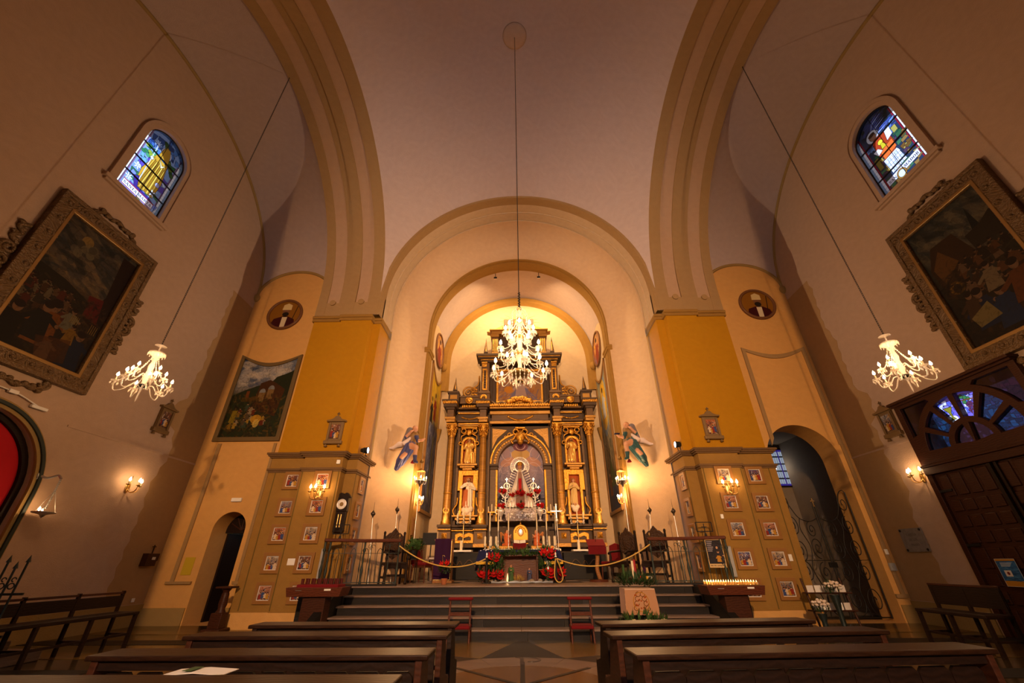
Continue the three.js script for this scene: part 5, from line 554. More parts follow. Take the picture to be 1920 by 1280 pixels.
// ---- wooden street door with a glazed fan in the right wall ----
{ const d = new THREE.Group(); d.name = 'door_2'; d.userData.kind = 'structure'; const q = onRight(8.25, 0); d.position.set(...q.pos); d.rotation.y = q.turn; scene.add(d);
  const FY = 3.38, plate = shapeOf([[-1.36, 3.0], [1.36, 3.0], [1.36, 4.6], [-1.36, 4.6]]); const sector = (a0, a1, r0, r1, n = 8) => { const o = []; for (let i = 0; i <= n; i++) { const a = a0 + (a1 - a0) * i / n; o.push([r1 * Math.cos(a), FY + r1 * Math.sin(a)]); } for (let i = n; i >= 0; i--) { const a = a0 + (a1 - a0) * i / n; o.push([r0 * Math.cos(a), FY + r0 * Math.sin(a)]); } return o; };
  const panes = []; for (let k = 0; k < 6; k++) panes.push([sector(k * Math.PI / 6 + 0.05, (k + 1) * Math.PI / 6 - 0.05, 0.5, 1.02), k]); panes.push([sector(0.12, Math.PI / 2 - 0.14, 0.02, 0.4), 6], [sector(Math.PI / 2 + 0.14, Math.PI - 0.12, 0.02, 0.4), 7]); for (const s of [-1, 1]) { const o = [[s * 1.24, 4.5]]; o.push([s * 0.55, 4.5]); for (let i = 0; i <= 8; i++) { const a = 1.15 - 0.75 * i / 8; o.push([s * 1.14 * Math.cos(a), FY + 1.14 * Math.sin(a)]); } o.push([s * 1.24, FY + 0.4]); panes.push([o.filter((p) => p[1] < 4.501), s < 0 ? 8 : 9]); }
  for (const [o] of panes) plate.holes.push(holeOf(o)); mesh('fan_frame', extr(plate, 0.1, 0.012).translate(0, 0, 0), P.wood, d);
  const gt = (k) => canvasTex(128, 128, (g, W, H) => { reseed(300 + k); const pal = k === 3 || k === 2 ? ['#6a5ab8', '#8f86e0', '#4a5ac0', '#c8c8f0', '#3a6ac0'] : k >= 6 ? ['#1c1016', '#2a1a2a', '#241018'] : ['#0f2034', '#14304a', '#1a2440', '#0c1a2a']; g.fillStyle = pal[0]; g.fillRect(0, 0, W, H); for (let i = 0; i < 40; i++) { const x = rnd() * W, y = rnd() * H; cell(g, [[x, y], [x + rnd(10, 34), y + rnd(-6, 10)], [x + rnd(10, 34), y + rnd(14, 34)], [x, y + rnd(14, 30)]], pal[i % pal.length], 1.5); } if (k === 3) { oval(g, W * 0.45, H * 0.78, 14, 14, '#e8ecff', 2); blob(g, W * 0.62, H * 0.85, 22, 16, '#ffffff'); cell(g, [[W * 0.3, H * 0.62], [W * 0.75, H * 0.6], [W * 0.6, H * 0.4], [W * 0.6, H * 0.25], [W * 0.7, H * 0.14], [W * 0.45, H * 0.14], [W * 0.52, H * 0.25], [W * 0.48, H * 0.42]].map((p) => [p[0], H - p[1]]), '#7a7420', 2); } if (k === 2) { for (let i = 0; i < 22; i++) oval(g, W * rnd(0.3, 0.6), H * rnd(0.45, 0.8), 6, 6, '#5a2a4a', 1); for (let i = 0; i < 5; i++) oval(g, W * rnd(0.1, 0.6), H * rnd(0.15, 0.45), 12, 9, '#2f6a3a', 1.5); g.strokeStyle = '#6a3a1c'; g.lineWidth = 5; g.beginPath(); g.moveTo(0, H * 0.3); g.lineTo(W, H * 0.4); g.stroke(); } });  // blocked daylight behind all but two top panes is painted as dark glass
  for (const [o, k] of panes) { const m = glassPaint(gt(k)); m.roughness = 0.12; const g = paintedShape(o); mesh('pane', g.translate(0, 0, 0.05), m, d, false); }
  mesh('lintel', [bx(2.82, 0.06, 0.26, 0, 4.63, 0.1, 0.015), bx(2.76, 0.05, 0.2, 0, 4.58, 0.07, 0.012)], P.wood, d); mesh('transom', [bx(2.72, 0.16, 0.16, 0, 3.04, 0.06, 0.015), bx(2.72, 0.05, 0.2, 0, 3.14, 0.07, 0.012)], P.wood, d);
  for (const s of [-1, 1]) mesh('door_jamb', bx(0.12, 3.0, 0.14, s * 1.3, 1.5, 0.05, 0.012), P.wood, d);
  mesh('door_backing', bx(2.6, 3.0, 0.03, 0, 1.5, -0.02), P.woodDark, d); mesh('door_post', bx(0.07, 2.95, 0.06, 0.0, 1.48, 0.1, 0.01), P.woodDark, d); mesh('door_bar', bx(0.05, 2.95, 0.05, 0.12, 1.48, 0.1, 0.01), P.woodDark, d);
  for (const s of [-1, 1]) { const leaf = mesh('door_leaf', bx(1.2, 2.95, 0.06, s * 0.63, 1.48, 0.03), P.wood, d); for (let r = 0; r < 8; r++) for (let c = 0; c < 4; c++) { const h = r % 3 === 0 ? 0.42 : 0.27, y = 0.08 + [0, 0.45, 0.75, 1.05, 1.5, 1.8, 2.1, 2.4][r]; mesh('panel', bx(0.22, [0.37, 0.22, 0.22, 0.37, 0.22, 0.22, 0.22, 0.45][r], 0.04, s * 0.63 - 0.42 + c * 0.28, y + [0.37, 0.22, 0.22, 0.37, 0.22, 0.22, 0.22, 0.45][r] / 2, 0.065, 0.018), P.wood, leaf); } }
  for (const y of [0.6, 1.55, 2.6]) mesh('hinge', [bx(0.3, 0.05, 0.02, -1.12, y, 0.095, 0.005)], P.iron, d); }
{ const tex = canvasTex(200, 270, (g, w, h) => { g.fillStyle = '#2a5f9a'; g.fillRect(0, 0, w, h); g.fillStyle = '#c08a2a'; g.fillRect(0, 0, w, 22); g.fillRect(0, h - 55, w, 55); brush(g, w, h, 60, ['#3a78b8', '#1f4a7a', '#5a98d0'], 0.3, 0.06, 0.2, 0.5, [0, 0.1, 1, 0.78], 0.5); g.fillStyle = '#e8e4e0'; g.fillRect(w * 0.22, h * 0.42, w * 0.34, h * 0.22); blob(g, w * 0.39, h * 0.53, 14, 16, '#7a2a2a'); g.strokeStyle = '#e8e8e8'; g.lineWidth = 6; g.strokeRect(0, 0, w, h); g.fillStyle = '#d8e4f0'; for (let i = 0; i < 4; i++) g.fillRect(w * 0.2, h * (0.14 + 0.04 * i), w * (0.6 - 0.05 * i), 5); });
  const q = onRight(8.9, 1.07, 0.115); const t = mesh('notice_poster', bx(0.36, 0.46, 0.004), paintMat(tex), scene, false); t.position.set(...q.pos); t.rotation.y = q.turn; tag(t, 'blue and orange paper notice taped to the wooden street door', 'poster'); }
// ---- big paintings in carved frames ----
function scrollTube(cx, cy, r0, turns, dir, a0, r, flat = 0) { const o = []; const n = 26; for (let i = 0; i <= n; i++) { const q = i / n, rr = r0 * (1 - 0.82 * q), a = a0 + dir * turns * 2 * Math.PI * q; o.push([cx + rr * Math.cos(a), cy + rr * Math.sin(a), 0.03]); } return tube(o, r, 34, 7); }
function bigPainting(where, w, h, fw, tex, label) {
  const t = thing('framed_painting', label, 'painting', where.pos, where.turn);
  mesh('canvas', new THREE.PlaneGeometry(w - 2 * fw + 0.04, h - 2 * fw + 0.04).translate(0, h / 2, 0.05), paintMat(tex, 0.6, 0.5), t, false); mesh('backing', bx(w - 0.06, h - 0.06, 0.03, 0, h / 2, 0.02), P.woodDark, t);
  const rect = (a, b) => { const s = shapeOf([[-a, h / 2 - b], [a, h / 2 - b], [a, h / 2 + b], [-a, h / 2 + b]]); return s; }; const ring = (o, i, d, bev, m, n) => { const s = rect(w / 2 - o, h / 2 - o); s.holes.push(holeOf([[-(w / 2 - i), h / 2 - (h / 2 - i)], [-(w / 2 - i), h / 2 + (h / 2 - i)], [w / 2 - i, h / 2 + (h / 2 - i)], [w / 2 - i, h / 2 - (h / 2 - i)]])); return mesh(n, extr(s, d, bev).translate(0, 0, 0.02), m, t); };
  const frm = MAT([0.13, 0.075, 0.03], 0.5, 0.25, { bumpMap: carveBump, bumpScale: 0.02 }); const f = ring(0.02, fw, 0.07, 0.02, frm, 'frame'); ring(0.0, 0.06, 0.1, 0.02, frm, 'frame_moulding'); ring(fw - 0.05, fw, 0.09, 0.012, P.brassDark, 'inner_moulding');
  const rose = (x, y) => mesh('carved_rosette', [torus(0.085, 0.026, x, y, 0.1, 6.283, 6, 16), sph(0.04, x, y, 0.105), tube([[x - 0.17, y, 0.1], [x - 0.1, y + 0.06, 0.1], [x, y, 0.1], [x + 0.1, y - 0.06, 0.1], [x + 0.17, y, 0.1]], 0.022, 16)], frm, f);
  const nx = 5, ny = 9; for (let i = 0; i < nx; i++) for (const y of [fw / 2, h - fw / 2]) rose(-w / 2 + fw + (w - 2 * fw) * (i + 0.5) / nx, y); for (let j = 0; j < ny; j++) for (const x of [-w / 2 + fw / 2, w / 2 - fw / 2]) rose(x, (j + 0.5) * h / ny);
  for (const s of [-1, 1]) { // side scroll-work
    const x = s * (w / 2), g = [scrollTube(x + s * 0.14, h / 2 + 0.12, 0.14, 1.6, s, -Math.PI / 2, 0.04), scrollTube(x + s * 0.14, h / 2 - 0.12, 0.14, 1.6, -s, Math.PI / 2, 0.04), tube([[x + s * 0.06, h / 2 + 0.26, 0.03], [x + s * 0.2, h / 2 + 0.38, 0.03], [x + s * 0.1, h / 2 + 0.5, 0.03], [x + s * 0.2, h / 2 + 0.62, 0.03], [x + s * 0.06, h / 2 + 0.72, 0.03]], 0.045, 26), tube([[x + s * 0.06, h / 2 - 0.26, 0.03], [x + s * 0.2, h / 2 - 0.38, 0.03], [x + s * 0.1, h / 2 - 0.5, 0.03], [x + s * 0.2, h / 2 - 0.62, 0.03], [x + s * 0.06, h / 2 - 0.72, 0.03]], 0.045, 26)]; for (const e of [-1, 1]) for (let k = 0; k < 4; k++) g.push(sph(0.06, x + s * (0.12 + 0.08 * (k % 2)), h / 2 + e * (0.34 + k * 0.12), 0.04, 1, 0.7, 0.6, 8, 6)); mesh('side_scrollwork', g, frm, t); }
  for (const s of [-1, 1]) { const y = s > 0 ? h : 0, q = (u, v) => [u, y + s * v, 0.03]; const g = [tube([q(-0.46, 0.0), q(-0.44, 0.12), q(-0.3, 0.22), q(-0.15, 0.2), q(0, 0.26), q(0.15, 0.2), q(0.3, 0.22), q(0.44, 0.12), q(0.46, 0)], 0.045, 40), scrollTube(-0.46, y + s * 0.08, 0.1, 1.2, -1, 0, 0.035), scrollTube(0.46, y + s * 0.08, 0.1, 1.2, 1, Math.PI, 0.035)]; for (let k = -3; k <= 3; k++) g.push(sph(0.065, k * 0.13, y + s * (0.2 + 0.03 * Math.cos(k * 2)), 0.05, 1, 0.8, 0.6, 8, 6)); mesh('crest_scrollwork', g, frm, t); }
}
bigPainting(onLeft(6.66, 4.47), 2.3, 3.58, 0.31, T.bigL, 'huge dark painting of an outdoor mass with vision in a carved scroll frame'); bigPainting(onRight(6.55, 4.70), 2.26, 3.58, 0.31, T.bigR, 'huge dark painting of a struggling crowd before a brick house in carved frame');
// ---- shaped painting on the front wall and the matching empty moulding opposite ----
{ const px0 = -9.05, px1 = -7.08, y0 = 4.47, y1 = 7.3, c = (px0 + px1) / 2, hw = (px1 - px0) / 2; const out = (o) => { const p = [[-hw + o, o], [hw - o, o], [hw - o, y1 - y0 - o]]; for (let i = 1; i <= 14; i++) { const q = i / 14; p.push([(hw - o) - 2 * (hw - o) * q, y1 - y0 - o - 0.3 * Math.sin(Math.PI * q)]); } return p; };
  const t = thing('shaped_painting', 'painting of a ruined arch and crowd with concave top edge above small doorway', 'painting', [c, y0, -DF]); const sh = shapeOf(out(0)); sh.holes.push(holeOf(out(0.1).reverse())); mesh('frame', extr(sh, 0.06, 0.012), MAT([0.13, 0.085, 0.035], 0.5), t); mesh('canvas', paintedShape(out(0.08)).translate(0, 0, 0.03), paintMat(T.curved, 0.6, 0.75), t, false);
  // right-hand moulding: two uprights joined by a concave top
  const cx = 8.23, m = (a, b) => { const p = []; for (let i = 0; i <= 14; i++) { const q = i / 14; p.push([a - 2 * a * q, b - 0.26 * Math.sin(Math.PI * q)]); } return p; }; const s2 = shapeOf([[1.0, 4.2], ...m(1.0, 7.34), [-1.0, 4.2], [-0.9, 4.4], ...m(0.9, 7.22).reverse(), [0.9, 4.2]]);
  struct('trim_7', extr(s2, 0.03, 0.01).translate(cx, 0, -DF), P.band); struct('trim_8', [bb(9.15, 9.25, 0.55, 4.2, DF - 0.035, DF), bb(9.02, 9.3, 0.5, 0.58, DF - 0.05, DF)], P.band); struct('trim_9', [bb(-8.86, -8.76, 0.9, 4.4, DF - 0.035, DF), bb(-7.2, -7.12, 0.8, 4.4, DF - 0.035, DF), bb(-8.95, -8.3, 0.86, 0.92, DF - 0.06, DF), bb(-7.25, -6.8, 0.86, 0.92, DF - 0.06, DF)], P.band); }
// ---- round bishops ----
function roundPic(px, py, D, r, tex, label, wall) { const p = wall ? wall : atD(px, py, D); const t = thing('round_painting', label, 'painting', wall ? wall.pos : [p[0], p[1], -D], wall ? wall.turn : 0); mesh('frame', torus(r - 0.05, 0.05, 0, 0, 0.03, 6.283, 10, 40), MAT([0.14, 0.06, 0.025], 0.45), t); const g = new THREE.CircleGeometry(r - 0.05, 40).translate(0, 0, 0.03); mesh('canvas', g, paintMat(tex), t, false); }
roundPic(535, 590, DF, 0.62, T.bishop, 'round portrait of a mitred bishop above the ruined arch painting'); roundPic(1419, 571, DF, 0.62, T.bishop, 'round portrait of a mitred bishop above the empty wall moulding');
roundPic(0, 0, 0, 0.78, T.round2, 'round painting high on the sanctuary wall above the storm mural', { pos: [-3.4, 9.3, -15.2], turn: Math.PI / 2 }); roundPic(0, 0, 0, 0.78, T.round2, 'round painting high on the sanctuary wall above the glowing halo mural', { pos: [3.4, 9.3, -15.2], turn: -Math.PI / 2 });
// ---- sanctuary murals ----
for (const s of [-1, 1]) { const hw = 0.98, H = 5.55, out = (o) => { const p = [[-hw + o, o], [hw - o, o], [hw - o, H - o]]; for (let i = 1; i <= 14; i++) { const q = i / 14; p.push([(hw - o) - 2 * (hw - o) * q, H - o - 0.5 * Math.sin(Math.PI * q)]); } return p; };
  const t = thing('tall_mural', s < 0 ? 'tall painted panel of yellow light over blue storm clouds on sanctuary wall' : 'tall painted panel of a glowing halo over bare trees on sanctuary wall', 'painting', [s * 3.4, 2.8, -15.2], -s * Math.PI / 2); const sh = shapeOf(out(0)); sh.holes.push(holeOf(out(0.09).reverse())); mesh('frame', extr(sh, 0.06, 0.012), MAT([0.2, 0.1, 0.03], 0.5), t); mesh('canvas', paintedShape(out(0.07)).translate(0, 0, 0.03), paintMat(s < 0 ? T.muralL : T.muralR), t, false); }
// paintings inside the altarpiece
mesh('central_painting', rt(paintedShape(archPts(CX, arcX + 0.05, arcY0, arcS, 30)).translate(0, 0, -15.66)), paintMat(T.apse), RT, false);
{ const g = new THREE.PlaneGeometry(1.84, Yr(690) - Yr(752)).translate(CX, (Yr(690) + Yr(752)) / 2, -15.6); mesh('attic_painting', rt(g), paintMat(T.attic), RT, false); }
// ---- stations of the cross ----
function station(pos, turn, label, k) { const t = thing('station_shrine', label, 'shrine', pos, turn); const fm = MAT([0.17, 0.10, 0.035], 0.5, 0.2); mesh('body', [bx(0.42, 0.62, 0.05, 0, 0.42, 0.025)], fm, t); mesh('picture', new THREE.PlaneGeometry(0.26, 0.4).translate(0, 0.42, 0.056), paintMat(icons[k]), t, false); for (const s of [-1, 1]) { mesh('pilaster', bx(0.06, 0.5, 0.05, s * 0.17, 0.42, 0.06, 0.01), fm, t); mesh('foot', [cyl(0.045, 0.03, 0.06, s * 0.18, 0.0, 0.05)], fm, t); } mesh('base', bx(0.5, 0.1, 0.1, 0, 0.12, 0.045, 0.015), fm, t); mesh('cornice', bx(0.54, 0.05, 0.12, 0, 0.72, 0.05, 0.012), fm, t); const pd = new THREE.Shape(); pd.moveTo(-0.25, 0); pd.quadraticCurveTo(-0.1, 0.02, -0.06, 0.1); pd.quadraticCurveTo(0, 0.14, 0.06, 0.1); pd.quadraticCurveTo(0.1, 0.02, 0.25, 0); pd.closePath(); mesh('pediment', extr(pd, 0.06, 0.006).translate(0, 0.745, 0.01), fm, t); mesh('cross', [bx(0.022, 0.13, 0.02, 0, 0.92, 0.04), bx(0.08, 0.022, 0.02, 0, 0.94, 0.04)], fm, t); }
{ const a = onLeft(10.0, 4.2); station(a.pos, a.turn, 'small carved shrine with cross on the plain wall by the ruined arch painting', 8); const b = onRight(10.0, 3.9); station(b.pos, b.turn, 'small carved shrine with cross on wall beside the wooden street door', 6); const c = atD(622, 838, 10.92); station([c[0] + 0.02, c[1], -10.915], 0, 'small carved shrine with cross on the pier over the wall clock', 0); const d = atD(1340, 829, 10.92); station([d[0], d[1], -10.915], 0, 'small carved shrine with cross on the pier over the bullfight poster', 2); }
// ---- painted plates on the pedestals ----
function plate(pos, turn, label, k, w = 0.43, h = 0.43) { const t = thing('framed_plate', label, 'picture', pos, turn, undefined); const s = shapeOf([[-w / 2, -h / 2], [w / 2, -h / 2], [w / 2, h / 2], [-w / 2, h / 2]]), i = w / 2 - 0.06, j = h / 2 - 0.06; s.holes.push(holeOf([[-i, -j], [-i, j], [i, j], [i, -j]])); mesh('frame', extr(s, 0.025, 0.008).translate(0, 0, 0.008), MAT([0.24, 0.11, 0.03], 0.4), t); const s2 = shapeOf([[-i, -j], [i, -j], [i, j], [-i, j]]); s2.holes.push(holeOf([[-i + 0.02, -j + 0.02], [-i + 0.02, j - 0.02], [i - 0.02, j - 0.02], [i - 0.02, -j + 0.02]])); mesh('mount', extr(s2, 0.012).translate(0, 0, 0.006), P.paper, t); mesh('picture', new THREE.PlaneGeometry(2 * i - 0.03, 2 * j - 0.03).translate(0, 0, 0.01), paintMat(icons[k]), t, false); }
const rowWord = ['top', 'second', 'third', 'fourth', 'lowest'];
[3.21, 2.56, 1.94, 1.31, 0.70].forEach((y, r) => { plate([-6.0, y, -10.895], 0, `framed painted plate, ${rowWord[r]} in the column beside the small doorway`, r); plate([-5.16, y, -10.795], 0, `framed painted plate, ${rowWord[r]} in the column with the sconce beside the wall clock`, r + 5 > 9 ? 4 : [2, 2, 3, 8, 4][r]); plate([6.1, y + 0.03, -10.895], 0, `framed painted plate, ${rowWord[r]} in the column beside the iron gate`, [5, 8, 4, 3, 9][r]); plate([5.26, y + 0.03, -10.795], 0, `framed painted plate, ${rowWord[r]} in the column above the lit votive rack`, [3, 4, 6, 7, 8][r]); if (r < 4) { plate([-4.44, y - 0.02, -11.63], Math.PI / 2, `framed painted plate, ${rowWord[r]} in the column facing the altar near the wall clock`, r + 5, 0.36, 0.43); plate([4.44, y - 0.02, -11.4], -Math.PI / 2, `framed painted plate, ${rowWord[r]} in the column facing the altar near the bullfight poster`, r + 4, 0.36, 0.43); } });
// ---- small wall fittings ----
{ const e = atD(445, 937, DF); const t = mesh('emergency_light', bx(0.28, 0.1, 0.06, 0, 0, 0, 0.015), P.white); t.position.set(e[0], e[1], -DF + 0.03); tag(t, 'white emergency light box over the small doorway', 'light fitting'); const s = atD(353, 1061, DF); const u = mesh('yellow_sign', [bx(0.26, 0.4, 0.015, 0, 0, 0, 0.004)], MAT([0.45, 0.32, 0.02], 0.6)); u.position.set(s[0], s[1], -DF + 0.01); tag(u, 'yellow rectangular sign on the wall beside the small doorway', 'sign'); }
{ const q = onLeft(11.2, 1.27); const t = thing('offering_box', 'wooden offering box with small cross on wall near the small doorway', 'box', q.pos, q.turn); mesh('body', extr(shapeOf([[-0.17, 0], [0.13, 0], [0.13, 0.1], [0.17, 0.12], [0.17, 0.26], [-0.17, 0.26]]), 0.14, 0.008), P.wood, t); mesh('slot_card', bx(0.1, 0.06, 0.006, 0.02, 0.16, 0.153), P.paper, t); mesh('cross', [bx(0.018, 0.2, 0.018, 0.03, 0.36, 0.05), bx(0.11, 0.018, 0.018, 0.03, 0.42, 0.05)], P.woodDark, t); }
{ const q = onRight(10.76, 1.46); const t = thing('stone_plaque', 'pale inscribed stone plaque with four dark studs beside the street door', 'plaque', q.pos, q.turn); const tex = canvasTex(256, 192, (g, w, h) => { g.fillStyle = '#8f877e'; g.fillRect(0, 0, w, h); brush(g, w, h, 80, ['#9a928a', '#7f776e'], 0.3, 0.05, 0, 3, [0, 0, 1, 1], 0.3); g.fillStyle = '#4a433c'; g.textAlign = 'center'; g.font = '26px serif'; ['CAPILLA', 'DE LOS', 'PRADO'].forEach((s, i) => g.fillText(s, w / 2, 60 + i * 42)); }); mesh('slab', bx(0.62, 0.5, 0.025, 0, 0.25, 0.03), paintMat(tex, 0.4), t, false); for (const [x, y] of [[-0.27, 0.04], [0.27, 0.04], [-0.27, 0.46], [0.27, 0.46]]) mesh('stud', sph(0.03, x, y, 0.045, 1, 1, 0.6), P.iron, t); }
{ const a = atD(1672, 1062, DF); const t = mesh('wall_intercom', [bx(0.15, 0.17, 0.05, 0, 0, 0, 0.01), bx(0.07, 0.06, 0.02, 0.01, 0.0, 0.03)], P.grey); t.position.set(9.2, 1.15, -DF + 0.05); tag(t, 'small grey intercom box on the wall beside the iron gate', 'intercom'); const u = mesh('wall_switch', bx(0.08, 0.12, 0.025, 0, 0, 0, 0.008), P.white); u.position.set(9.2, 1.48, -DF + 0.045); tag(u, 'white switch above the intercom beside the iron gate', 'switch'); const v = mesh('wall_socket', bx(0.08, 0.08, 0.02, 0, 0, 0, 0.006), P.white); v.position.set(-XW + 0.045, 0.55, -11.2); v.rotation.y = Math.PI / 2; tag(v, 'white wall socket below the wooden offering box', 'socket'); const w = mesh('wall_sensor', bx(0.07, 0.1, 0.04, 0, 0, 0, 0.01), P.white); const p = atD(1353, 968, 10.8); w.position.set(p[0], p[1], -10.78); tag(w, 'small white sensor on pedestal near the sconce above votive rack', 'sensor'); const x = mesh('wall_sensor', bx(0.09, 0.1, 0.05, 0, 0, 0, 0.01), P.white); const p2 = atD(635, 859, 10.74); x.position.set(p2[0], 3.66, -10.77); tag(x, 'small white sensor box under the cornice near the wall clock', 'sensor');
  for (const [px, py, l] of [[550, 1053, 'white paper note pinned between plates on pedestal with wall clock'], [1478, 1045, 'white paper note pinned on pedestal beside the iron gate']]) { const q = atD(px, py, 10.88); const n = mesh('paper_note', bx(0.2, 0.14, 0.003), P.paper); n.position.set(q[0], q[1], px < 900 ? -10.79 : -10.888); if (px < 900) n.position.set(q[0], q[1], -10.79); tag(n, l, 'note'); }
  for (const [x0, l] of [[-4.74, 'slim grey upright panel speaker on pedestal with wall clock'], [4.92, 'slim grey upright panel speaker on pedestal with bullfight poster']]) { const t = thing('column_speaker', l, 'speaker', [x0, 0.97, -10.76]); mesh('case', bx(0.09, 0.64, 0.07, 0, 0.32, 0, 0.01), MAT([0.22, 0.2, 0.18], 0.6), t); mesh('grille', bx(0.07, 0.6, 0.006, 0, 0.32, 0.037), P.grey, t); } }
// wall clock with a pendulum case
{ const t = thing('wall_clock', 'dark wooden pendulum wall clock on the pedestal corner above the railing', 'clock', [-4.6, 1.95, -11.1]); mesh('case', [bx(0.3, 0.34, 0.14, 0, 0.68, 0.07, 0.01), bx(0.26, 0.5, 0.12, 0, 0.28, 0.06, 0.01)], P.woodDark, t); mesh('crest', [extr((() => { const s = new THREE.Shape(); s.moveTo(-0.19, 0); s.lineTo(0.19, 0); s.quadraticCurveTo(0.14, 0.06, 0.1, 0.1); s.quadraticCurveTo(0.05, 0.13, 0.03, 0.08); s.lineTo(0.0, 0.05); s.lineTo(-0.03, 0.08); s.quadraticCurveTo(-0.05, 0.13, -0.1, 0.1); s.quadraticCurveTo(-0.14, 0.06, -0.19, 0); return s; })(), 0.08, 0.006).translate(0, 0.85, 0.03), sph(0.025, 0, 0.93, 0.06)], P.woodDark, t); mesh('dial', [cyl(0.115, 0.115, 0.01, 0, 0, 0, 32).rotateX(Math.PI / 2).translate(0, 0.68, 0.135), torus(0.115, 0.012, 0, 0.68, 0.15)], P.silver, t); mesh('dial_centre', cyl(0.05, 0.05, 0.006, 0, 0, 0, 24).rotateX(Math.PI / 2).translate(0, 0.68, 0.149), P.brassDark, t); for (const x of [-0.035, 0.035]) mesh('weight', cyl(0.017, 0.017, 0.3, x, 0.14, 0.13, 12), P.brass, t); }
// ship-shaped hanging lamp on a wrought bracket
{ const q = onLeft(8.0, 2.05); const t = thing('hanging_lamp', 'ornate metal lamp with chains hanging from wrought bracket beside the red door', 'lamp', q.pos, q.turn); mesh('bracket', [sph(0.07, -0.16, 0.76, 0.05, 0.7, 1.2, 0.5), tube([[-0.16, 0.76, 0.05], [-0.08, 0.72, 0.16], [0.0, 0.78, 0.26], [0.02, 0.72, 0.32]], 0.022, 18)], P.silverDull, t); const ch = []; for (let i = 0; i < 16; i++) ch.push(torus(0.018, 0.007, 0.02, 0.7 - i * 0.034, 0.32, 6.283, 4, 8), sph(0.02, 0.02, 0.7 - i * 0.034, 0.32, 1, 1, 1, 6, 4)); const c = mesh('chain', ch, P.silverDull, t); c.userData.kind = 'stuff'; mesh('dish', lathe([[0.001, -0.06], [0.02, -0.04], [0.05, 0.0], [0.17, 0.03], [0.175, 0.05], [0.13, 0.045], [0.001, 0.04]], 24).translate(0.02, 0.07, 0.32), P.silverDull, t); for (let k = 0; k < 3; k++) { const a = k * 2.094 + 0.4; mesh('chain_stay', rod([0.02, 0.52, 0.32], [0.02 + 0.165 * Math.cos(a), 0.11, 0.32 + 0.165 * Math.sin(a)], 0.005), P.silverDull, t); } bulbOn(t, -0.1, 0.15, 0.34, LUM.sconce * 0.8, WARM, 0.02); bulbOn(t, 0.03, 0.15, 0.26, LUM.sconce * 0.6, WARM, 0.014); }
// white strip lights over the red door
{ const q = onLeft(6.6, 4.05); const t = thing('strip_light', 'white switched-off strip lamp on wall crease above the red door', 'light fitting', q.pos, q.turn); mesh('tube', bx(0.3, 0.06, 0.06, 0.62, -0.1, 0.05, 0.015), P.white, t); mesh('arm', tube([[0.6, -0.08, 0.05], [0.2, 0.02, 0.05], [-0.2, 0.05, 0.05]], 0.012, 12), P.white, t); mesh('end_tube', bx(0.16, 0.07, 0.06, 0.1, 0.03, 0.05, 0.015), P.white, t); }
// crease lines on the side walls
struct('trim_10', [bb(-XW, -XW + 0.02, 3.79, 3.83, 7.9, DF), bb(XW - 0.02, XW, 3.79, 3.83, 9.66, DF)], P.side);
// wrought-iron gate in the right archway
{ const t = thing('iron_gate', 'black wrought-iron scroll gate closing the big arched passage', 'gate', [8.02, 0, -11.9]); const pr = 0.011;
  for (const s of [-1, 1]) { const X = (x) => s * x; const leaf = mesh('gate_frame', [rod([X(0.03), 0.06, 0], [X(0.03), 2.6, 0], 0.018), rod([X(0.96), 0.06, 0], [X(0.96), 2.95, 0], 0.018), rod([X(0.03), 0.08, 0], [X(0.96), 0.08, 0], 0.014), rod([X(0.03), 1.3, 0], [X(0.96), 1.3, 0], 0.007), tube([[X(0.03), 2.3, 0], [X(0.25), 2.22, 0], [X(0.5), 2.3, 0], [X(0.66), 2.6, 0], [X(0.8), 2.95, 0], [X(0.93), 3.0, 0], [X(0.96), 2.85, 0]], 0.011, 26)], P.iron, t);
    const scr = (x, y, r, dir, a0, turns = 1.7) => mesh('scroll', (() => { const o = []; for (let i = 0; i <= 40; i++) { const q = i / 40, rr = r * (1 - 0.86 * q), a = a0 + dir * turns * 6.283 * q; o.push([X(x + rr * 0.62 * Math.cos(a)), y + rr * Math.sin(a), 0]); } return tube(o, pr, 60, 6); })(), P.iron, t);
    scr(0.26, 0.45, 0.34, 1, -1.57); scr(0.72, 0.42, 0.33, -1, -1.57); scr(0.26, 1.02, 0.24, -1, 1.57); scr(0.72, 1.05, 0.24, 1, 1.57); scr(0.26, 1.6, 0.26, 1, -1.57); scr(0.72, 1.55, 0.26, -1, -1.57); scr(0.27, 2.02, 0.2, -1, 1.57); scr(0.73, 2.1, 0.24, 1, 1.57); scr(0.8, 2.66, 0.22, 1, 2.4, 1.3);
    mesh('stem_bar', [tube([[X(0.49), 0.1, 0], [X(0.42), 0.6, 0], [X(0.56), 1.1, 0], [X(0.44), 1.6, 0], [X(0.56), 2.05, 0], [X(0.5), 2.3, 0]], pr, 40)], P.iron, t); }
  mesh('lock', bx(0.2, 0.12, 0.05, -0.02, 1.2, 0, 0.01), P.iron, t); mesh('finial_cross', [bx(0.02, 0.2, 0.02, 0, 2.7, 0), bx(0.11, 0.02, 0.02, 0, 2.73, 0), sph(0.03, 0, 2.6, 0)], P.brassDark, t); }
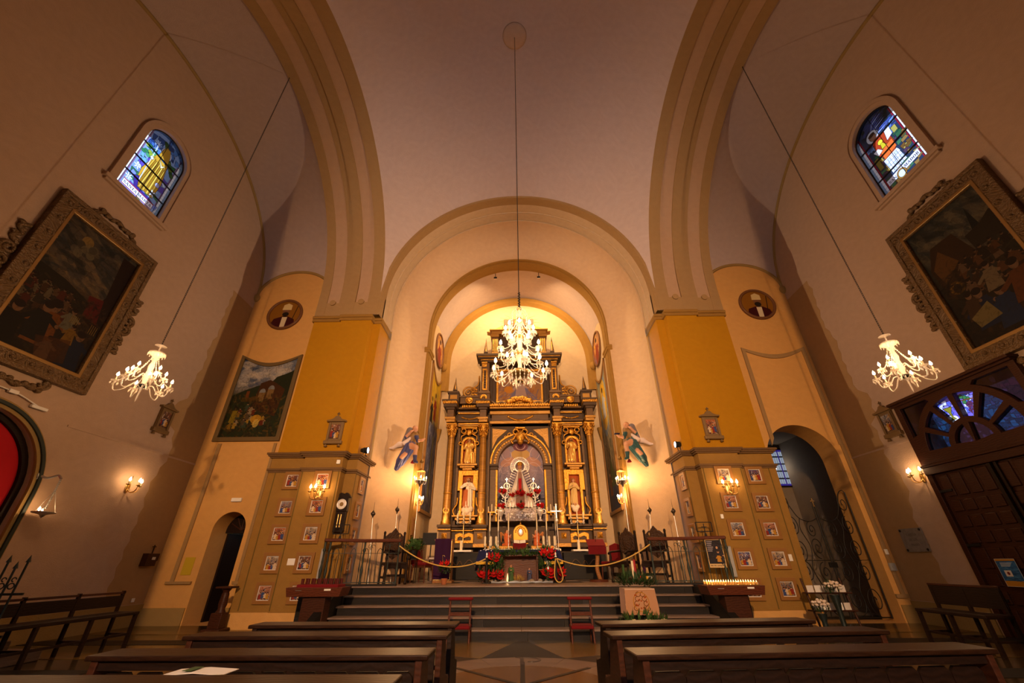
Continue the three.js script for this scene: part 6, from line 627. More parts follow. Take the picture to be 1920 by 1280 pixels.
// wooden lunette and leaf in the small doorway
{ const d = new THREE.Group(); d.name = 'door_3'; d.userData.kind = 'structure'; d.position.set(-7.78, 0, -12.2); scene.add(d); const s = shapeOf(archPts(0, 0.43, 2.05, 2.1, 20)); mesh('transom', extr(s, 0.05), P.woodDark, d); mesh('fan_carving', [0.5, 1.05, 1.57, 2.1, 2.64].map((a) => rod([0, 2.12, 0.06], [0.36 * Math.cos(a), 2.12 + 0.36 * Math.sin(a), 0.06], 0.014)), P.wood, d); { const v = thing('added_vestry_lamp', 'small unseen lamp added to brighten the room behind the small doorway', 'lamp', [-6.52, 2.3, -13.6]); mesh('plate', bx(0.02, 0.12, 0.12, 0, 0, 0, 0.005), P.white, v); mesh('bulb', sph(0.04, -0.05, 0, 0), glow(new THREE.Color().setRGB(0.9, 0.95, 1), 1), v, false); const l = new THREE.PointLight(new THREE.Color().setRGB(0.85, 0.93, 1), 0.5); l.position.set(-0.05, 0, 0); v.add(l); } mesh('door_edge', bx(0.05, 2.05, 0.7, -0.41, 1.02, -0.4), P.woodDark, d); }  // lamp added out of view so the room behind is not black
// ======================= CHANCEL FURNISHINGS =======================
const local = (T, g) => g;
const leafG = (l, w, bend = 0.25) => { const p = [0, 0, 0, -w / 2, l * 0.45, l * bend * 0.3, 0, l * 0.5, l * bend * 0.15, w / 2, l * 0.45, l * bend * 0.3, 0, l, -l * bend]; const g = new THREE.BufferGeometry(); g.setAttribute('position', new THREE.Float32BufferAttribute([0, 1, 2, 0, 2, 3, 1, 4, 2, 2, 4, 3].flatMap((i) => [p[i * 3], p[i * 3 + 1], p[i * 3 + 2]]), 3)); g.computeVertexNormals(); return g; };
const turned = (g, yaw, pitch, x, y, z) => g.rotateX(pitch).rotateY(yaw).translate(x, y, z);
function leafBall(n, r, l, w, c = [0, 0, 0], sq = [1, 1, 1]) { const o = []; for (let i = 0; i < n; i++) { const a = rnd(0, 6.283), b = Math.acos(rnd(-0.6, 1)), q = r * Math.cbrt(rnd(0.2, 1)); o.push(turned(leafG(l * rnd(0.7, 1.3), w * rnd(0.7, 1.3)), a, rnd(0.2, 1.7), c[0] + q * Math.sin(b) * Math.sin(a) * sq[0], c[1] + q * Math.cos(b) * sq[1], c[2] + q * Math.sin(b) * Math.cos(a) * sq[2])); } return o; }
const bloomG = (R) => { const o = []; for (let i = 0; i < 14; i++) o.push(turned(leafG(R * (i < 7 ? 1 : 0.65), R * 0.5), i * 0.9 + (i < 7 ? 0 : 0.4), i < 7 ? 1.35 : 0.9, 0, i < 7 ? 0 : R * 0.1, 0)); o.push(sph(R * 0.14, 0, R * 0.1, 0, 1, 1, 1, 6, 5)); return o; };
function poinsettia(pos, R, label, o = {}) { const t = thing(o.name ?? 'poinsettia', label, o.cat ?? 'flower', pos, 0, o.group); const n = o.blooms ?? 3; if (o.pot) mesh('pot', lathe([[0.001, 0], [o.pot * 0.75, 0], [o.pot, o.pot * 1.6], [o.pot * 0.85, o.pot * 1.6], [0.001, o.pot * 1.4]], 16), o.potMat ?? P.terracotta, t); const h = o.h ?? 0.2; const lf = mesh('foliage', leafBall(o.leaves ?? 40, R * 1.1, R * 0.7, R * 0.4, [0, h * 0.75, 0], [1, 1.1, 0.8]), P.leafDark, t); lf.userData.kind = 'stuff'; for (let i = 0; i < n; i++) { const a = i * 2.4 + 0.5, q = n > 1 ? R * 0.55 : 0; mesh('bloom', join(bloomG(R * rnd(0.75, 1))).rotateX(0.9).rotateY(rnd(-0.5, 0.5)).translate(Math.cos(a) * q, h + Math.sin(a) * q * 0.6, R * 0.35 + 0.04), P.redPetal, t); } return t; }
const candleOn = (t, x, y, z, r, h) => { const c = mesh('candle', cyl(r, r * 0.94, h, x, y, z, 12), P.candle, t); mesh('wick', cyl(0.003, 0.002, 0.02, x, y + h, z, 5), P.black, c); };

// ---- forward altar with blue frontal ----
{ const t = thing('altar_table', 'forward altar table draped in blue and yellow cloth before the altarpiece', 'altar', [-0.04, PL, -12.75]); mesh('table_top', bx(2.16, 0.05, 0.8, 0, 0.75, 0, 0.01), P.whiteCloth, t);
  for (const s of [-1, 1]) { const fold = grid((u, v) => new THREE.Vector3(s * (0.66 + 0.44 * u + 0.09 * v * (u > 0.5 ? 1 : 0.2)), 0.78 - 0.30 * v, 0.405 + 0.06 * v + 0.012 * Math.sin(u * 19)), 16, 8); mesh('blue_cloth', [fold, grid((u, v) => new THREE.Vector3(s * (1.09 + 0.12 * v + 0.01 * Math.sin(u * 14)), 0.78 - 0.5 * v, 0.4 - 0.8 * u), 16, 8)], P.blueCloth, t); mesh('yellow_fringe', grid((u, v) => new THREE.Vector3(s * (0.67 + 0.5 * u), 0.50 - 0.07 * v, 0.468 + 0.012 * Math.sin(u * 19)), 16, 3), P.yellowCloth, t); for (const z of [-0.35, 0.3]) mesh('leg', bx(0.08, 0.73, 0.08, s * 0.98, 0.365, z, 0.01), P.woodRed, t); }
  mesh('blue_band', bx(1.36, 0.06, 0.02, 0, 0.75, 0.41, 0.005), P.blueCloth, t); mesh('red_hanging', grid((u, v) => new THREE.Vector3(0.86 + 0.24 * u, 0.48 - 0.42 * v, 0.42 + 0.015 * Math.sin(u * 16)), 10, 6), P.redCloth, t); }
{ const t = thing('crib_stable', 'small wooden nativity stable with figures under the forward altar', 'nativity', [-0.04, PL, -12.62]); mesh('back', bx(1.0, 0.6, 0.03, 0, 0.32, -0.1), P.woodRed, t); mesh('roof', [bx(1.06, 0.04, 0.4, 0, 0.64, 0.04, 0.01)], P.woodRed, t); for (const s of [-1, 1]) mesh('post', bx(0.05, 0.62, 0.05, s * 0.48, 0.31, 0.18, 0.01), P.woodRed, t); mesh('hanging_moss', leafBall(420, 0.3, 0.13, 0.03, [0.05, 0.66, 0.24], [2.2, 0.32, 0.25]), P.leaf, t).userData.kind = 'stuff'; mesh('straw', leafBall(80, 0.12, 0.1, 0.012, [-0.03, 0.07, 0.16], [1, 0.5, 0.6]), MAT([0.45, 0.3, 0.06], 0.8), t).userData.kind = 'stuff'; mesh('stones', Array.from({ length: 14 }, () => sph(rnd(0.03, 0.08), rnd(-0.9, 0.9), 0.04, rnd(0.1, 0.3), 1, 0.7, 1, 8, 6)), MAT([0.3, 0.24, 0.18], 0.9), t).userData.kind = 'stuff'; mesh('lamp_glow', lathe([[0.02, 0], [0.028, 0.06], [0.012, 0.16], [0.001, 0.2]], 10).translate(-0.33, 0.02, 0.1), glow(WARM, 2.2), t, false); const l = new THREE.PointLight(WARM, 0.25); l.position.set(-0.33, 0.1, 0.1); t.add(l); }
{ const small = (x, h, c, lab, kn) => { const g = figureGeo(saintPrims({ robe: 1, mantle: 2, le: [-0.16, 0.6, 0.1], lh: [-0.03, 0.68, 0.18], re: [0.16, 0.6, 0.1], rh: [0.03, 0.68, 0.18] }), [SK, c, [c[0] * 0.6, c[1] * 0.6, c[2] * 0.6], HAIR], 0.035, 0.035); g.scale(h, h, h); const m = mesh('nativity_figure', g, figMat); m.position.set(x, PL, -12.38); tag(m, lab, 'figurine'); }; small(-0.27, 0.42, [0.06, 0.12, 0.04], 'green robed nativity figurine by the small orange lamp'); small(0.22, 0.34, [0.06, 0.07, 0.14], 'dark blue robed nativity figurine beside the straw'); }
{ const g = grid((u, v) => new THREE.Vector3(-0.8 + 1.6 * u, 0.012 + 0.035 * Math.abs(Math.sin(u * 17 + v * 3)) * Math.sin(Math.PI * v) + 0.03 * Math.max(0, noise3.noise(u * 7, v * 3, 1)), -0.16 + 0.34 * v), 60, 10); const m = mesh('draped_cloth', g, MAT([0.5, 0.56, 0.68], 0.7)); m.position.set(0.02, PL, -12.2); tag(m, 'pale blue satin cloth crumpled on floor before the crib', 'cloth'); }
[[-0.72, 0.42, 0.16, 'poinsettia high beside the crib stable near the green figurine'], [-0.98, 0.02, 0.17, 'poinsettia on the floor by the rope post before the blue cloth'], [-0.62, 0.02, 0.15, 'poinsettia on the floor beside the green figurine'], [0.72, 0.5, 0.19, 'poinsettia in silver vase above the dark figurine side'], [0.72, 0.05, 0.17, 'poinsettia on the floor beside the crib stones'], [1.0, 0.08, 0.17, 'poinsettia on the floor by the red hanging cloth']].forEach(([x, y, R, l], i) => poinsettia([x, PL + y, -12.28 - (i === 3 || i === 0 ? 0.02 : 0)], R, l, { blooms: 3, h: 0.16, leaves: 36 }));
{ const t = thing('flower_stand', 'small stand with silver vase carrying the raised poinsettia', 'stand', [0.72, PL, -12.3]); mesh('pole', rod([0, 0, 0], [0, 0.3, 0], 0.012), P.woodDark, t); mesh('tray', bx(0.5, 0.015, 0.16, 0, 0.3, 0, 0.004), P.woodLight, t); mesh('vase', lathe([[0.03, 0.31], [0.03, 0.34], [0.02, 0.38], [0.07, 0.46], [0.09, 0.5]], 14), P.silver, t); const u = thing('flower_stand', 'dark stand carrying the poinsettia beside the green figurine', 'stand', [-0.72, PL, -12.3]); mesh('pole', rod([0, 0, 0], [0, 0.42, 0], 0.02), P.woodDark, u); mesh('foot', cyl(0.1, 0.1, 0.02), P.woodDark, u); for (const s of [-1, 1]) { const b = mesh('fir_garland', leafBall(300, 0.32, 0.13, 0.035, [0, 0.3, 0], [0.6, 1.4, 0.4]), P.leaf); b.position.set(s * 0.68, PL + 0.12, -12.36); b.userData.kind = 'stuff'; tag(b, s < 0 ? 'fir branches heaped beside the crib near the green figurine' : 'fir branches heaped beside the crib near the silver vase', 'branches'); } }
// candle groups on the forward altar
for (const s of [-1, 1]) { const t = thing('candle_stand', s < 0 ? 'silver stand of three thick candles on altar above the green figurine' : 'silver stand of three thick candles on altar above the red hanging', 'candelabrum', [s < 0 ? -0.84 : 0.80, PL + 0.775, -12.55]); [[-0.16, 0.02], [0, 0.0], [0.15, 0.02]].forEach(([x, z]) => { const c = mesh('cup', lathe([[0.001, 0], [0.05, 0], [0.05, 0.01], [0.018, 0.03], [0.02, 0.08], [0.05, 0.1], [0.045, 0.11], [0.001, 0.11]], 14).translate(x, 0, z), P.silverDull, t); mesh('candle', [cyl(0.033, 0.031, 0.23, x, 0.105, z, 14), new THREE.ConeGeometry(0.02, 0.03, 8).translate(x, 0.345, z)], P.candle, t); }); }
{ const t = thing('missal_stand', 'open missal on a red draped book stand on the altar', 'book stand', [-0.03, PL + 0.775, -12.5]); mesh('drape', [bx(0.36, 0.16, 0.2, 0, 0.09, 0, 0.01)], P.redCloth, t); for (const s of [-1, 1]) mesh('page', bx(0.16, 0.012, 0.22, s * 0.085, 0, 0).rotateZ(s * 0.1).rotateX(0.35).translate(0, 0.2, 0), P.paper, t); }
// ---- high altar: mensa, dark frontal, tabernacle ----
{ const t = thing('high_altar', 'dark carved marble high altar with white top against the altarpiece', 'altar', [0.04, PL, -14.75]); mesh('front_slab', bx(2.3, 0.78, 0.5, 0, 0.39, -0.05, 0.015), P.marbleDark, t); mesh('altar_top', bx(2.5, 0.06, 0.62, 0, 0.83, 0, 0.01), P.whiteCloth, t); mesh('white_cloth_edge', bx(2.5, 0.04, 0.01, 0, 0.82, 0.315), P.white, t); for (const s of [-1, 1]) { mesh('step_block', bx(0.85, 0.1, 0.2, s * 0.72, 0.91, -0.12, 0.02), P.goldPaint, t); for (let i = 0; i < 8; i++) mesh('flute', bx(0.03, 0.07, 0.02, s * 0.72 - 0.28 + i * 0.08, 0.91, -0.01, 0.008), P.gold, t); } }
for (const s of [-1, 1]) { const t = thing('side_altar', s < 0 ? 'dark carved stone side altar with white top behind the purple ambo' : 'dark carved stone side altar with white top behind the red lectern', 'altar', [0.04 + s * 2.0, PL, -14.78]); mesh('front_slab', bx(1.35, 0.76, 0.46, 0, 0.38, -0.04, 0.015), P.marbleDark, t); mesh('altar_top', bx(0.72, 0.05, 0.5, 0.0, 0.81, 0.04, 0.01), P.whiteCloth, t); mesh('carving', [tube([[-0.5, 0.35, 0.19], [-0.3, 0.55, 0.2], [-0.1, 0.4, 0.2], [0, 0.52, 0.2], [0.1, 0.4, 0.2], [0.3, 0.55, 0.2], [0.5, 0.35, 0.19]], 0.018, 40)], P.umber, t); mesh('hump', sph(0.1, 0, 0.84, 0.1, 1.4, 0.8, 1), P.woodDark, t); }
{ const t = thing('tabernacle', 'round-topped gold tabernacle with silver oval medallion on the high altar', 'tabernacle', [0.0, PL + 0.86, -14.78]); mesh('plinth', [bx(0.62, 0.05, 0.3, 0, 0.23, 0.02, 0.01), bx(0.44, 0.2, 0.24, 0, 0.1, 0, 0.02)], P.umber, t); mesh('plinth_band', [bx(0.5, 0.04, 0.28, 0, 0.16, 0, 0.01)], P.gold, t); const s = shapeOf(archPts(0, 0.23, 0, 0.2, 24, 0.24)); mesh('body', extr(s, 0.16, 0.02).translate(0, 0.27, -0.05), P.goldSmooth, t); mesh('medallion', [sph(0.085, 0, 0.5, 0.13, 1, 1.25, 0.2)], P.silver, t); mesh('medallion_ring', torus(0.09, 0.014, 0, 0, 0).scale(1, 1.25, 1).translate(0, 0.5, 0.135), P.gold, t); mesh('finial', [sph(0.035, 0, 0.74, 0.05), cyl(0.02, 0.01, 0.06, 0, 0.76, 0.05)], P.gold, t); const pts = []; for (let i = 0; i < 12; i++) { const a = Math.PI * (0.05 + 0.9 * i / 11); pts.push(sph(0.022, 0.17 * Math.cos(a), 0.47 + 0.19 * Math.sin(a), 0.135, 1, 1, 0.6, 6, 5)); } mesh('bead_border', pts, P.gold, t).userData.kind = 'stuff'; }
for (const s of [-1, 1]) { const g = figureGeo([[0, 0.36, 0.02, 0, 0.34, 0.03, 0.05, 0.045, 0], [0, 0.37, -0.02, 0, 0.34, -0.03, 0.048, 0.045, 3], [0, 0.29, 0, 0, 0.2, 0, 0.06, 0.07, 1, 0.004], [0, 0.2, 0, 0.0, 0.05, 0.03, 0.08, 0.07, 1, 0.008], [0, 0.05, 0.03, 0, 0.03, -0.14, 0.06, 0.03, 1], [-0.06, 0.27, 0, -0.04, 0.22, 0.1, 0.03, 0.022, 1], [0.06, 0.27, 0, 0.04, 0.22, 0.1, 0.03, 0.022, 1], [-0.04, 0.22, 0.1, 0, 0.28, 0.14, 0.02, 0.012, 0], [0.04, 0.22, 0.1, 0, 0.28, 0.14, 0.02, 0.012, 0], [-0.04, 0.26, -0.06, -0.1, 0.33, -0.14, 0.02, 0.03, 2], [0.04, 0.26, -0.06, 0.1, 0.33, -0.14, 0.02, 0.03, 2], [-0.1, 0.33, -0.14, -0.08, 0.1, -0.14, 0.03, 0.01, 2], [0.1, 0.33, -0.14, 0.08, 0.1, -0.14, 0.03, 0.01, 2]], [SK, [0.55, 0.13, 0.04], [0.4, 0.16, 0.05], HAIR], 0.012, 0.016); g.scale(1.15, 1.15, 1.15); const m = mesh('kneeling_angel', g, figMat); m.position.set(0.04 + s * 0.5, PL + 0.96, -14.87); m.rotation.y = -s * 1.0; tag(m, s < 0 ? 'small orange kneeling angel beside tabernacle, on the purple ambo side' : 'small orange kneeling angel beside tabernacle, on the red lectern side', 'figurine'); }
// six tall candles
[[942, 968, 0], [936.5, 986, 0], [923.5, 966, 0]].forEach(() => 0);
[-1.02, -0.74, -0.4, 0.54, 0.86, 1.16].forEach((x, i) => { const t = thing('tall_candlestick', 'tall slim candlestick with long white candle on the high altar', 'candlestick', [x, PL + 0.86, -14.62], 0, 'six tall candlesticks on the high altar'); mesh('stem', lathe([[0.001, 0], [0.06, 0], [0.05, 0.02], [0.014, 0.06], [0.012, 0.2], [0.022, 0.22], [0.01, 0.26], [0.01, 0.52], [0.025, 0.55], [0.012, 0.58]], 12), P.silverDull, t); candleOn(t, 0, 0.57, 0, 0.021, 0.55 - (i === 2 || i === 3 ? 0.04 : 0)); });
// branched candelabra on long stems before the niches
for (const s of [-1, 1]) { const p = atD(s < 0 ? 869 : 1083, 975, 14.6); const t = thing('branched_candelabrum', s < 0 ? 'many-branched silver candelabrum on long stem behind the purple ambo' : 'many-branched silver candelabrum on long stem behind the red lectern', 'candelabrum', [p[0], PL + 0.835, -14.7]); const H = p[1] - PL - 0.835; mesh('stem', lathe([[0.001, 0], [0.08, 0], [0.07, 0.025], [0.018, 0.06], [0.014, H * 0.5], [0.028, H * 0.55], [0.014, H * 0.6], [0.014, H], [0.03, H + 0.04], [0.001, H + 0.06]], 14), P.brass, t); for (let k = 0; k < 8; k++) { const a = k * Math.PI / 4, R = k % 2 ? 0.3 : 0.2, x = Math.cos(a) * R, z = Math.sin(a) * R * 0.6; mesh('branch', tube([[0, H, 0], [x * 0.5, H - 0.1, z * 0.5], [x, H - 0.04, z], [x, H + 0.04, z]], 0.009, 14), P.silverDull, t); mesh('cup', lathe([[0.001, 0], [0.03, 0.02], [0.025, 0.03]], 10).translate(x, H + 0.03, z), P.silverDull, t); candleOn(t, x, H + 0.05, z, 0.012, 0.16 + 0.05 * (k % 3)); for (let d = 0; d < 2; d++) { const m = new THREE.Mesh(dropGeo, P.crystal); m.name = 'crystal_drop'; m.position.set(x, H - 0.03 - d * 0.05, z); t.add(m); } } candleOn(t, 0, H + 0.06, 0, 0.014, 0.26); const c2 = thing('altar_candle', s < 0 ? 'thick white candle on the side altar behind the purple ambo' : 'thick white candle on the side altar behind the red lectern', 'candle', [p[0] - 0.03, PL + 0.835, -14.58]); mesh('wax', cyl(0.045, 0.044, 0.28, 0, 0.0, 0, 16), P.candle, c2); mesh('wick', cyl(0.004, 0.003, 0.02, 0, 0.28, 0, 5), P.black, c2); }
// three-candle standards flanking the opening
for (const s of [-1, 1]) { const p = atD(s < 0 ? 922 : 1033, 957, 15.2); const t = thing('candle_standard', s < 0 ? 'gilt three-candle bracket on the arch jamb beside the ambo side niches' : 'gilt three-candle bracket on the arch jamb beside the lectern side niches', 'candelabrum', [p[0], p[1] - 0.25, -15.3]); mesh('bracket', [rod([0, 0.02, -0.1], [0, 0.18, 0.05], 0.014), bx(0.3, 0.06, 0.06, 0, 0.2, 0.05, 0.015), sph(0.05, 0, 0.12, 0.05)], P.gold, t); [-0.12, 0, 0.12].forEach((x, i) => candleOn(t, x, 0.23, 0.05, 0.018, i === 1 ? 0.24 : 0.16)); }
// ---- niche statues ----
const nicheSaint = (px, pyT, pyB, o, pal, label, halo = true) => { const b = atD(px, pyB, 15.45), tp = atD(px, pyT, 15.45), H = (tp[1] - b[1]) / 1.0; const t = thing('saint_statue', label, 'statue', [b[0], b[1], -15.47]); const g = figureGeo(saintPrims(o), pal, 0.022, 0.022); g.scale(H, H, H * 0.85); mesh('figure', g, o.gilt ? figGilt : figMat, t, false); if (halo) mesh('halo', haloGeo(0.1 * H, 0.93 * H, -0.06), P.gold, t); if (o.base) mesh('cloud_base', o.base.map((q) => sph(q[3], q[0], q[1], q[2], 1, 0.9, 0.8, 10, 8)), MAT([0.72, 0.6, 0.48], 0.8), t); return t; };
nicheSaint(878.5, 823, 869.5, { robe: 1, mantle: 2, gilt: true, rh: [0.14, 0.6, 0.18], re: [0.2, 0.66, 0.02], extra: [[0.2, 0.02, 0.06, 0.2, 0.36, 0.06, 0.05, 0.045, 1], [0.2, 0.42, 0.06, 0.16, 0.44, 0.1, 0.035, 0.03, 2]] }, [SK, GOLDC, [0.8, 0.52, 0.14], HAIR], 'gilt robed saint statue in the round-topped niche above the saint in white sleeves');
nicheSaint(1074, 821, 867.5, { robe: 1, mantle: 2, gilt: true, beard: true, lh: [-0.1, 0.7, 0.2], rh: [0.16, 0.56, 0.16] }, [SK, GOLDC, [0.75, 0.42, 0.1], HAIR], 'gilt bearded saint statue in the round-topped niche above the ivory robed statue');
nicheSaint(876, 896, 952, { robe: 1, mantle: 2, armL: 1, armR: 1, lean: 0.04, beard: true, lh: [-0.02, 0.74, 0.16], le: [-0.24, 0.68, 0.04], rh: [0.05, 0.66, 0.18], re: [0.24, 0.62, 0.04], base: [[-0.1, -0.06, 0, 0.12], [0.1, -0.04, 0.02, 0.13], [0, -0.1, 0.04, 0.14], [0.06, -0.18, 0, 0.12], [-0.08, -0.2, 0, 0.12]] }, [SK, WHT, [0.42, 0.12, 0.04], HAIR], 'saint statue with white sleeves and red mantle in square-topped niche');
nicheSaint(1078, 897, 946, { robe: 1, mantle: 1, w: 0.85, lh: [-0.02, 0.68, 0.16], rh: [0.02, 0.68, 0.16], base: [[-0.06, -0.05, 0, 0.1], [0.07, -0.06, 0, 0.1], [0, -0.14, 0.02, 0.12]] }, [SK, [0.55, 0.38, 0.15], [0.5, 0.32, 0.12], HAIR], 'ivory robed statue with joined hands and silver crown in square-topped niche');
// ---- Virgin group in the central opening ----
{ const b = atD(975, 976, 15.05), bt = atD(975, 953, 15.05); const t = thing('silver_throne', 'chased silver stepped throne under the crowned statue', 'pedestal', [b[0] + 0.02, b[1], -15.15]); const H = bt[1] - b[1]; const tr = shapeOf([[-0.5, 0], [0.5, 0], [0.55, H], [-0.55, H]]); mesh('body', extr(tr, 0.4, 0.015).translate(0, 0, -0.25), MAT([0.45, 0.38, 0.34], 0.35, 0.9, { bumpMap: carveBump, bumpScale: 0.02 }), t); const sc = []; for (let i = 0; i < 26; i++) sc.push(sph(0.03, rnd(-0.4, 0.4), rnd(0.02, H * 0.6), 0.18, 1.2, 1, 0.5, 7, 5)); mesh('chased_ornament', sc, P.silver, t).userData.kind = 'stuff'; const bl = []; for (let i = 0; i < 170; i++) bl.push(sph(rnd(0.014, 0.03), rnd(-0.55, 0.55), H + rnd(0.01, 0.24), rnd(-0.05, 0.2), 1, 1, 1, 6, 4)); mesh('silver_filigree', bl, P.silver, t).userData.kind = 'stuff';
  const v = thing('virgin_statue', 'crowned statue in white mantle with silver sunburst in the central opening', 'statue', [b[0] + 0.02, bt[1] + 0.04, -15.2]); const MH = 1.35; const mant = grid((u, w) => { const a = Math.PI * (u * 2), h = w, r = 0.05 + 0.5 * Math.pow(1 - h, 1.15); const f = 1 + 0.04 * Math.sin(a * 11); return new THREE.Vector3(Math.cos(a) * r * f, MH * h, Math.sin(a) * r * 0.55 * f); }, 48, 14); mesh('mantle', mant, MAT([0.72, 0.66, 0.62], 0.5, 0.2, { bumpMap: carveBump, bumpScale: 0.006 }), v); mesh('robe_panel', grid((u, w) => new THREE.Vector3((u - 0.5) * (0.34 - 0.22 * w), MH * (0.05 + 0.85 * w), 0.285 * Math.pow(1 - w, 1.1) + 0.05), 6, 10), MAT([0.28, 0.16, 0.12], 0.6, 0, { bumpMap: carveBump, bumpScale: 0.01 }), v); mesh('red_panel', grid((u, w) => new THREE.Vector3((u - 0.5) * 0.1, MH * (0.3 + 0.42 * w), 0.27 * Math.pow(0.75 - 0.5 * w, 1.1) + 0.075), 3, 6), P.redPetal, v);
  const head = figureGeo([[0, MH + 0.05, 0.02, 0, MH + 0.02, 0.03, 0.07, 0.06, 0], [0, MH + 0.06, -0.02, 0, MH + 0.0, -0.03, 0.075, 0.065, 1], [0, MH + 0.03, 0.1, 0, MH + 0.02, 0.1, 0.014, 0.012, 0], [0, MH - 0.04, 0, 0, MH - 0.1, 0.0, 0.04, 0.06, 1]], [SK, [0.6, 0.5, 0.3], SK, HAIR], 0.012, 0.014); mesh('head', head, figMat, v, false); mesh('crown', [lathe([[0.075, 0], [0.09, 0.06], [0.11, 0.11], [0.06, 0.14], [0.001, 0.15]], 16).translate(0, MH + 0.09, 0)], P.goldSmooth, v);
  const rays = []; const halo = []; for (let i = 0; i < 26; i++) { const a = -0.5 + (Math.PI + 1.0) * i / 25, R = 0.24; halo.push(rod([Math.cos(a) * R * 0.7, MH + 0.08 + Math.sin(a) * R * 0.7, -0.06], [Math.cos(a) * R * 1.35, MH + 0.08 + Math.sin(a) * R * 1.35, -0.06], 0.014, 0.008, 5), sph(0.026, Math.cos(a) * R * 1.4, MH + 0.08 + Math.sin(a) * R * 1.4, -0.06, 1, 1, 0.5, 7, 5)); } halo.push(torus(0.19, 0.03, 0, MH + 0.08, -0.06)); mesh('sunburst_halo', halo, P.silver, v).userData.kind = 'stuff'; for (const s of [-1, 1]) for (let i = 0; i < 15; i++) { const h = i / 14, r = 0.05 + 0.5 * Math.pow(1 - h * 0.85, 1.15), y = 0.08 + MH * 0.88 * h; rays.push(rod([s * r, y, -0.06], [s * (r + 0.13), y + 0.06, -0.06], 0.013, 0.008, 5), sph(0.028, s * (r + 0.15), y + 0.07, -0.06, 1, 1, 0.5, 7, 5)); } mesh('sunburst_rays', rays, P.silver, v).userData.kind = 'stuff';
  [-0.36, -0.25, -0.13, 0.16, 0.28, 0.38].forEach((x, i) => { const c = thing('throne_candle', 'slim cream candle in silver holder on the silver throne', 'candle', [b[0] + 0.02 + x, bt[1] + 0.24, -14.96], 0, 'candles on the silver throne'); mesh('holder', lathe([[0.001, -0.22], [0.02, -0.22], [0.01, -0.1], [0.012, 0], [0.025, 0.02]], 10), P.silver, c); candleOn(c, 0, 0.01, 0, 0.014, 0.42 + 0.05 * (i % 3 === 2 ? 1 : 0)); });
  for (const s of [-1, 1]) { const f = thing('silver_flower_branch', s < 0 ? 'silver scrolled branch with crosses on the throne, ambo side' : 'silver scrolled branch with crosses on the throne, lectern side', 'candelabrum', [b[0] + 0.02 + s * 0.5, bt[1] + 0.02, -15.1]); mesh('stem', tube([[0, 0, 0], [s * 0.03, 0.3, 0], [-s * 0.04, 0.6, 0], [-s * 0.02, 0.86, 0]], 0.018, 20), P.silver, f); mesh('scroll', [torus(0.1, 0.02, -s * 0.02, 0.74, 0), torus(0.07, 0.018, s * 0.12, 0.5, 0), torus(0.09, 0.016, s * 0.02, 0.42, 0.02), tube([[0, 0.3, 0], [s * 0.14, 0.4, 0], [s * 0.16, 0.6, 0]], 0.014, 12)], P.silver, f); for (const [x, y] of [[-s * 0.02, 0.95], [s * 0.16, 0.66]]) mesh('cross', [bx(0.025, 0.14, 0.02, x, y, 0), bx(0.1, 0.025, 0.02, x, y + 0.02, 0)], P.silver, f);
    const vs = thing('silver_vase', s < 0 ? 'silver two-handled vase of poinsettias beside the throne, ambo side' : 'silver two-handled vase of poinsettias beside the throne, lectern side', 'vase', [b[0] + 0.02 + s * 0.68, b[1] - 0.02, -15.1]); mesh('body', lathe([[0.001, 0], [0.1, 0], [0.09, 0.03], [0.03, 0.08], [0.04, 0.16], [0.12, 0.3], [0.13, 0.36], [0.07, 0.42], [0.1, 0.46], [0.09, 0.46]], 20), P.silver, vs); for (const e of [-1, 1]) mesh('handle', torus(0.07, 0.012, e * 0.13, 0.32, 0), P.silver, vs); }
  const fl = (x, y, R, l, z = -14.98) => poinsettia([b[0] + 0.02 + x, bt[1] + y, z], R, l, { blooms: 3, h: 0.08, leaves: 18 }); fl(0, -0.02, 0.15, 'poinsettia cluster low on the front of the silver throne', -14.93); fl(0, 0.38, 0.15, 'poinsettia cluster at the feet of the crowned statue', -14.95); fl(-0.3, 0.34, 0.11, 'poinsettia cluster between throne candles, ambo side', -15.02); fl(0.34, 0.34, 0.11, 'poinsettia cluster between throne candles, lectern side', -15.02); fl(-0.62, 0.46, 0.13, 'poinsettia cluster on silver branch, ambo side', -15.05); fl(0.6, 0.46, 0.13, 'poinsettia cluster on silver branch, lectern side', -15.05); fl(-0.66, 0.0, 0.13, 'poinsettia cluster in silver vase, ambo side', -15.1); fl(0.7, 0.0, 0.13, 'poinsettia cluster in silver vase, lectern side', -15.1); }
// processional cross
{ const p = atD(1043, 962, 13.4), f = atD(1040, 1080, 13.4); const t = thing('processional_cross', 'silver processional cross on a long staff beside the altar', 'cross', [p[0] + 0.0, PL, -13.4]); const H = p[1] - PL; mesh('staff', rod([0.04, 0, 0], [0, H - 0.12, 0], 0.014), P.silverDull, t); mesh('knob', sph(0.05, 0, H - 0.2, 0, 1, 1.2, 1), P.silver, t); mesh('cross', [bx(0.04, 0.44, 0.03, 0, H + 0.02, 0, 0.01), bx(0.3, 0.04, 0.03, 0, H + 0.06, 0, 0.01), ...[[0, 0.25], [0.16, 0.06], [-0.16, 0.06]].map(([x, y]) => sph(0.035, x, H + y, 0, 1, 1, 0.6))], P.silver, t); mesh('foot', cyl(0.13, 0.1, 0.05, 0.04, 0, 0), P.woodDark, t); }
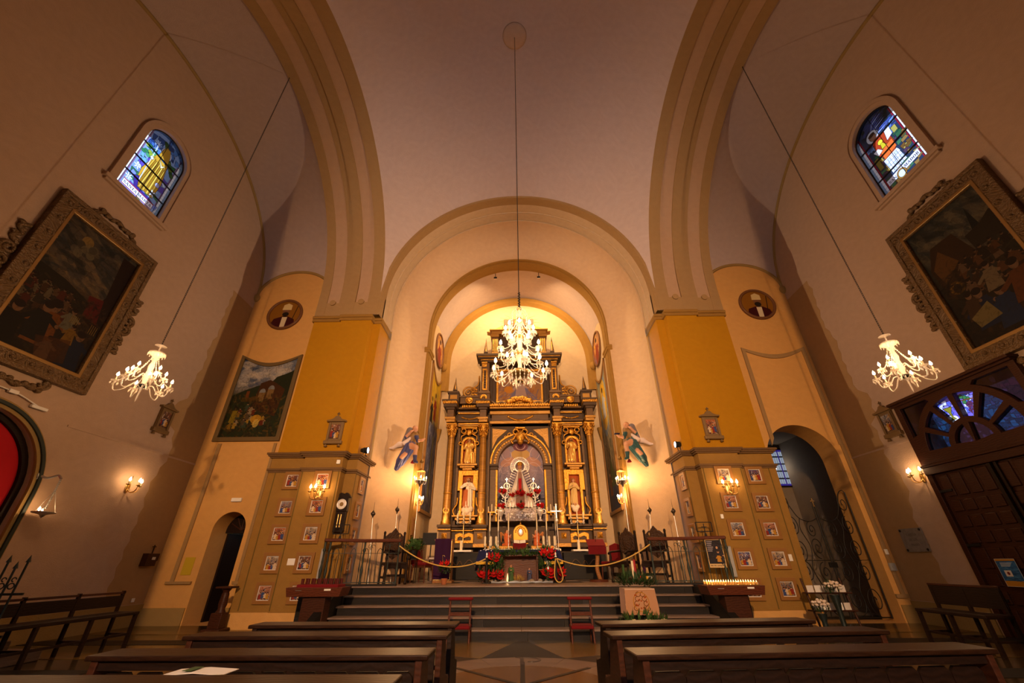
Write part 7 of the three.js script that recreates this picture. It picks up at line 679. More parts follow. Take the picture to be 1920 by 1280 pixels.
// ---- ambo with purple cloth, poinsettia pot ----
{ const t = thing('ambo', 'wooden ambo draped with long purple cloth bearing a gold chi rho', 'lectern', [-2.13, PL, -12.55]); mesh('body', bx(0.42, 0.95, 0.34, 0.02, 0.52, -0.02, 0.01), P.woodLight, t); mesh('base', bx(0.52, 0.06, 0.44, 0.02, 0.03, -0.02, 0.01), P.woodLight, t); mesh('desk', bx(0.5, 0.04, 0.44, 0, 1.03, 0).rotateX(0.0), P.woodLight, t); mesh('purple_cloth', [grid((u, v) => new THREE.Vector3(-0.235 + 0.45 * u, 1.055 - 0.99 * v, 0.185 + 0.05 * (1 - v) + 0.006 * Math.sin(u * 13)), 16, 12), bx(0.46, 0.012, 0.46, -0.01, 1.055, 0.0)], P.purple, t); mesh('gold_border', [bx(0.02, 0.98, 0.006, 0.222, 0.56, 0.215), bx(0.45, 0.02, 0.006, -0.01, 0.075, 0.19)], P.brass, t); mesh('chi_rho', [rod([-0.005, 0.66, 0.225], [0.01, 0.46, 0.215], 0.006), torus(0.03, 0.006, 0.025, 0.62, 0.225, 3.6, 5, 14).rotateZ(0), rod([-0.06, 0.5, 0.218], [0.06, 0.42, 0.218], 0.006), rod([-0.06, 0.42, 0.218], [0.06, 0.5, 0.218], 0.006)], P.brass, t); }
poinsettia([-1.93, PL, -11.6], 0.13, 'potted poinsettia in terracotta on the platform edge before the ambo', { pot: 0.08, h: 0.42, blooms: 2, leaves: 90, name: 'potted_poinsettia', cat: 'plant' });
{ const t = thing('wall_screen', 'dark flat screen on the sanctuary side wall behind the red chair', 'screen', [-2.75, 1.78, -13.4]); mesh('panel', bx(0.42, 0.33, 0.05, 0, 0.16, 0, 0.01), P.black, t); mesh('arm', rod([-0.1, 0.16, -0.02], [-0.62, 0.16, -0.3], 0.02), P.black, t); mesh('stand_pole', bx(0.03, 0.96, 0.03, 0.05, -0.47, -0.03), P.black, t); }
{ const t = thing('credence_table', 'small white pedestal table with book behind the purple ambo', 'table', [-2.55, PL, -13.1]); mesh('top', bx(0.42, 0.03, 0.32, 0, 0.56, 0, 0.01), P.marbleWhite, t); mesh('column', cyl(0.06, 0.05, 0.54, 0, 0, 0, 14), P.marbleWhite, t); mesh('foot', bx(0.26, 0.03, 0.26, 0, 0.015, 0), P.marbleWhite, t); const b = thing('red_book', 'closed red book lying on the small white pedestal table', 'book', [-2.55, PL + 0.575, -13.1]); mesh('cover', [bx(0.22, 0.006, 0.15, 0, 0.003, 0), bx(0.22, 0.006, 0.15, 0, 0.037, 0), bx(0.006, 0.04, 0.15, -0.11, 0.02, 0)], P.redCloth, b); mesh('pages', bx(0.2, 0.028, 0.14, 0.004, 0.02, 0), P.paper, b); }
function woodChair(pos, turn, label, m, w = 0.45, seatH = 0.45, backH = 0.95, red = true) { const t = thing('upholstered_chair', label, 'chair', pos, turn); mesh('seat', bx(w, 0.08, w, 0, seatH, 0, 0.03), P.redCloth, t); mesh('apron', bx(w - 0.04, 0.06, w - 0.04, 0, seatH - 0.06, 0, 0.01), m, t); for (const [x, z] of [[-1, -1], [1, -1], [-1, 1], [1, 1]]) mesh('leg', rod([x * (w / 2 - 0.03), seatH - 0.06, z * (w / 2 - 0.03)], [x * (w / 2 - 0.02), 0, z * (w / 2 - 0.0)], 0.026, 0.016), m, t); mesh('backrest', extr(shapeOf([[-w / 2, 0], [w / 2, 0], [w / 2 - 0.02, backH - seatH - 0.06], [0, backH - seatH], [-w / 2 + 0.02, backH - seatH - 0.06]]), 0.06, 0.012).rotateX(-0.12).translate(0, seatH, -w / 2), P.redCloth, t); return t; }
woodChair([-2.75, PL, -12.75], 1.2, 'red upholstered wooden chair between the plant and purple ambo', P.woodRed); woodChair([2.62, PL, -13.25], -0.9, 'red upholstered wooden chair behind carved armchair near the lectern', P.woodRed);
function armchair(pos, turn, label) { const t = thing('carved_armchair', label, 'chair', pos, turn); const m = P.woodDark, w = 0.6; mesh('seat', bx(w, 0.07, 0.5, 0, 0.46, 0, 0.02), m, t); mesh('front_apron', extr((() => { const s = new THREE.Shape(); s.moveTo(-w / 2, 0); s.lineTo(w / 2, 0); s.lineTo(w / 2, -0.06); s.bezierCurveTo(0.2, -0.14, 0.1, -0.02, 0, -0.12); s.bezierCurveTo(-0.1, -0.02, -0.2, -0.14, -w / 2, -0.06); return s; })(), 0.025).translate(0, 0.43, 0.23), m, t);
  for (const s of [-1, 1]) { mesh('front_leg', lathe([[0.001, 0], [0.035, 0], [0.04, 0.05], [0.02, 0.1], [0.038, 0.2], [0.024, 0.3], [0.04, 0.36], [0.03, 0.44], [0.02, 0.5], [0.034, 0.58], [0.02, 0.66], [0.03, 0.7]], 12).translate(s * (w / 2 - 0.03), 0, 0.22), m, t); mesh('back_post', bx(0.05, 1.15, 0.05, s * (w / 2 - 0.03), 0.575, -0.24, 0.01), m, t); mesh('armrest', [tube([[s * (w / 2 - 0.03), 0.74, -0.24], [s * (w / 2 - 0.02), 0.72, 0], [s * (w / 2 - 0.02), 0.7, 0.22], [s * (w / 2 - 0.02), 0.66, 0.28]], 0.028, 16)], m, t); mesh('side_stretcher', bx(0.035, 0.05, 0.46, s * (w / 2 - 0.03), 0.16, 0), m, t); mesh('finial', sph(0.035, s * (w / 2 - 0.03), 1.18, -0.24, 1, 1.4, 1), m, t); }
  mesh('front_stretcher', bx(w - 0.06, 0.05, 0.03, 0, 0.2, 0.2), m, t); const bk = new THREE.Shape(); bk.moveTo(-0.22, 0.72); bk.lineTo(0, 0.56); bk.lineTo(0.22, 0.72); bk.lineTo(0.24, 1.1); bk.bezierCurveTo(0.18, 1.12, 0.16, 1.2, 0.1, 1.18); bk.bezierCurveTo(0.05, 1.24, 0.03, 1.26, 0, 1.3); bk.bezierCurveTo(-0.03, 1.26, -0.05, 1.24, -0.1, 1.18); bk.bezierCurveTo(-0.16, 1.2, -0.18, 1.12, -0.24, 1.1); bk.closePath(); const b = MAT([0.05, 0.025, 0.015], 0.5, 0, { bumpMap: carveBump, bumpScale: 0.03 }); mesh('carved_back', extr(bk, 0.04, 0.008).translate(0, 0, -0.25), b, t); mesh('carved_shield', [sph(0.14, 0, 0.92, -0.19, 1, 1.3, 0.25), torus(0.16, 0.015, 0, 0.93, -0.19)], b, t); return t; }
armchair([-3.28, PL, -11.75], 0.55, 'dark carved wooden armchair behind railing near the potted plant'); armchair([3.4, PL, -11.55], -0.55, 'dark carved wooden armchair behind railing near the bullfight poster'); armchair([2.75, PL, -12.2], -0.9, 'dark carved wooden armchair beside the red upholstered chair near lectern');
// potted plant on a stand, and a dry palm on the opposite wall
{ const t = thing('potted_plant', 'leafy green plant in dark pot on stand beside carved armchair', 'plant', [-2.95, PL, -12.35]); mesh('stand', [bx(0.26, 0.03, 0.26, 0, 0.56, 0), ...[[-1, -1], [1, -1], [-1, 1], [1, 1]].map(([x, z]) => rod([x * 0.1, 0, z * 0.1], [x * 0.1, 0.56, z * 0.1], 0.012))], P.woodDark, t); mesh('pot', lathe([[0.001, 0.575], [0.09, 0.575], [0.13, 0.78], [0.11, 0.78], [0.001, 0.75]], 16), P.black, t); mesh('foliage', leafBall(190, 0.24, 0.11, 0.07, [0, 0.86, 0], [1, 0.7, 0.9]), P.leaf, t).userData.kind = 'stuff'; mesh('trailing_stems', [tube([[-0.1, 0.8, 0.05], [-0.2, 0.7, 0.06], [-0.22, 0.55, 0.06]], 0.006, 8), tube([[0.1, 0.8, 0.05], [0.22, 0.75, 0.06], [0.24, 0.62, 0.06]], 0.006, 8)], P.leaf, t);
  const d = thing('dry_palm', 'bundle of dry palm fronds in wall holder beyond the red lectern', 'plant', [3.22, 1.62, -13.95]); mesh('holder', lathe([[0.001, 0], [0.03, 0], [0.05, 0.2], [0.04, 0.2]], 12), P.silverDull, d); const fr = []; for (let i = 0; i < 40; i++) fr.push(turned(leafG(0.4, 0.02), rnd(0, 6.28), rnd(0, 0.35), 0, 0.15, 0)); mesh('fronds', fr, MAT([0.28, 0.16, 0.05], 0.8), d).userData.kind = 'stuff'; }
// red lectern
{ const t = thing('wooden_lectern', 'carved wooden post lectern with dark red cloth top on round foot', 'lectern', [2.12, PL, -12.75]); mesh('foot', cyl(0.26, 0.24, 0.05, 0, 0, 0, 28), P.woodRed, t); mesh('post', [tube([[0.04, 0.05, 0], [-0.02, 0.3, 0], [0.02, 0.6, 0], [0.0, 0.88, 0]], 0.055, 20, 10)], P.woodLight, t); mesh('desk', bx(0.46, 0.03, 0.36, 0, 0, 0).rotateX(0.45).translate(0, 0.93, 0), P.woodDark, t); mesh('red_cloth', [bx(0.5, 0.012, 0.4, 0, 0.024, 0).rotateX(0.45).translate(0, 0.935, 0), grid((u, v) => new THREE.Vector3(-0.25 + 0.5 * u, 0.86 - 0.2 * v, 0.19 + 0.01 * Math.sin(u * 15)), 14, 4)], P.redCloth, t); mesh('microphone', [rod([0, 0.98, 0], [0, 1.08, 0.06], 0.006), sph(0.02, 0, 1.1, 0.07)], P.black, t); }
// ---- railings ----
function railing(s, label) { const P0 = [s < 0 ? -4.62 : 4.76, 10.52], P1 = [s < 0 ? -3.82 : 3.96, 10.94], P2 = [s < 0 ? -2.98 : 3.14, 10.96], top = 1.78 - PL; const t = thing('iron_railing', label, 'railing', [P1[0], PL, -P1[1]]); const L = (p) => [p[0] - P1[0], -(p[1] - P1[1])]; const a = L(P0), c = L(P2); const lerp = (p, q, k) => [p[0] + (q[0] - p[0]) * k, p[1] + (q[1] - p[1]) * k];
  const rail = (p, q) => { const dx = q[0] - p[0], dz = q[1] - p[1], len = Math.hypot(dx, dz), g = bx(len + 0.08, 0.075, 0.12, 0, 0, 0, 0.025).rotateY(-Math.atan2(dz, dx)).translate((p[0] + q[0]) / 2, top, (p[1] + q[1]) / 2); mesh('handrail', g, P.woodRed, t); mesh('bottom_rail', bx(len, 0.02, 0.02, 0, 0.07, 0).rotateY(-Math.atan2(dz, dx)).translate((p[0] + q[0]) / 2, 0, (p[1] + q[1]) / 2), P.ironGreen, t); mesh('middle_rail', bx(len, 0.01, 0.01, 0, 0.68, 0).rotateY(-Math.atan2(dz, dx)).translate((p[0] + q[0]) / 2, 0, (p[1] + q[1]) / 2), P.ironGreen, t); mesh('plinth', bx(len + 0.06, 0.04, 0.12, 0, 0.02, 0).rotateY(-Math.atan2(dz, dx)).translate((p[0] + q[0]) / 2, 0, (p[1] + q[1]) / 2), P.marbleDark, t); };
  rail(a, [0, 0]); rail([0, 0], c); const post = (p) => mesh('baluster_post', lathe([[0.001, 0], [0.035, 0], [0.03, 0.06], [0.018, 0.12], [0.024, 0.2], [0.036, 0.32], [0.018, 0.46], [0.024, 0.5], [0.015, 0.6], [0.02, 0.7], [0.04, 0.74], [0.02, 0.8], [0.026, top - 0.03]], 12).translate(p[0], 0, p[1]), P.ironGreen, t); [a, [0, 0], c, lerp(a, [0, 0], 0.12)].forEach(post);
  const bal = (p) => mesh('baluster', lathe([[0.001, 0.04], [0.01, 0.04], [0.008, 0.26], [0.02, 0.34], [0.011, 0.5], [0.009, 0.7], [0.008, top - 0.03]], 8).translate(p[0], 0, p[1]), P.ironGreen, t); [0.5].forEach((k) => { bal(lerp(a, [0, 0], k)); bal(lerp([0, 0], c, 0.2)); bal(lerp([0, 0], c, 0.72)); bal(lerp(a, [0, 0], 0.93)); });
  const hoop = (p, q, k) => { const m = lerp(p, q, k), d = Math.hypot(q[0] - p[0], q[1] - p[1]), ux = (q[0] - p[0]) / d * 0.055, uz = (q[1] - p[1]) / d * 0.055; mesh('hoop', tube([[m[0] - ux, 0.07, m[1] - uz], [m[0] - ux, 0.4, m[1] - uz], [m[0] - ux, 0.72, m[1] - uz], [m[0], 0.79, m[1]], [m[0] + ux, 0.72, m[1] + uz], [m[0] + ux, 0.4, m[1] + uz], [m[0] + ux, 0.07, m[1] + uz]], 0.008, 36), P.ironGreen, t); }; hoop(a, [0, 0], 0.3); hoop(a, [0, 0], 0.73); hoop([0, 0], c, 0.46); hoop([0, 0], c, 0.06);
  const curl = (p, q, k) => { const m = lerp(p, q, k); for (const e of [-1, 1]) mesh('curl', torus(0.035, 0.006, m[0] + e * 0.045, 0.83, m[1], 4.5, 5, 14), P.ironGreen, t); }; curl(a, [0, 0], 0.5); curl([0, 0], c, 0.2); curl([0, 0], c, 0.72); mesh('rail_finial', [sph(0.03, c[0] + 0.02 * s, top + 0.1, c[1], 0.7, 1.5, 0.5), rod([c[0] + 0.02 * s, top + 0.02, c[1]], [c[0] + 0.02 * s, top + 0.08, c[1]], 0.005)], P.brassDark, t);
  // table cross in a metal frame on the rail
  const b = lerp(P0, P1, s < 0 ? 0.32 : 0.42), u = thing('cross_stand', s < 0 ? 'black metal frame with small cross standing on railing below the clock' : 'black metal frame with small cross standing on railing above the bullfight poster', 'stand', [b[0], 1.82, -b[1]]); const fw = 0.19; mesh('frame', [bx(2 * fw, 0.018, 0.016, 0, 0.1, 0), bx(2 * fw, 0.018, 0.016, 0, 0.3, 0), bx(0.018, 0.2, 0.016, -fw, 0.2, 0), bx(0.018, 0.2, 0.016, fw, 0.2, 0)], P.black, u); mesh('cross', [bx(0.016, 0.22, 0.014, 0, 0.16, 0), bx(0.12, 0.016, 0.014, 0, 0.2, 0)], P.black, u); mesh('foot', [cyl(0.035, 0.02, 0.06, 0, 0.0, 0), rod([0, 0.05, 0], [0, 0.1, 0], 0.008)], P.black, u); }
railing(-1, 'iron railing with red wooden handrail under the wall clock'); railing(1, 'iron railing with red wooden handrail carrying the bullfight poster');
{ const tex = canvasTex(256, 420, (g, w, h) => { g.fillStyle = '#c8a878'; g.fillRect(0, 0, w, h); g.fillStyle = '#1a1620'; g.fillRect(10, 10, w - 20, h - 66); brush(g, w, h, 90, ['#2a2430', '#3a2a2a', '#14121a'], 0.2, 0.05, 0, 3, [0.06, 0.04, 0.94, 0.82], 0.5); person(g, w * 0.66, h * 0.8, w * 0.7, '#241c24', '#b08060'); person(g, w * 0.64, h * 0.8, w * 0.5, '#b07a20', '#1a1620', '#1a1620'); blob(g, w * 0.64, h * 0.3, 16, 20, '#b88a68'); g.fillStyle = '#8a8490'; for (let i = 0; i < 6; i++) g.fillRect(22, 26 + i * 28, 88 - (i % 3) * 10, 15); g.fillStyle = '#2a1a0a'; g.font = 'bold 30px sans-serif'; g.textAlign = 'center'; g.fillText('dm de campaña', w / 2, h - 20, w - 30); });
  const p = atD(1338, 1036, 10.6); const t = mesh('bullfight_poster', bx(0.36, 0.58, 0.006), paintMat(tex, 0.6), scene, false); t.position.set(p[0] + 0.05, p[1] - 0.01, -10.62); t.rotation.y = -0.47; tag(t, 'dark poster with standing figure and cream border hung on railing', 'poster'); }
// rope posts and ropes
for (const s of [-1, 1]) { const t = thing('rope_post', s < 0 ? 'black metal rope post before the altar on the ambo side' : 'black metal rope post before the altar on the lectern side', 'post', [s < 0 ? -0.9 : 0.91, PL, -11.95]); mesh('pole', cyl(0.03, 0.028, 0.58, 0, 0.01, 0, 12), P.black, t); mesh('foot', cyl(0.12, 0.1, 0.02, 0, 0, 0, 20), P.black, t); mesh('finial', [sph(0.03, 0, 0.66, 0, 0.7, 1.5, 0.7), cyl(0.03, 0.02, 0.03, 0, 0.59, 0)], P.whiteCloth, t); }
{ const rope = (A0, B0, sag, l) => { const o = []; for (let i = 0; i <= 20; i++) { const k = i / 20; o.push(V(A0[0] + (B0[0] - A0[0]) * k, A0[1] + (B0[1] - A0[1]) * k - sag * 4 * k * (1 - k), A0[2] + (B0[2] - A0[2]) * k)); } const m = mesh('barrier_rope', tube(o, 0.014, 40, 8), P.rope); tag(m, l, 'rope'); }; rope([-2.96, 1.66, 10.9], [-0.93, 1.38, 11.93], 0.3, 'golden rope swagged from railing to post before the purple ambo'); rope([0.94, 1.38, 11.93], [3.12, 1.66, 10.9], 0.3, 'golden rope swagged from post to railing before the red lectern'); const lp = []; for (let i = 0; i <= 24; i++) { const k = i / 24; lp.push(V(0.94 + 0.07 * Math.sin(Math.PI * 2 * (k - 0.25)) + 0.02, 1.36 - 0.68 * Math.sin(Math.PI * k), 11.9 - (k > 0.15 && k < 0.85 ? 1.22 : 1.22 * Math.min(1, Math.min(k, 1 - k) / 0.15)))); } const m = mesh('barrier_rope', tube([[0.9, 1.38, -11.9], [0.87, 1.2, -11.85], [0.86, 0.95, -11.84], [0.92, 0.86, -11.8], [1.0, 0.86, -11.8], [1.06, 0.95, -11.84], [1.0, 1.2, -11.85], [0.93, 1.38, -11.92]], 0.013, 50, 8, false), P.rope); tag(m, 'loose golden rope end looped down from the lectern side post', 'rope'); }
// processional staffs and lantern poles
[[697, 965, 690, 1094, 11.5, 'dark knobbed processional staff against chancel wall nearest the wall clock'], [743, 957, 732, 1090, 12.3, 'dark knobbed processional staff between armchair and clock side railing'], [1220, 958, 1228, 1090, 12.3, 'dark knobbed processional staff behind lectern side armchair'], [1265, 960, 1288, 1094, 11.5, 'dark knobbed processional staff against chancel wall nearest the bullfight poster']].forEach(([px, py, qx, qy, D, l]) => { const a = atD(px, py, D), b = atD(qx, qy, D); const t = thing('processional_staff', l, 'staff', [b[0], PL, -D]); const A1 = [a[0] - b[0], a[1] - PL, -0.1]; mesh('shaft', rod([0, 0, 0], A1, 0.014, 0.012), P.silverDull, t); mesh('head', lathe([[0.001, -0.1], [0.016, -0.08], [0.02, -0.03], [0.06, 0.02], [0.066, 0.05], [0.036, 0.09], [0.012, 0.12], [0.006, 0.14], [0.003, 0.34]], 12).translate(...A1), MAT([0.10, 0.075, 0.055], 0.4, 0.8), t); });
function lanternPole(s, label) { const p = atD(s < 0 ? 788 : 1166, 896, 12.95); const t = thing('lantern_pole', label, 'lantern', [p[0], PL, -12.95]); const y = p[1] - PL; mesh('pole', rod([0, 0, 0], [0, y - 0.22, 0], 0.018), P.silverDull, t); mesh('foot', cyl(0.13, 0.1, 0.05, 0, 0, 0, 16), P.woodDark, t); mesh('cup', lathe([[0.02, y - 0.26], [0.04, y - 0.2], [0.16, y - 0.1], [0.17, y - 0.07], [0.02, y - 0.06]], 18), P.silverDull, t); for (let k = 0; k < 6; k++) { const a = k * Math.PI / 3; mesh('lantern_pane', new THREE.PlaneGeometry(0.13, 0.26).translate(0, y + 0.07, 0.12).rotateY(a), P.glass, t, false); mesh('lantern_bar', rod([Math.sin(a + 0.52) * 0.135, y - 0.07, Math.cos(a + 0.52) * 0.135], [Math.sin(a + 0.52) * 0.135, y + 0.2, Math.cos(a + 0.52) * 0.135], 0.006), P.brass, t); } mesh('roof', [cyl(0.15, 0.13, 0.025, 0, y + 0.2, 0, 6), cyl(0.12, 0.03, 0.07, 0, y + 0.22, 0, 6)], P.brass, t); for (let k = 0; k < 5; k++) { const a = k * 1.257, x = Math.cos(a) * 0.19, z = Math.sin(a) * 0.19; mesh('arm', tube([[x * 0.5, y - 0.15, z * 0.5], [x * 0.9, y - 0.18, z * 0.9], [x, y - 0.08, z]], 0.008, 10), P.silverDull, t); bulbOn(t, x, y + 0.0, z, LUM.lantern, WARM, 0.02); mesh('candle', cyl(0.012, 0.012, 0.07, x, y - 0.09, z, 8), P.candle, t); } }
lanternPole(-1, 'glass lantern with candle bulbs on a tall pole below the blue skirted angel'); lanternPole(1, 'glass lantern with candle bulbs on a tall pole below the green skirted angel');
// ---- flying angels on the chancel walls ----
function angel(s, label, skirt) { // built for the left wall, facing the altar; mirrored for the right
  const p = atD(s < 0 ? 765 : 1189, s < 0 ? 838 : 831, 12.75); const X = (x) => -s * x; const t = thing('flying_angel', label, 'statue', [p[0], p[1], -12.75]); const pr = [[X(0.17), 0.52, 0.06, X(0.18), 0.49, 0.07, 0.075, 0.066, 0], [X(0.15), 0.54, 0.02, X(0.12), 0.48, 0.0, 0.078, 0.06, 3], [X(0.22), 0.5, 0.13, X(0.22), 0.49, 0.13, 0.016, 0.014, 0], [X(0.15), 0.43, 0.04, X(0.14), 0.36, 0.02, 0.04, 0.045, 0],
    [X(0.04), 0.34, 0.0, X(0.22), 0.33, 0.08, 0.07, 0.07, 4], [X(0.13), 0.32, 0.03, X(0.08), 0.1, 0.03, 0.12, 0.1, 4], [X(0.08), 0.1, 0.03, X(0.06), -0.02, 0.04, 0.11, 0.13, 1, 0.008], [X(0.06), -0.02, 0.04, X(-0.16), -0.4, 0.0, 0.15, 0.12, 1, 0.014], [X(-0.16), -0.4, 0, X(-0.26), -0.58, -0.04, 0.11, 0.06, 1, 0.01],
    [X(0.02), 0.34, 0.02, X(-0.06), 0.26, 0.12, 0.06, 0.045, 1], [X(-0.06), 0.26, 0.12, X(0.1), 0.4, 0.2, 0.04, 0.03, 0], [X(0.1), 0.4, 0.2, X(0.14), 0.42, 0.2, 0.032, 0.024, 0], [X(0.22), 0.3, 0.08, X(0.3), 0.14, 0.14, 0.06, 0.05, 5], [X(0.3), 0.14, 0.14, X(0.44), 0.14, 0.2, 0.042, 0.03, 0], [X(0.44), 0.14, 0.2, X(0.5), 0.18, 0.21, 0.034, 0.024, 0],
    [X(0.12), 0.0, 0.12, X(0.28), -0.06, 0.2, 0.085, 0.07, 0], [X(0.28), -0.06, 0.2, X(0.27), -0.28, 0.16, 0.06, 0.05, 0], [X(0.27), -0.28, 0.16, X(0.28), -0.42, 0.15, 0.055, 0.045, 5], [X(0.28), -0.42, 0.15, X(0.36), -0.47, 0.2, 0.042, 0.03, 5], [X(-0.02), -0.22, 0.13, X(-0.12), -0.34, 0.14, 0.055, 0.05, 0], [X(-0.12), -0.34, 0.14, X(-0.2), -0.5, 0.1, 0.05, 0.042, 5],
    [X(0.02), 0.28, -0.08, X(-0.04), 0.52, -0.14, 0.07, 0.08, 2], [X(-0.04), 0.52, -0.14, X(-0.22), 0.2, -0.16, 0.1, 0.03, 2], [X(0.0), 0.1, -0.03, X(-0.26), 0.08, 0.0, 0.07, 0.075, 6], [X(-0.26), 0.08, 0.0, X(-0.42), -0.02, 0.02, 0.075, 0.04, 6], [X(-0.42), -0.02, 0.02, X(-0.5), -0.03, 0.03, 0.04, 0.03, 6], [X(0.1), 0.24, 0.1, X(-0.1), 0.08, 0.12, 0.04, 0.06, 6]];
  const g = figureGeo(pr, [SK, skirt, [0.16, 0.14, 0.16], HAIR, [0.22, 0.12, 0.04], [skirt[0] * 0.7, skirt[1] * 0.7, skirt[2] * 0.7], [0.62, 0.52, 0.5]], 0.0165, 0.02); mesh('figure', g, figMat, t, false); mesh('wall_bracket', rod([0, 0.05, -0.05], [X(-0.5), 0.0, 0.1 - 0.25], 0.015), P.iron, t); t.scale.setScalar(1.12); if (s > 0) mesh('held_book', bx(0.14, 0.02, 0.1, X(0.5), 0.22, 0.22).rotateZ(0), P.blueCloth, t); }
angel(-1, 'painted flying angel statue with blue skirt and grey wings on chancel wall', [0.06, 0.07, 0.2]); angel(1, 'painted flying angel statue with green skirt holding a book on chancel wall', [0.03, 0.09, 0.10]);
// bells hanging below the angels
for (const s of [-1, 1]) [[s < 0 ? 774 : 1180, s < 0 ? 865 : 863, 12.8, 'red'], [s < 0 ? 791 : 1162, s < 0 ? 864 : 858, 13.0, 'brown']].forEach(([px, py, D, c]) => { const p = atD(px, py, D); const t = thing('hanging_bell', `small ${c} bell on a cord below the ${s < 0 ? 'blue' : 'green'} skirted angel`, 'bell', [p[0], p[1] - 0.05, -D]); mesh('bell', lathe([[0.07, 0], [0.06, 0.03], [0.035, 0.08], [0.012, 0.1]], 14), c === 'red' ? P.redCloth : P.brassDark, t); mesh('cord', rod([0, 0.09, 0], [0, 0.3, 0], 0.004), P.iron, t); });
// small framed prints on the inner arch jambs
for (const s of [-1, 1]) [2.75, 2.0, 1.4].forEach((y, i) => plate([s * 3.33, y - 0.55 + (i === 0 ? 0.1 : 0), -13.45], -s * Math.PI / 2, `narrow framed print, ${['top', 'middle', 'lowest'][i]} on the inner arch jamb on the ${s < 0 ? 'ambo' : 'lectern'} side`, (i + 3) % 10, 0.22, 0.5));
// ---- votive candle racks ----
function votiveRack(s, label, lit) { const p = s < 0 ? [-4.15, 9.55] : [4.2, 9.5]; const t = thing('votive_rack', label, 'candle rack', [p[0], 0, -p[1]]); const H = 0.86; mesh('pedestal', [bx(0.46, 0.72, 0.3, 0, 0.36, 0, 0.01), bx(0.6, 0.06, 0.4, 0, 0.03, 0, 0.01)], P.wood, t); mesh('tray_box', extr(shapeOf([[-0.52, H - 0.14], [0.52, H - 0.14], [0.56, H], [-0.56, H]]), 0.46, 0.01).translate(0, 0, -0.23), P.woodRed, t); if (!lit) mesh('red_tray', bx(0.84, 0.06, 0.4, 0.04, H + 0.03, 0, 0.01), P.redCloth, t); mesh('coin_slot', [bx(0.12, 0.012, 0.006, -0.3, H - 0.04, 0.245)], P.silverDull, t); mesh('label_card', bx(0.13, 0.03, 0.006, 0.28, H - 0.03, 0.247), P.paper, t);
  const wax = lit ? MAT([0.75, 0.45, 0.12], 0.5, 0, { transmission: 0.3 }) : MAT([0.10, 0.015, 0.012], 0.4, 0, { transmission: 0.3 }); if (lit) { mesh('holder_row', bx(0.95, 0.02, 0.42, 0.02, H + 0.01, 0), P.brassDark, t); for (let r = 0; r < 4; r++) for (let c = 0; c < 19; c++) { const x = -0.44 + c * 0.05, z = 0.16 - r * 0.11; mesh('votive_cup', cyl(0.018, 0.02, 0.05, x, H + 0.02, z, 8), wax, t, false); mesh('flame', lathe([[0.001, 0], [0.009, 0.012], [0.001, 0.04]], 6).translate(x, H + 0.06, z), G.flame, t, false); } for (const x of [-0.35, -0.1, 0.15, 0.4]) { const l = new THREE.PointLight(WARM2, 0.35); l.position.set(x, H + 0.1, 0.0); t.add(l); } } else for (let r = 0; r < 2; r++) for (let c = 0; c < 7; c++) mesh('votive_cup', cyl(0.03, 0.032, 0.1, -0.32 + c * 0.12, H + 0.06, 0.1 - r * 0.2, 10), wax, t, false); }
votiveRack(-1, 'wooden votive rack with unlit red cups beside the chancel steps', false); votiveRack(1, 'wooden votive rack with rows of glowing amber candle lights beside steps', true);
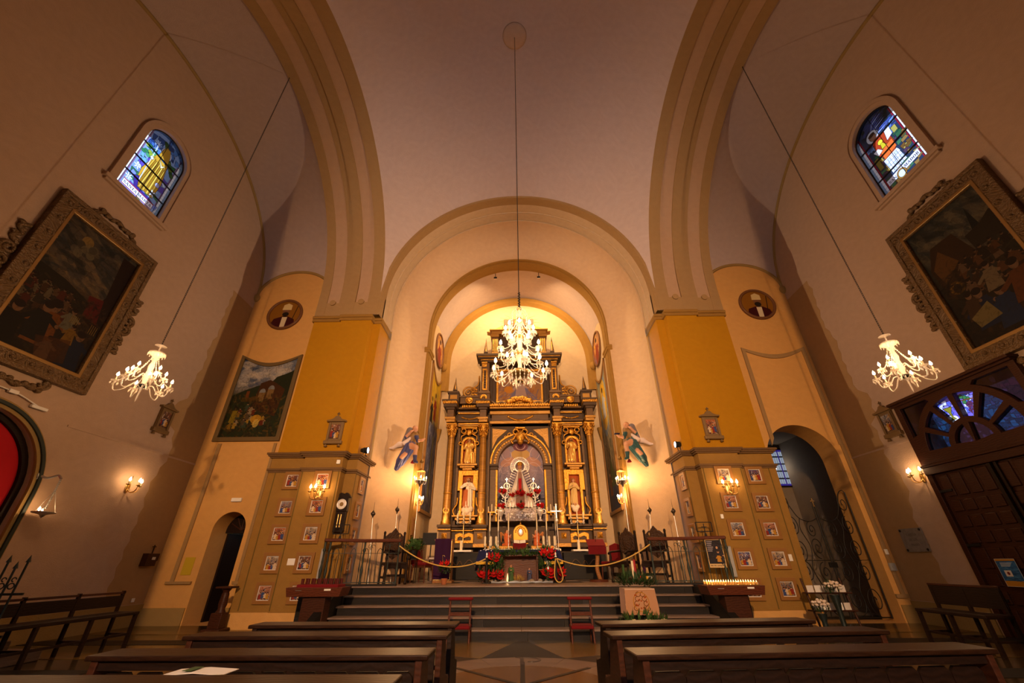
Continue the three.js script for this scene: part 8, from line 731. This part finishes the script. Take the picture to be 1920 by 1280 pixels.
// flower pedestal with an embroidered cloth
{ const p = atY(1197, 1165, 0.0); const D = 8.75, c = atD(1197, 1130, D); const t = thing('flower_pedestal', 'square pedestal under an embroidered cream cloth on the chancel steps', 'pedestal', [c[0], 0, -D]); const y1 = atD(1197, 1103, D)[1], y0 = atD(1197, 1150, D)[1], w = 0.54; mesh('support', bx(0.42, y0 + 0.1, 0.36, 0, (y0 + 0.1) / 2, -0.03), P.woodDark, t); const tex = canvasTex(256, 200, (g, W, H) => { g.fillStyle = '#b88a68'; g.fillRect(0, 0, W, H); g.strokeStyle = '#6a3a14'; g.lineWidth = 5; for (const s of [-1, 1]) for (let k = 0; k < 4; k++) { g.beginPath(); g.arc(W / 2 + s * (18 + 9 * k), 40 + k * 36, 18, 0, 5); g.stroke(); } g.strokeStyle = '#a8741c'; g.lineWidth = 6; g.beginPath(); g.ellipse(W / 2, H / 2, 62, 74, 0, 0, 6.3); g.stroke(); g.fillStyle = '#8a3a1c'; for (let k = 0; k < 12; k++) blob(g, W / 2 + 44 * Math.cos(k), H / 2 + 56 * Math.sin(k * 1.7), 7, 7, '#9a4a1c'); }); const cl = grid((u, v) => new THREE.Vector3((-w / 2 + w * u) * (1 + 0.1 * v), y1 - (y1 - y0) * v, 0.2 + 0.05 * v + 0.006 * Math.sin(u * 14)), 12, 8); const uv = cl.attributes.uv; for (let i = 0; i < uv.count; i++) uv.setY(i, 1 - uv.getY(i)); mesh('cloth_front', cl, paintMat(tex, 0.85), t, false); mesh('cloth_side', [grid((u, v) => new THREE.Vector3(-w / 2 * (1 + 0.1 * v) - 0.004, y1 - (y1 - y0) * v, 0.2 + 0.05 * v - 0.42 * u), 8, 6), grid((u, v) => new THREE.Vector3(w / 2 * (1 + 0.1 * v) + 0.004, y1 - (y1 - y0) * v, 0.2 + 0.05 * v - 0.42 * u), 8, 6)], MAT([0.55, 0.38, 0.33], 0.85), t); mesh('top', bx(w, 0.02, 0.44, 0, y1, -0.01), MAT([0.55, 0.38, 0.28], 0.85), t);
  const fl = thing('advent_arrangement', 'fir branches with red and yellow flowers and candles on the embroidered pedestal', 'flowers', [c[0], y1 + 0.012, -D]); mesh('branches', leafBall(260, 0.34, 0.16, 0.03, [0, 0.08, 0.04], [1, 0.3, 0.7]), P.leafDark, fl).userData.kind = 'stuff'; for (let i = 0; i < 14; i++) mesh('blossom', [sph(rnd(0.025, 0.045), rnd(-0.26, 0.28), rnd(0.1, 0.17), rnd(0.02, 0.2), 1, 0.8, 1, 8, 6)], [P.redPetal, MAT([0.3, 0.05, 0.06], 0.7), MAT([0.55, 0.3, 0.04], 0.7), P.white2][i % 4], fl); [[-0.2, P.leaf, 0.3], [-0.02, P.candle, 0.36], [0.02, MAT([0.3, 0.02, 0.03], 0.6), 0.38], [0.2, P.purple, 0.26]].forEach(([x, m, h]) => mesh('candle', cyl(0.024, 0.023, h, x, 0.08, 0, 12), m, fl));
  const gr = mesh('floor_greenery', leafBall(220, 0.36, 0.12, 0.04, [0, 0.05, 0.12], [1.2, 0.4, 0.6]), P.leaf); gr.position.set(c[0] - 0.02, y0 - 0.16, -D + 0.2); gr.userData.kind = 'stuff'; tag(gr, 'loose greenery tucked round the foot of the embroidered pedestal', 'greenery'); for (let i = 0; i < 7; i++) { const f = mesh('pale_blossom', [sph(0.03, 0, 0, 0, 1, 0.8, 1, 8, 6), ...Array.from({ length: 5 }, (_, k) => sph(0.018, 0.03 * Math.cos(k * 1.257), 0.0, 0.03 * Math.sin(k * 1.257), 1, 0.6, 1, 6, 5))], MAT([0.5, 0.42, 0.22], 0.7)); f.position.set(c[0] - 0.36 + i * 0.13, y0 - 0.1 + 0.05 * (i % 2), -D + 0.42); tag(f, 'pale yellow blossom in the greenery round the embroidered pedestal', 'flower', 'blossoms round the embroidered pedestal'); } }
// ---- prie-dieux ----
function prieDieu(x, label) { const t = thing('prayer_kneeler', label, 'kneeler', [x, 0, -9.12]); const m = P.woodRed; for (const s of [-1, 1]) { mesh('post', rod([s * 0.2, 0, 0.16], [s * 0.195, 0.66, -0.02], 0.02, 0.018), m, t); mesh('rear_leg', rod([s * 0.19, 0, -0.2], [s * 0.19, 0.25, -0.18], 0.018), m, t); mesh('side_rail', bx(0.025, 0.03, 0.36, s * 0.195, 0.2, -0.02), m, t); } mesh('crossbar', bx(0.38, 0.06, 0.02, 0, 0.44, 0.04, 0.008), m, t); mesh('arm_cushion', bx(0.48, 0.05, 0.12, 0, 0.68, -0.02, 0.025), P.redCloth, t); mesh('knee_cushion', bx(0.42, 0.06, 0.36, 0, 0.24, -0.0, 0.025), P.redCloth, t); }
prieDieu(-1.17, 'low red cushioned prayer kneeler at steps on the unlit votive side'); prieDieu(1.11, 'low red cushioned prayer kneeler at steps beside the embroidered pedestal');
// ---- pews ----
const boardG = (w, h, hole) => { const n = 0.03, s = shapeOf([[-w / 2, 0], [w / 2, 0], [w / 2, h - n], [w / 2 - n, h], [-w / 2 + n, h], [-w / 2, h - n]]); if (hole) for (let k = 0; k < 4; k++) { const a = k * Math.PI / 2 + 0.2, c = Math.cos(a), q = Math.sin(a), y = h * 0.45; s.holes.push(holeOf([[c * 0.012, y + q * 0.012], [c * 0.045 - q * 0.022, y + q * 0.045 + c * 0.022], [c * 0.045 + q * 0.022, y + q * 0.045 - c * 0.022]])); } return extr(s, 0.022); };
function pew(x0, x1, dNear, turn, label, panel) { const L = Math.abs(x1 - x0), xc = (x0 + x1) / 2, H = 0.75; const t = thing('pew', label, 'pew', [xc, 0, -dNear], turn); mesh('book_ledge', bx(L, 0.03, 0.27, 0, H, -0.135, 0.008), P.woodTop, t); mesh('ledge_apron', bx(L - 0.1, 0.05, 0.02, 0, H - 0.04, -0.04), P.woodDark, t); for (const s of [-1, 1]) mesh('end_panel', extr(shapeOf([[0, 0], [0.46, 0], [0.46, 0.42], [0.3, 0.46], [0.2, H - 0.02], [0.02, H - 0.02]]), 0.035, 0.005).rotateY(Math.PI / 2).translate(s * (L / 2 - 0.06) - 0.017, 0, 0), panel ? P.wood : P.woodDark, t);
  if (panel) { const n = 10, w = (L - 0.2) / n; const A1 = boardG(w - 0.004, 0.55, false), B1 = boardG(w - 0.004, 0.55, true); for (let i = 0; i < n; i++) { const m = new THREE.Mesh(worldUV(clean(i % 3 === 1 ? B1 : A1)), P.woodDark); m.name = 'back_board'; m.position.set(-L / 2 + 0.1 + w * (i + 0.5), 0.12, -0.09); m.castShadow = m.receiveShadow = true; t.add(m); } } else { mesh('front_rail', bx(L - 0.1, 0.09, 0.03, 0, H - 0.06, -0.1), P.woodDark, t); for (let i = 0; i < 3; i++) mesh('upright', bx(0.05, H, 0.05, (i - 1) * (L / 2 - 0.3), H / 2, -0.2), P.woodDark, t); } mesh('seat', bx(L - 0.08, 0.035, 0.34, 0, 0.42, -0.3, 0.008), P.wood, t); mesh('kneeling_board', bx(L - 0.1, 0.03, 0.12, 0, 0.16, 0.05, 0.008), P.wood, t); for (const s of [-1, 1]) mesh('kneeling_bracket', bx(0.04, 0.14, 0.16, s * (L / 2 - 0.1), 0.08, 0.02), P.wood, t); return t; }
pew(-2.6, -0.62, 4.58, 0, 'low open-framed front kneeling desk before the unlit votive rack', false); pew(-2.74, -0.6, 3.92, 0, 'pew with carved crosses, second behind the steps on the unlit votive side', true); pew(-2.77, -0.59, 3.13, 0, 'pew with carved crosses, third behind the steps on the unlit votive side', true); pew(-2.85, -0.62, 2.37, 0.0, 'pew with carved crosses, fourth behind the steps on the unlit votive side', true);
pew(0.74, 2.88, 4.68, 0.11, 'low open-framed front kneeling desk before the lit votive rack', false); pew(0.7, 3.05, 4.0, 0.1, 'pew with carved crosses, second behind the steps on the lit votive side', true); pew(0.7, 3.08, 3.2, 0.075, 'pew with carved crosses, third behind the steps on the lit votive side', true);
for (const [x, D, l] of [[-0.68, 3.3, 'white sheet of paper on end of the third pew, unlit votive side'], [0.86, 3.5, 'white sheet of paper on end of the third pew, lit votive side']]) { const m = mesh('paper_sheet', bx(0.16, 0.003, 0.2), P.paper); m.position.set(x, 0.44, -D - 0.1); tag(m, l, 'paper'); }
{ const m = thing('folded_leaflet', 'white leaflet with green print on ledge of the fourth pew', 'leaflet', [-1.72, 0.767, -2.7]); mesh('sheet', [bx(0.16, 0.003, 0.14, -0.08, 0.004, 0).rotateZ(0.05), bx(0.16, 0.003, 0.14, 0.08, 0.004, 0).rotateZ(-0.05)], P.paper, m); mesh('print', bx(0.05, 0.002, 0.1, -0.05, 0.01, 0), P.leaf, m); }
// ---- wall benches ----
function wallBench(s, D0, D1, label) { const t = thing('wall_bench', label, 'bench', [s * 7.28, 0, -(D0 + D1) / 2], s < 0 ? Math.PI / 2 : -Math.PI / 2); const L = D1 - D0; mesh('seat', bx(L, 0.05, 0.44, 0, 0.51, 0, 0.01), P.woodDark, t); const n = Math.max(2, Math.round(L / 0.85)); for (let i = 0; i <= n; i++) { const x = -L / 2 + 0.04 + (L - 0.08) * i / n; mesh('front_leg', bx(0.05, 0.5, 0.05, x, 0.25, 0.19), P.woodDark, t); mesh('back_post', bx(0.05, 0.86, 0.04, x, 0.43, -0.2), P.woodDark, t); mesh('side_stretcher', bx(0.03, 0.03, 0.38, x, 0.2, 0), P.woodDark, t); } mesh('back_board', bx(L, s < 0 ? 0.17 : 0.3, 0.025, 0, s < 0 ? 0.7 : 0.75, -0.2, 0.006), P.woodDark, t); mesh('top_rail', bx(L, 0.035, 0.04, 0, s < 0 ? 0.83 : 0.9, -0.2, 0.008), P.wood, t); mesh('front_stretcher', bx(L, 0.035, 0.03, 0, 0.2, 0.18), P.woodDark, t); }
wallBench(-1, 6.1, 8.76, 'long dark slatted bench along the wall below the sconce and red door'); wallBench(1, 7.5, 8.76, 'short dark bench with solid back beside the wooden street door');
// iron spiked fence by the red door step
{ const t = thing('spiked_fence', 'black iron spiked fence with scrolls at the red door steps', 'fence', [-7.3, 0.3, -6.6]); for (let i = 0; i < 9; i++) { const x = -0.9 + i * 0.115; mesh('spear', [rod([x, 0, 0], [x, 1.02 - 0.08 * (i % 2), 0], 0.014), new THREE.ConeGeometry(0.03, 0.1, 6).translate(x, 1.07 - 0.08 * (i % 2), 0)], P.ironGreen, t); if (i) { mesh('scroll', [torus(0.035, 0.008, x - 0.058, 0.72, 0), torus(0.025, 0.008, x - 0.058, 0.8, 0, 4.6)], P.ironGreen, t); } } mesh('cross_rail', [bx(1.1, 0.03, 0.03, -0.4, 0.62, 0), bx(1.1, 0.03, 0.03, -0.4, 0.12, 0)], P.ironGreen, t); t.rotation.y = 0.3; }
// torchere pedestal by the small doorway
{ const q = atY(452, 1181, 0); const t = thing('wooden_torchere', 'tall carved wooden pedestal stand beside the small doorway', 'pedestal', [-6.72, 0, -10.6]); mesh('foot', [bx(0.4, 0.06, 0.4, 0, 0.03, 0, 0.02), bx(0.26, 0.3, 0.26, 0, 0.2, 0, 0.02)], P.wood, t); mesh('shaft', lathe([[0.11, 0.34], [0.07, 0.42], [0.09, 0.5], [0.075, 0.7], [0.06, 0.74], [0.1, 0.8], [0.11, 0.82]], 16), P.wood, t); mesh('top', bx(0.34, 0.04, 0.34, 0, 0.83, 0, 0.012), P.wood, t); }
// rack with white flowers by the gate
{ const t = thing('leaflet_rack', 'two-tier wooden leaflet rack beside the iron gate', 'rack', [6.62, 0, -10.35]); for (const s of [-1, 1]) mesh('side_post', [rod([s * 0.42, 0, 0.1], [s * 0.42, 0.95, -0.1], 0.022)], P.wood, t); for (const y of [0.36, 0.68]) { mesh('shelf', bx(0.95, 0.025, 0.2, 0, y, 0.0, 0.006), P.wood, t); for (let k = 0; k < 5; k++) mesh('leaflet', bx(0.14, 0.13, 0.01, -0.34 + k * 0.17, y + 0.075, 0.0), k % 2 ? P.paper : P.white2, t); }
  [[6.3, 0.34, 9.95, 'lower'], [6.72, 0.66, 10.02, 'upper']].forEach(([x, y, d, w]) => { const v = thing('flower_vase', `dark vase of white carnations, ${w} of two on the leaflet rack`, 'vase', [x - 0.18, 0, -d]); mesh('vase', lathe([[0.001, 0], [0.09, 0], [0.05, 0.05], [0.05, y * 0.6], [0.09, y]], 14), P.ironGreen, v); mesh('stems', leafBall(60, 0.14, 0.12, 0.02, [0, y + 0.08, 0], [1, 0.9, 0.9]), P.leafDark, v).userData.kind = 'stuff'; for (let i = 0; i < 20; i++) { const a = i * 2.4, r = 0.15 * Math.sqrt(i / 20); mesh('carnation', sph(0.036, Math.cos(a) * r, y + 0.2 - r * 0.4 + 0.03 * (i % 3), Math.sin(a) * r + 0.04, 1, 0.75, 1, 8, 6), MAT([0.6, 0.5, 0.42], 0.85), v); } }); }
scene.traverse((o) => { if (o.isLight) o.castShadow = true; });
renderer.render(scene, camera);
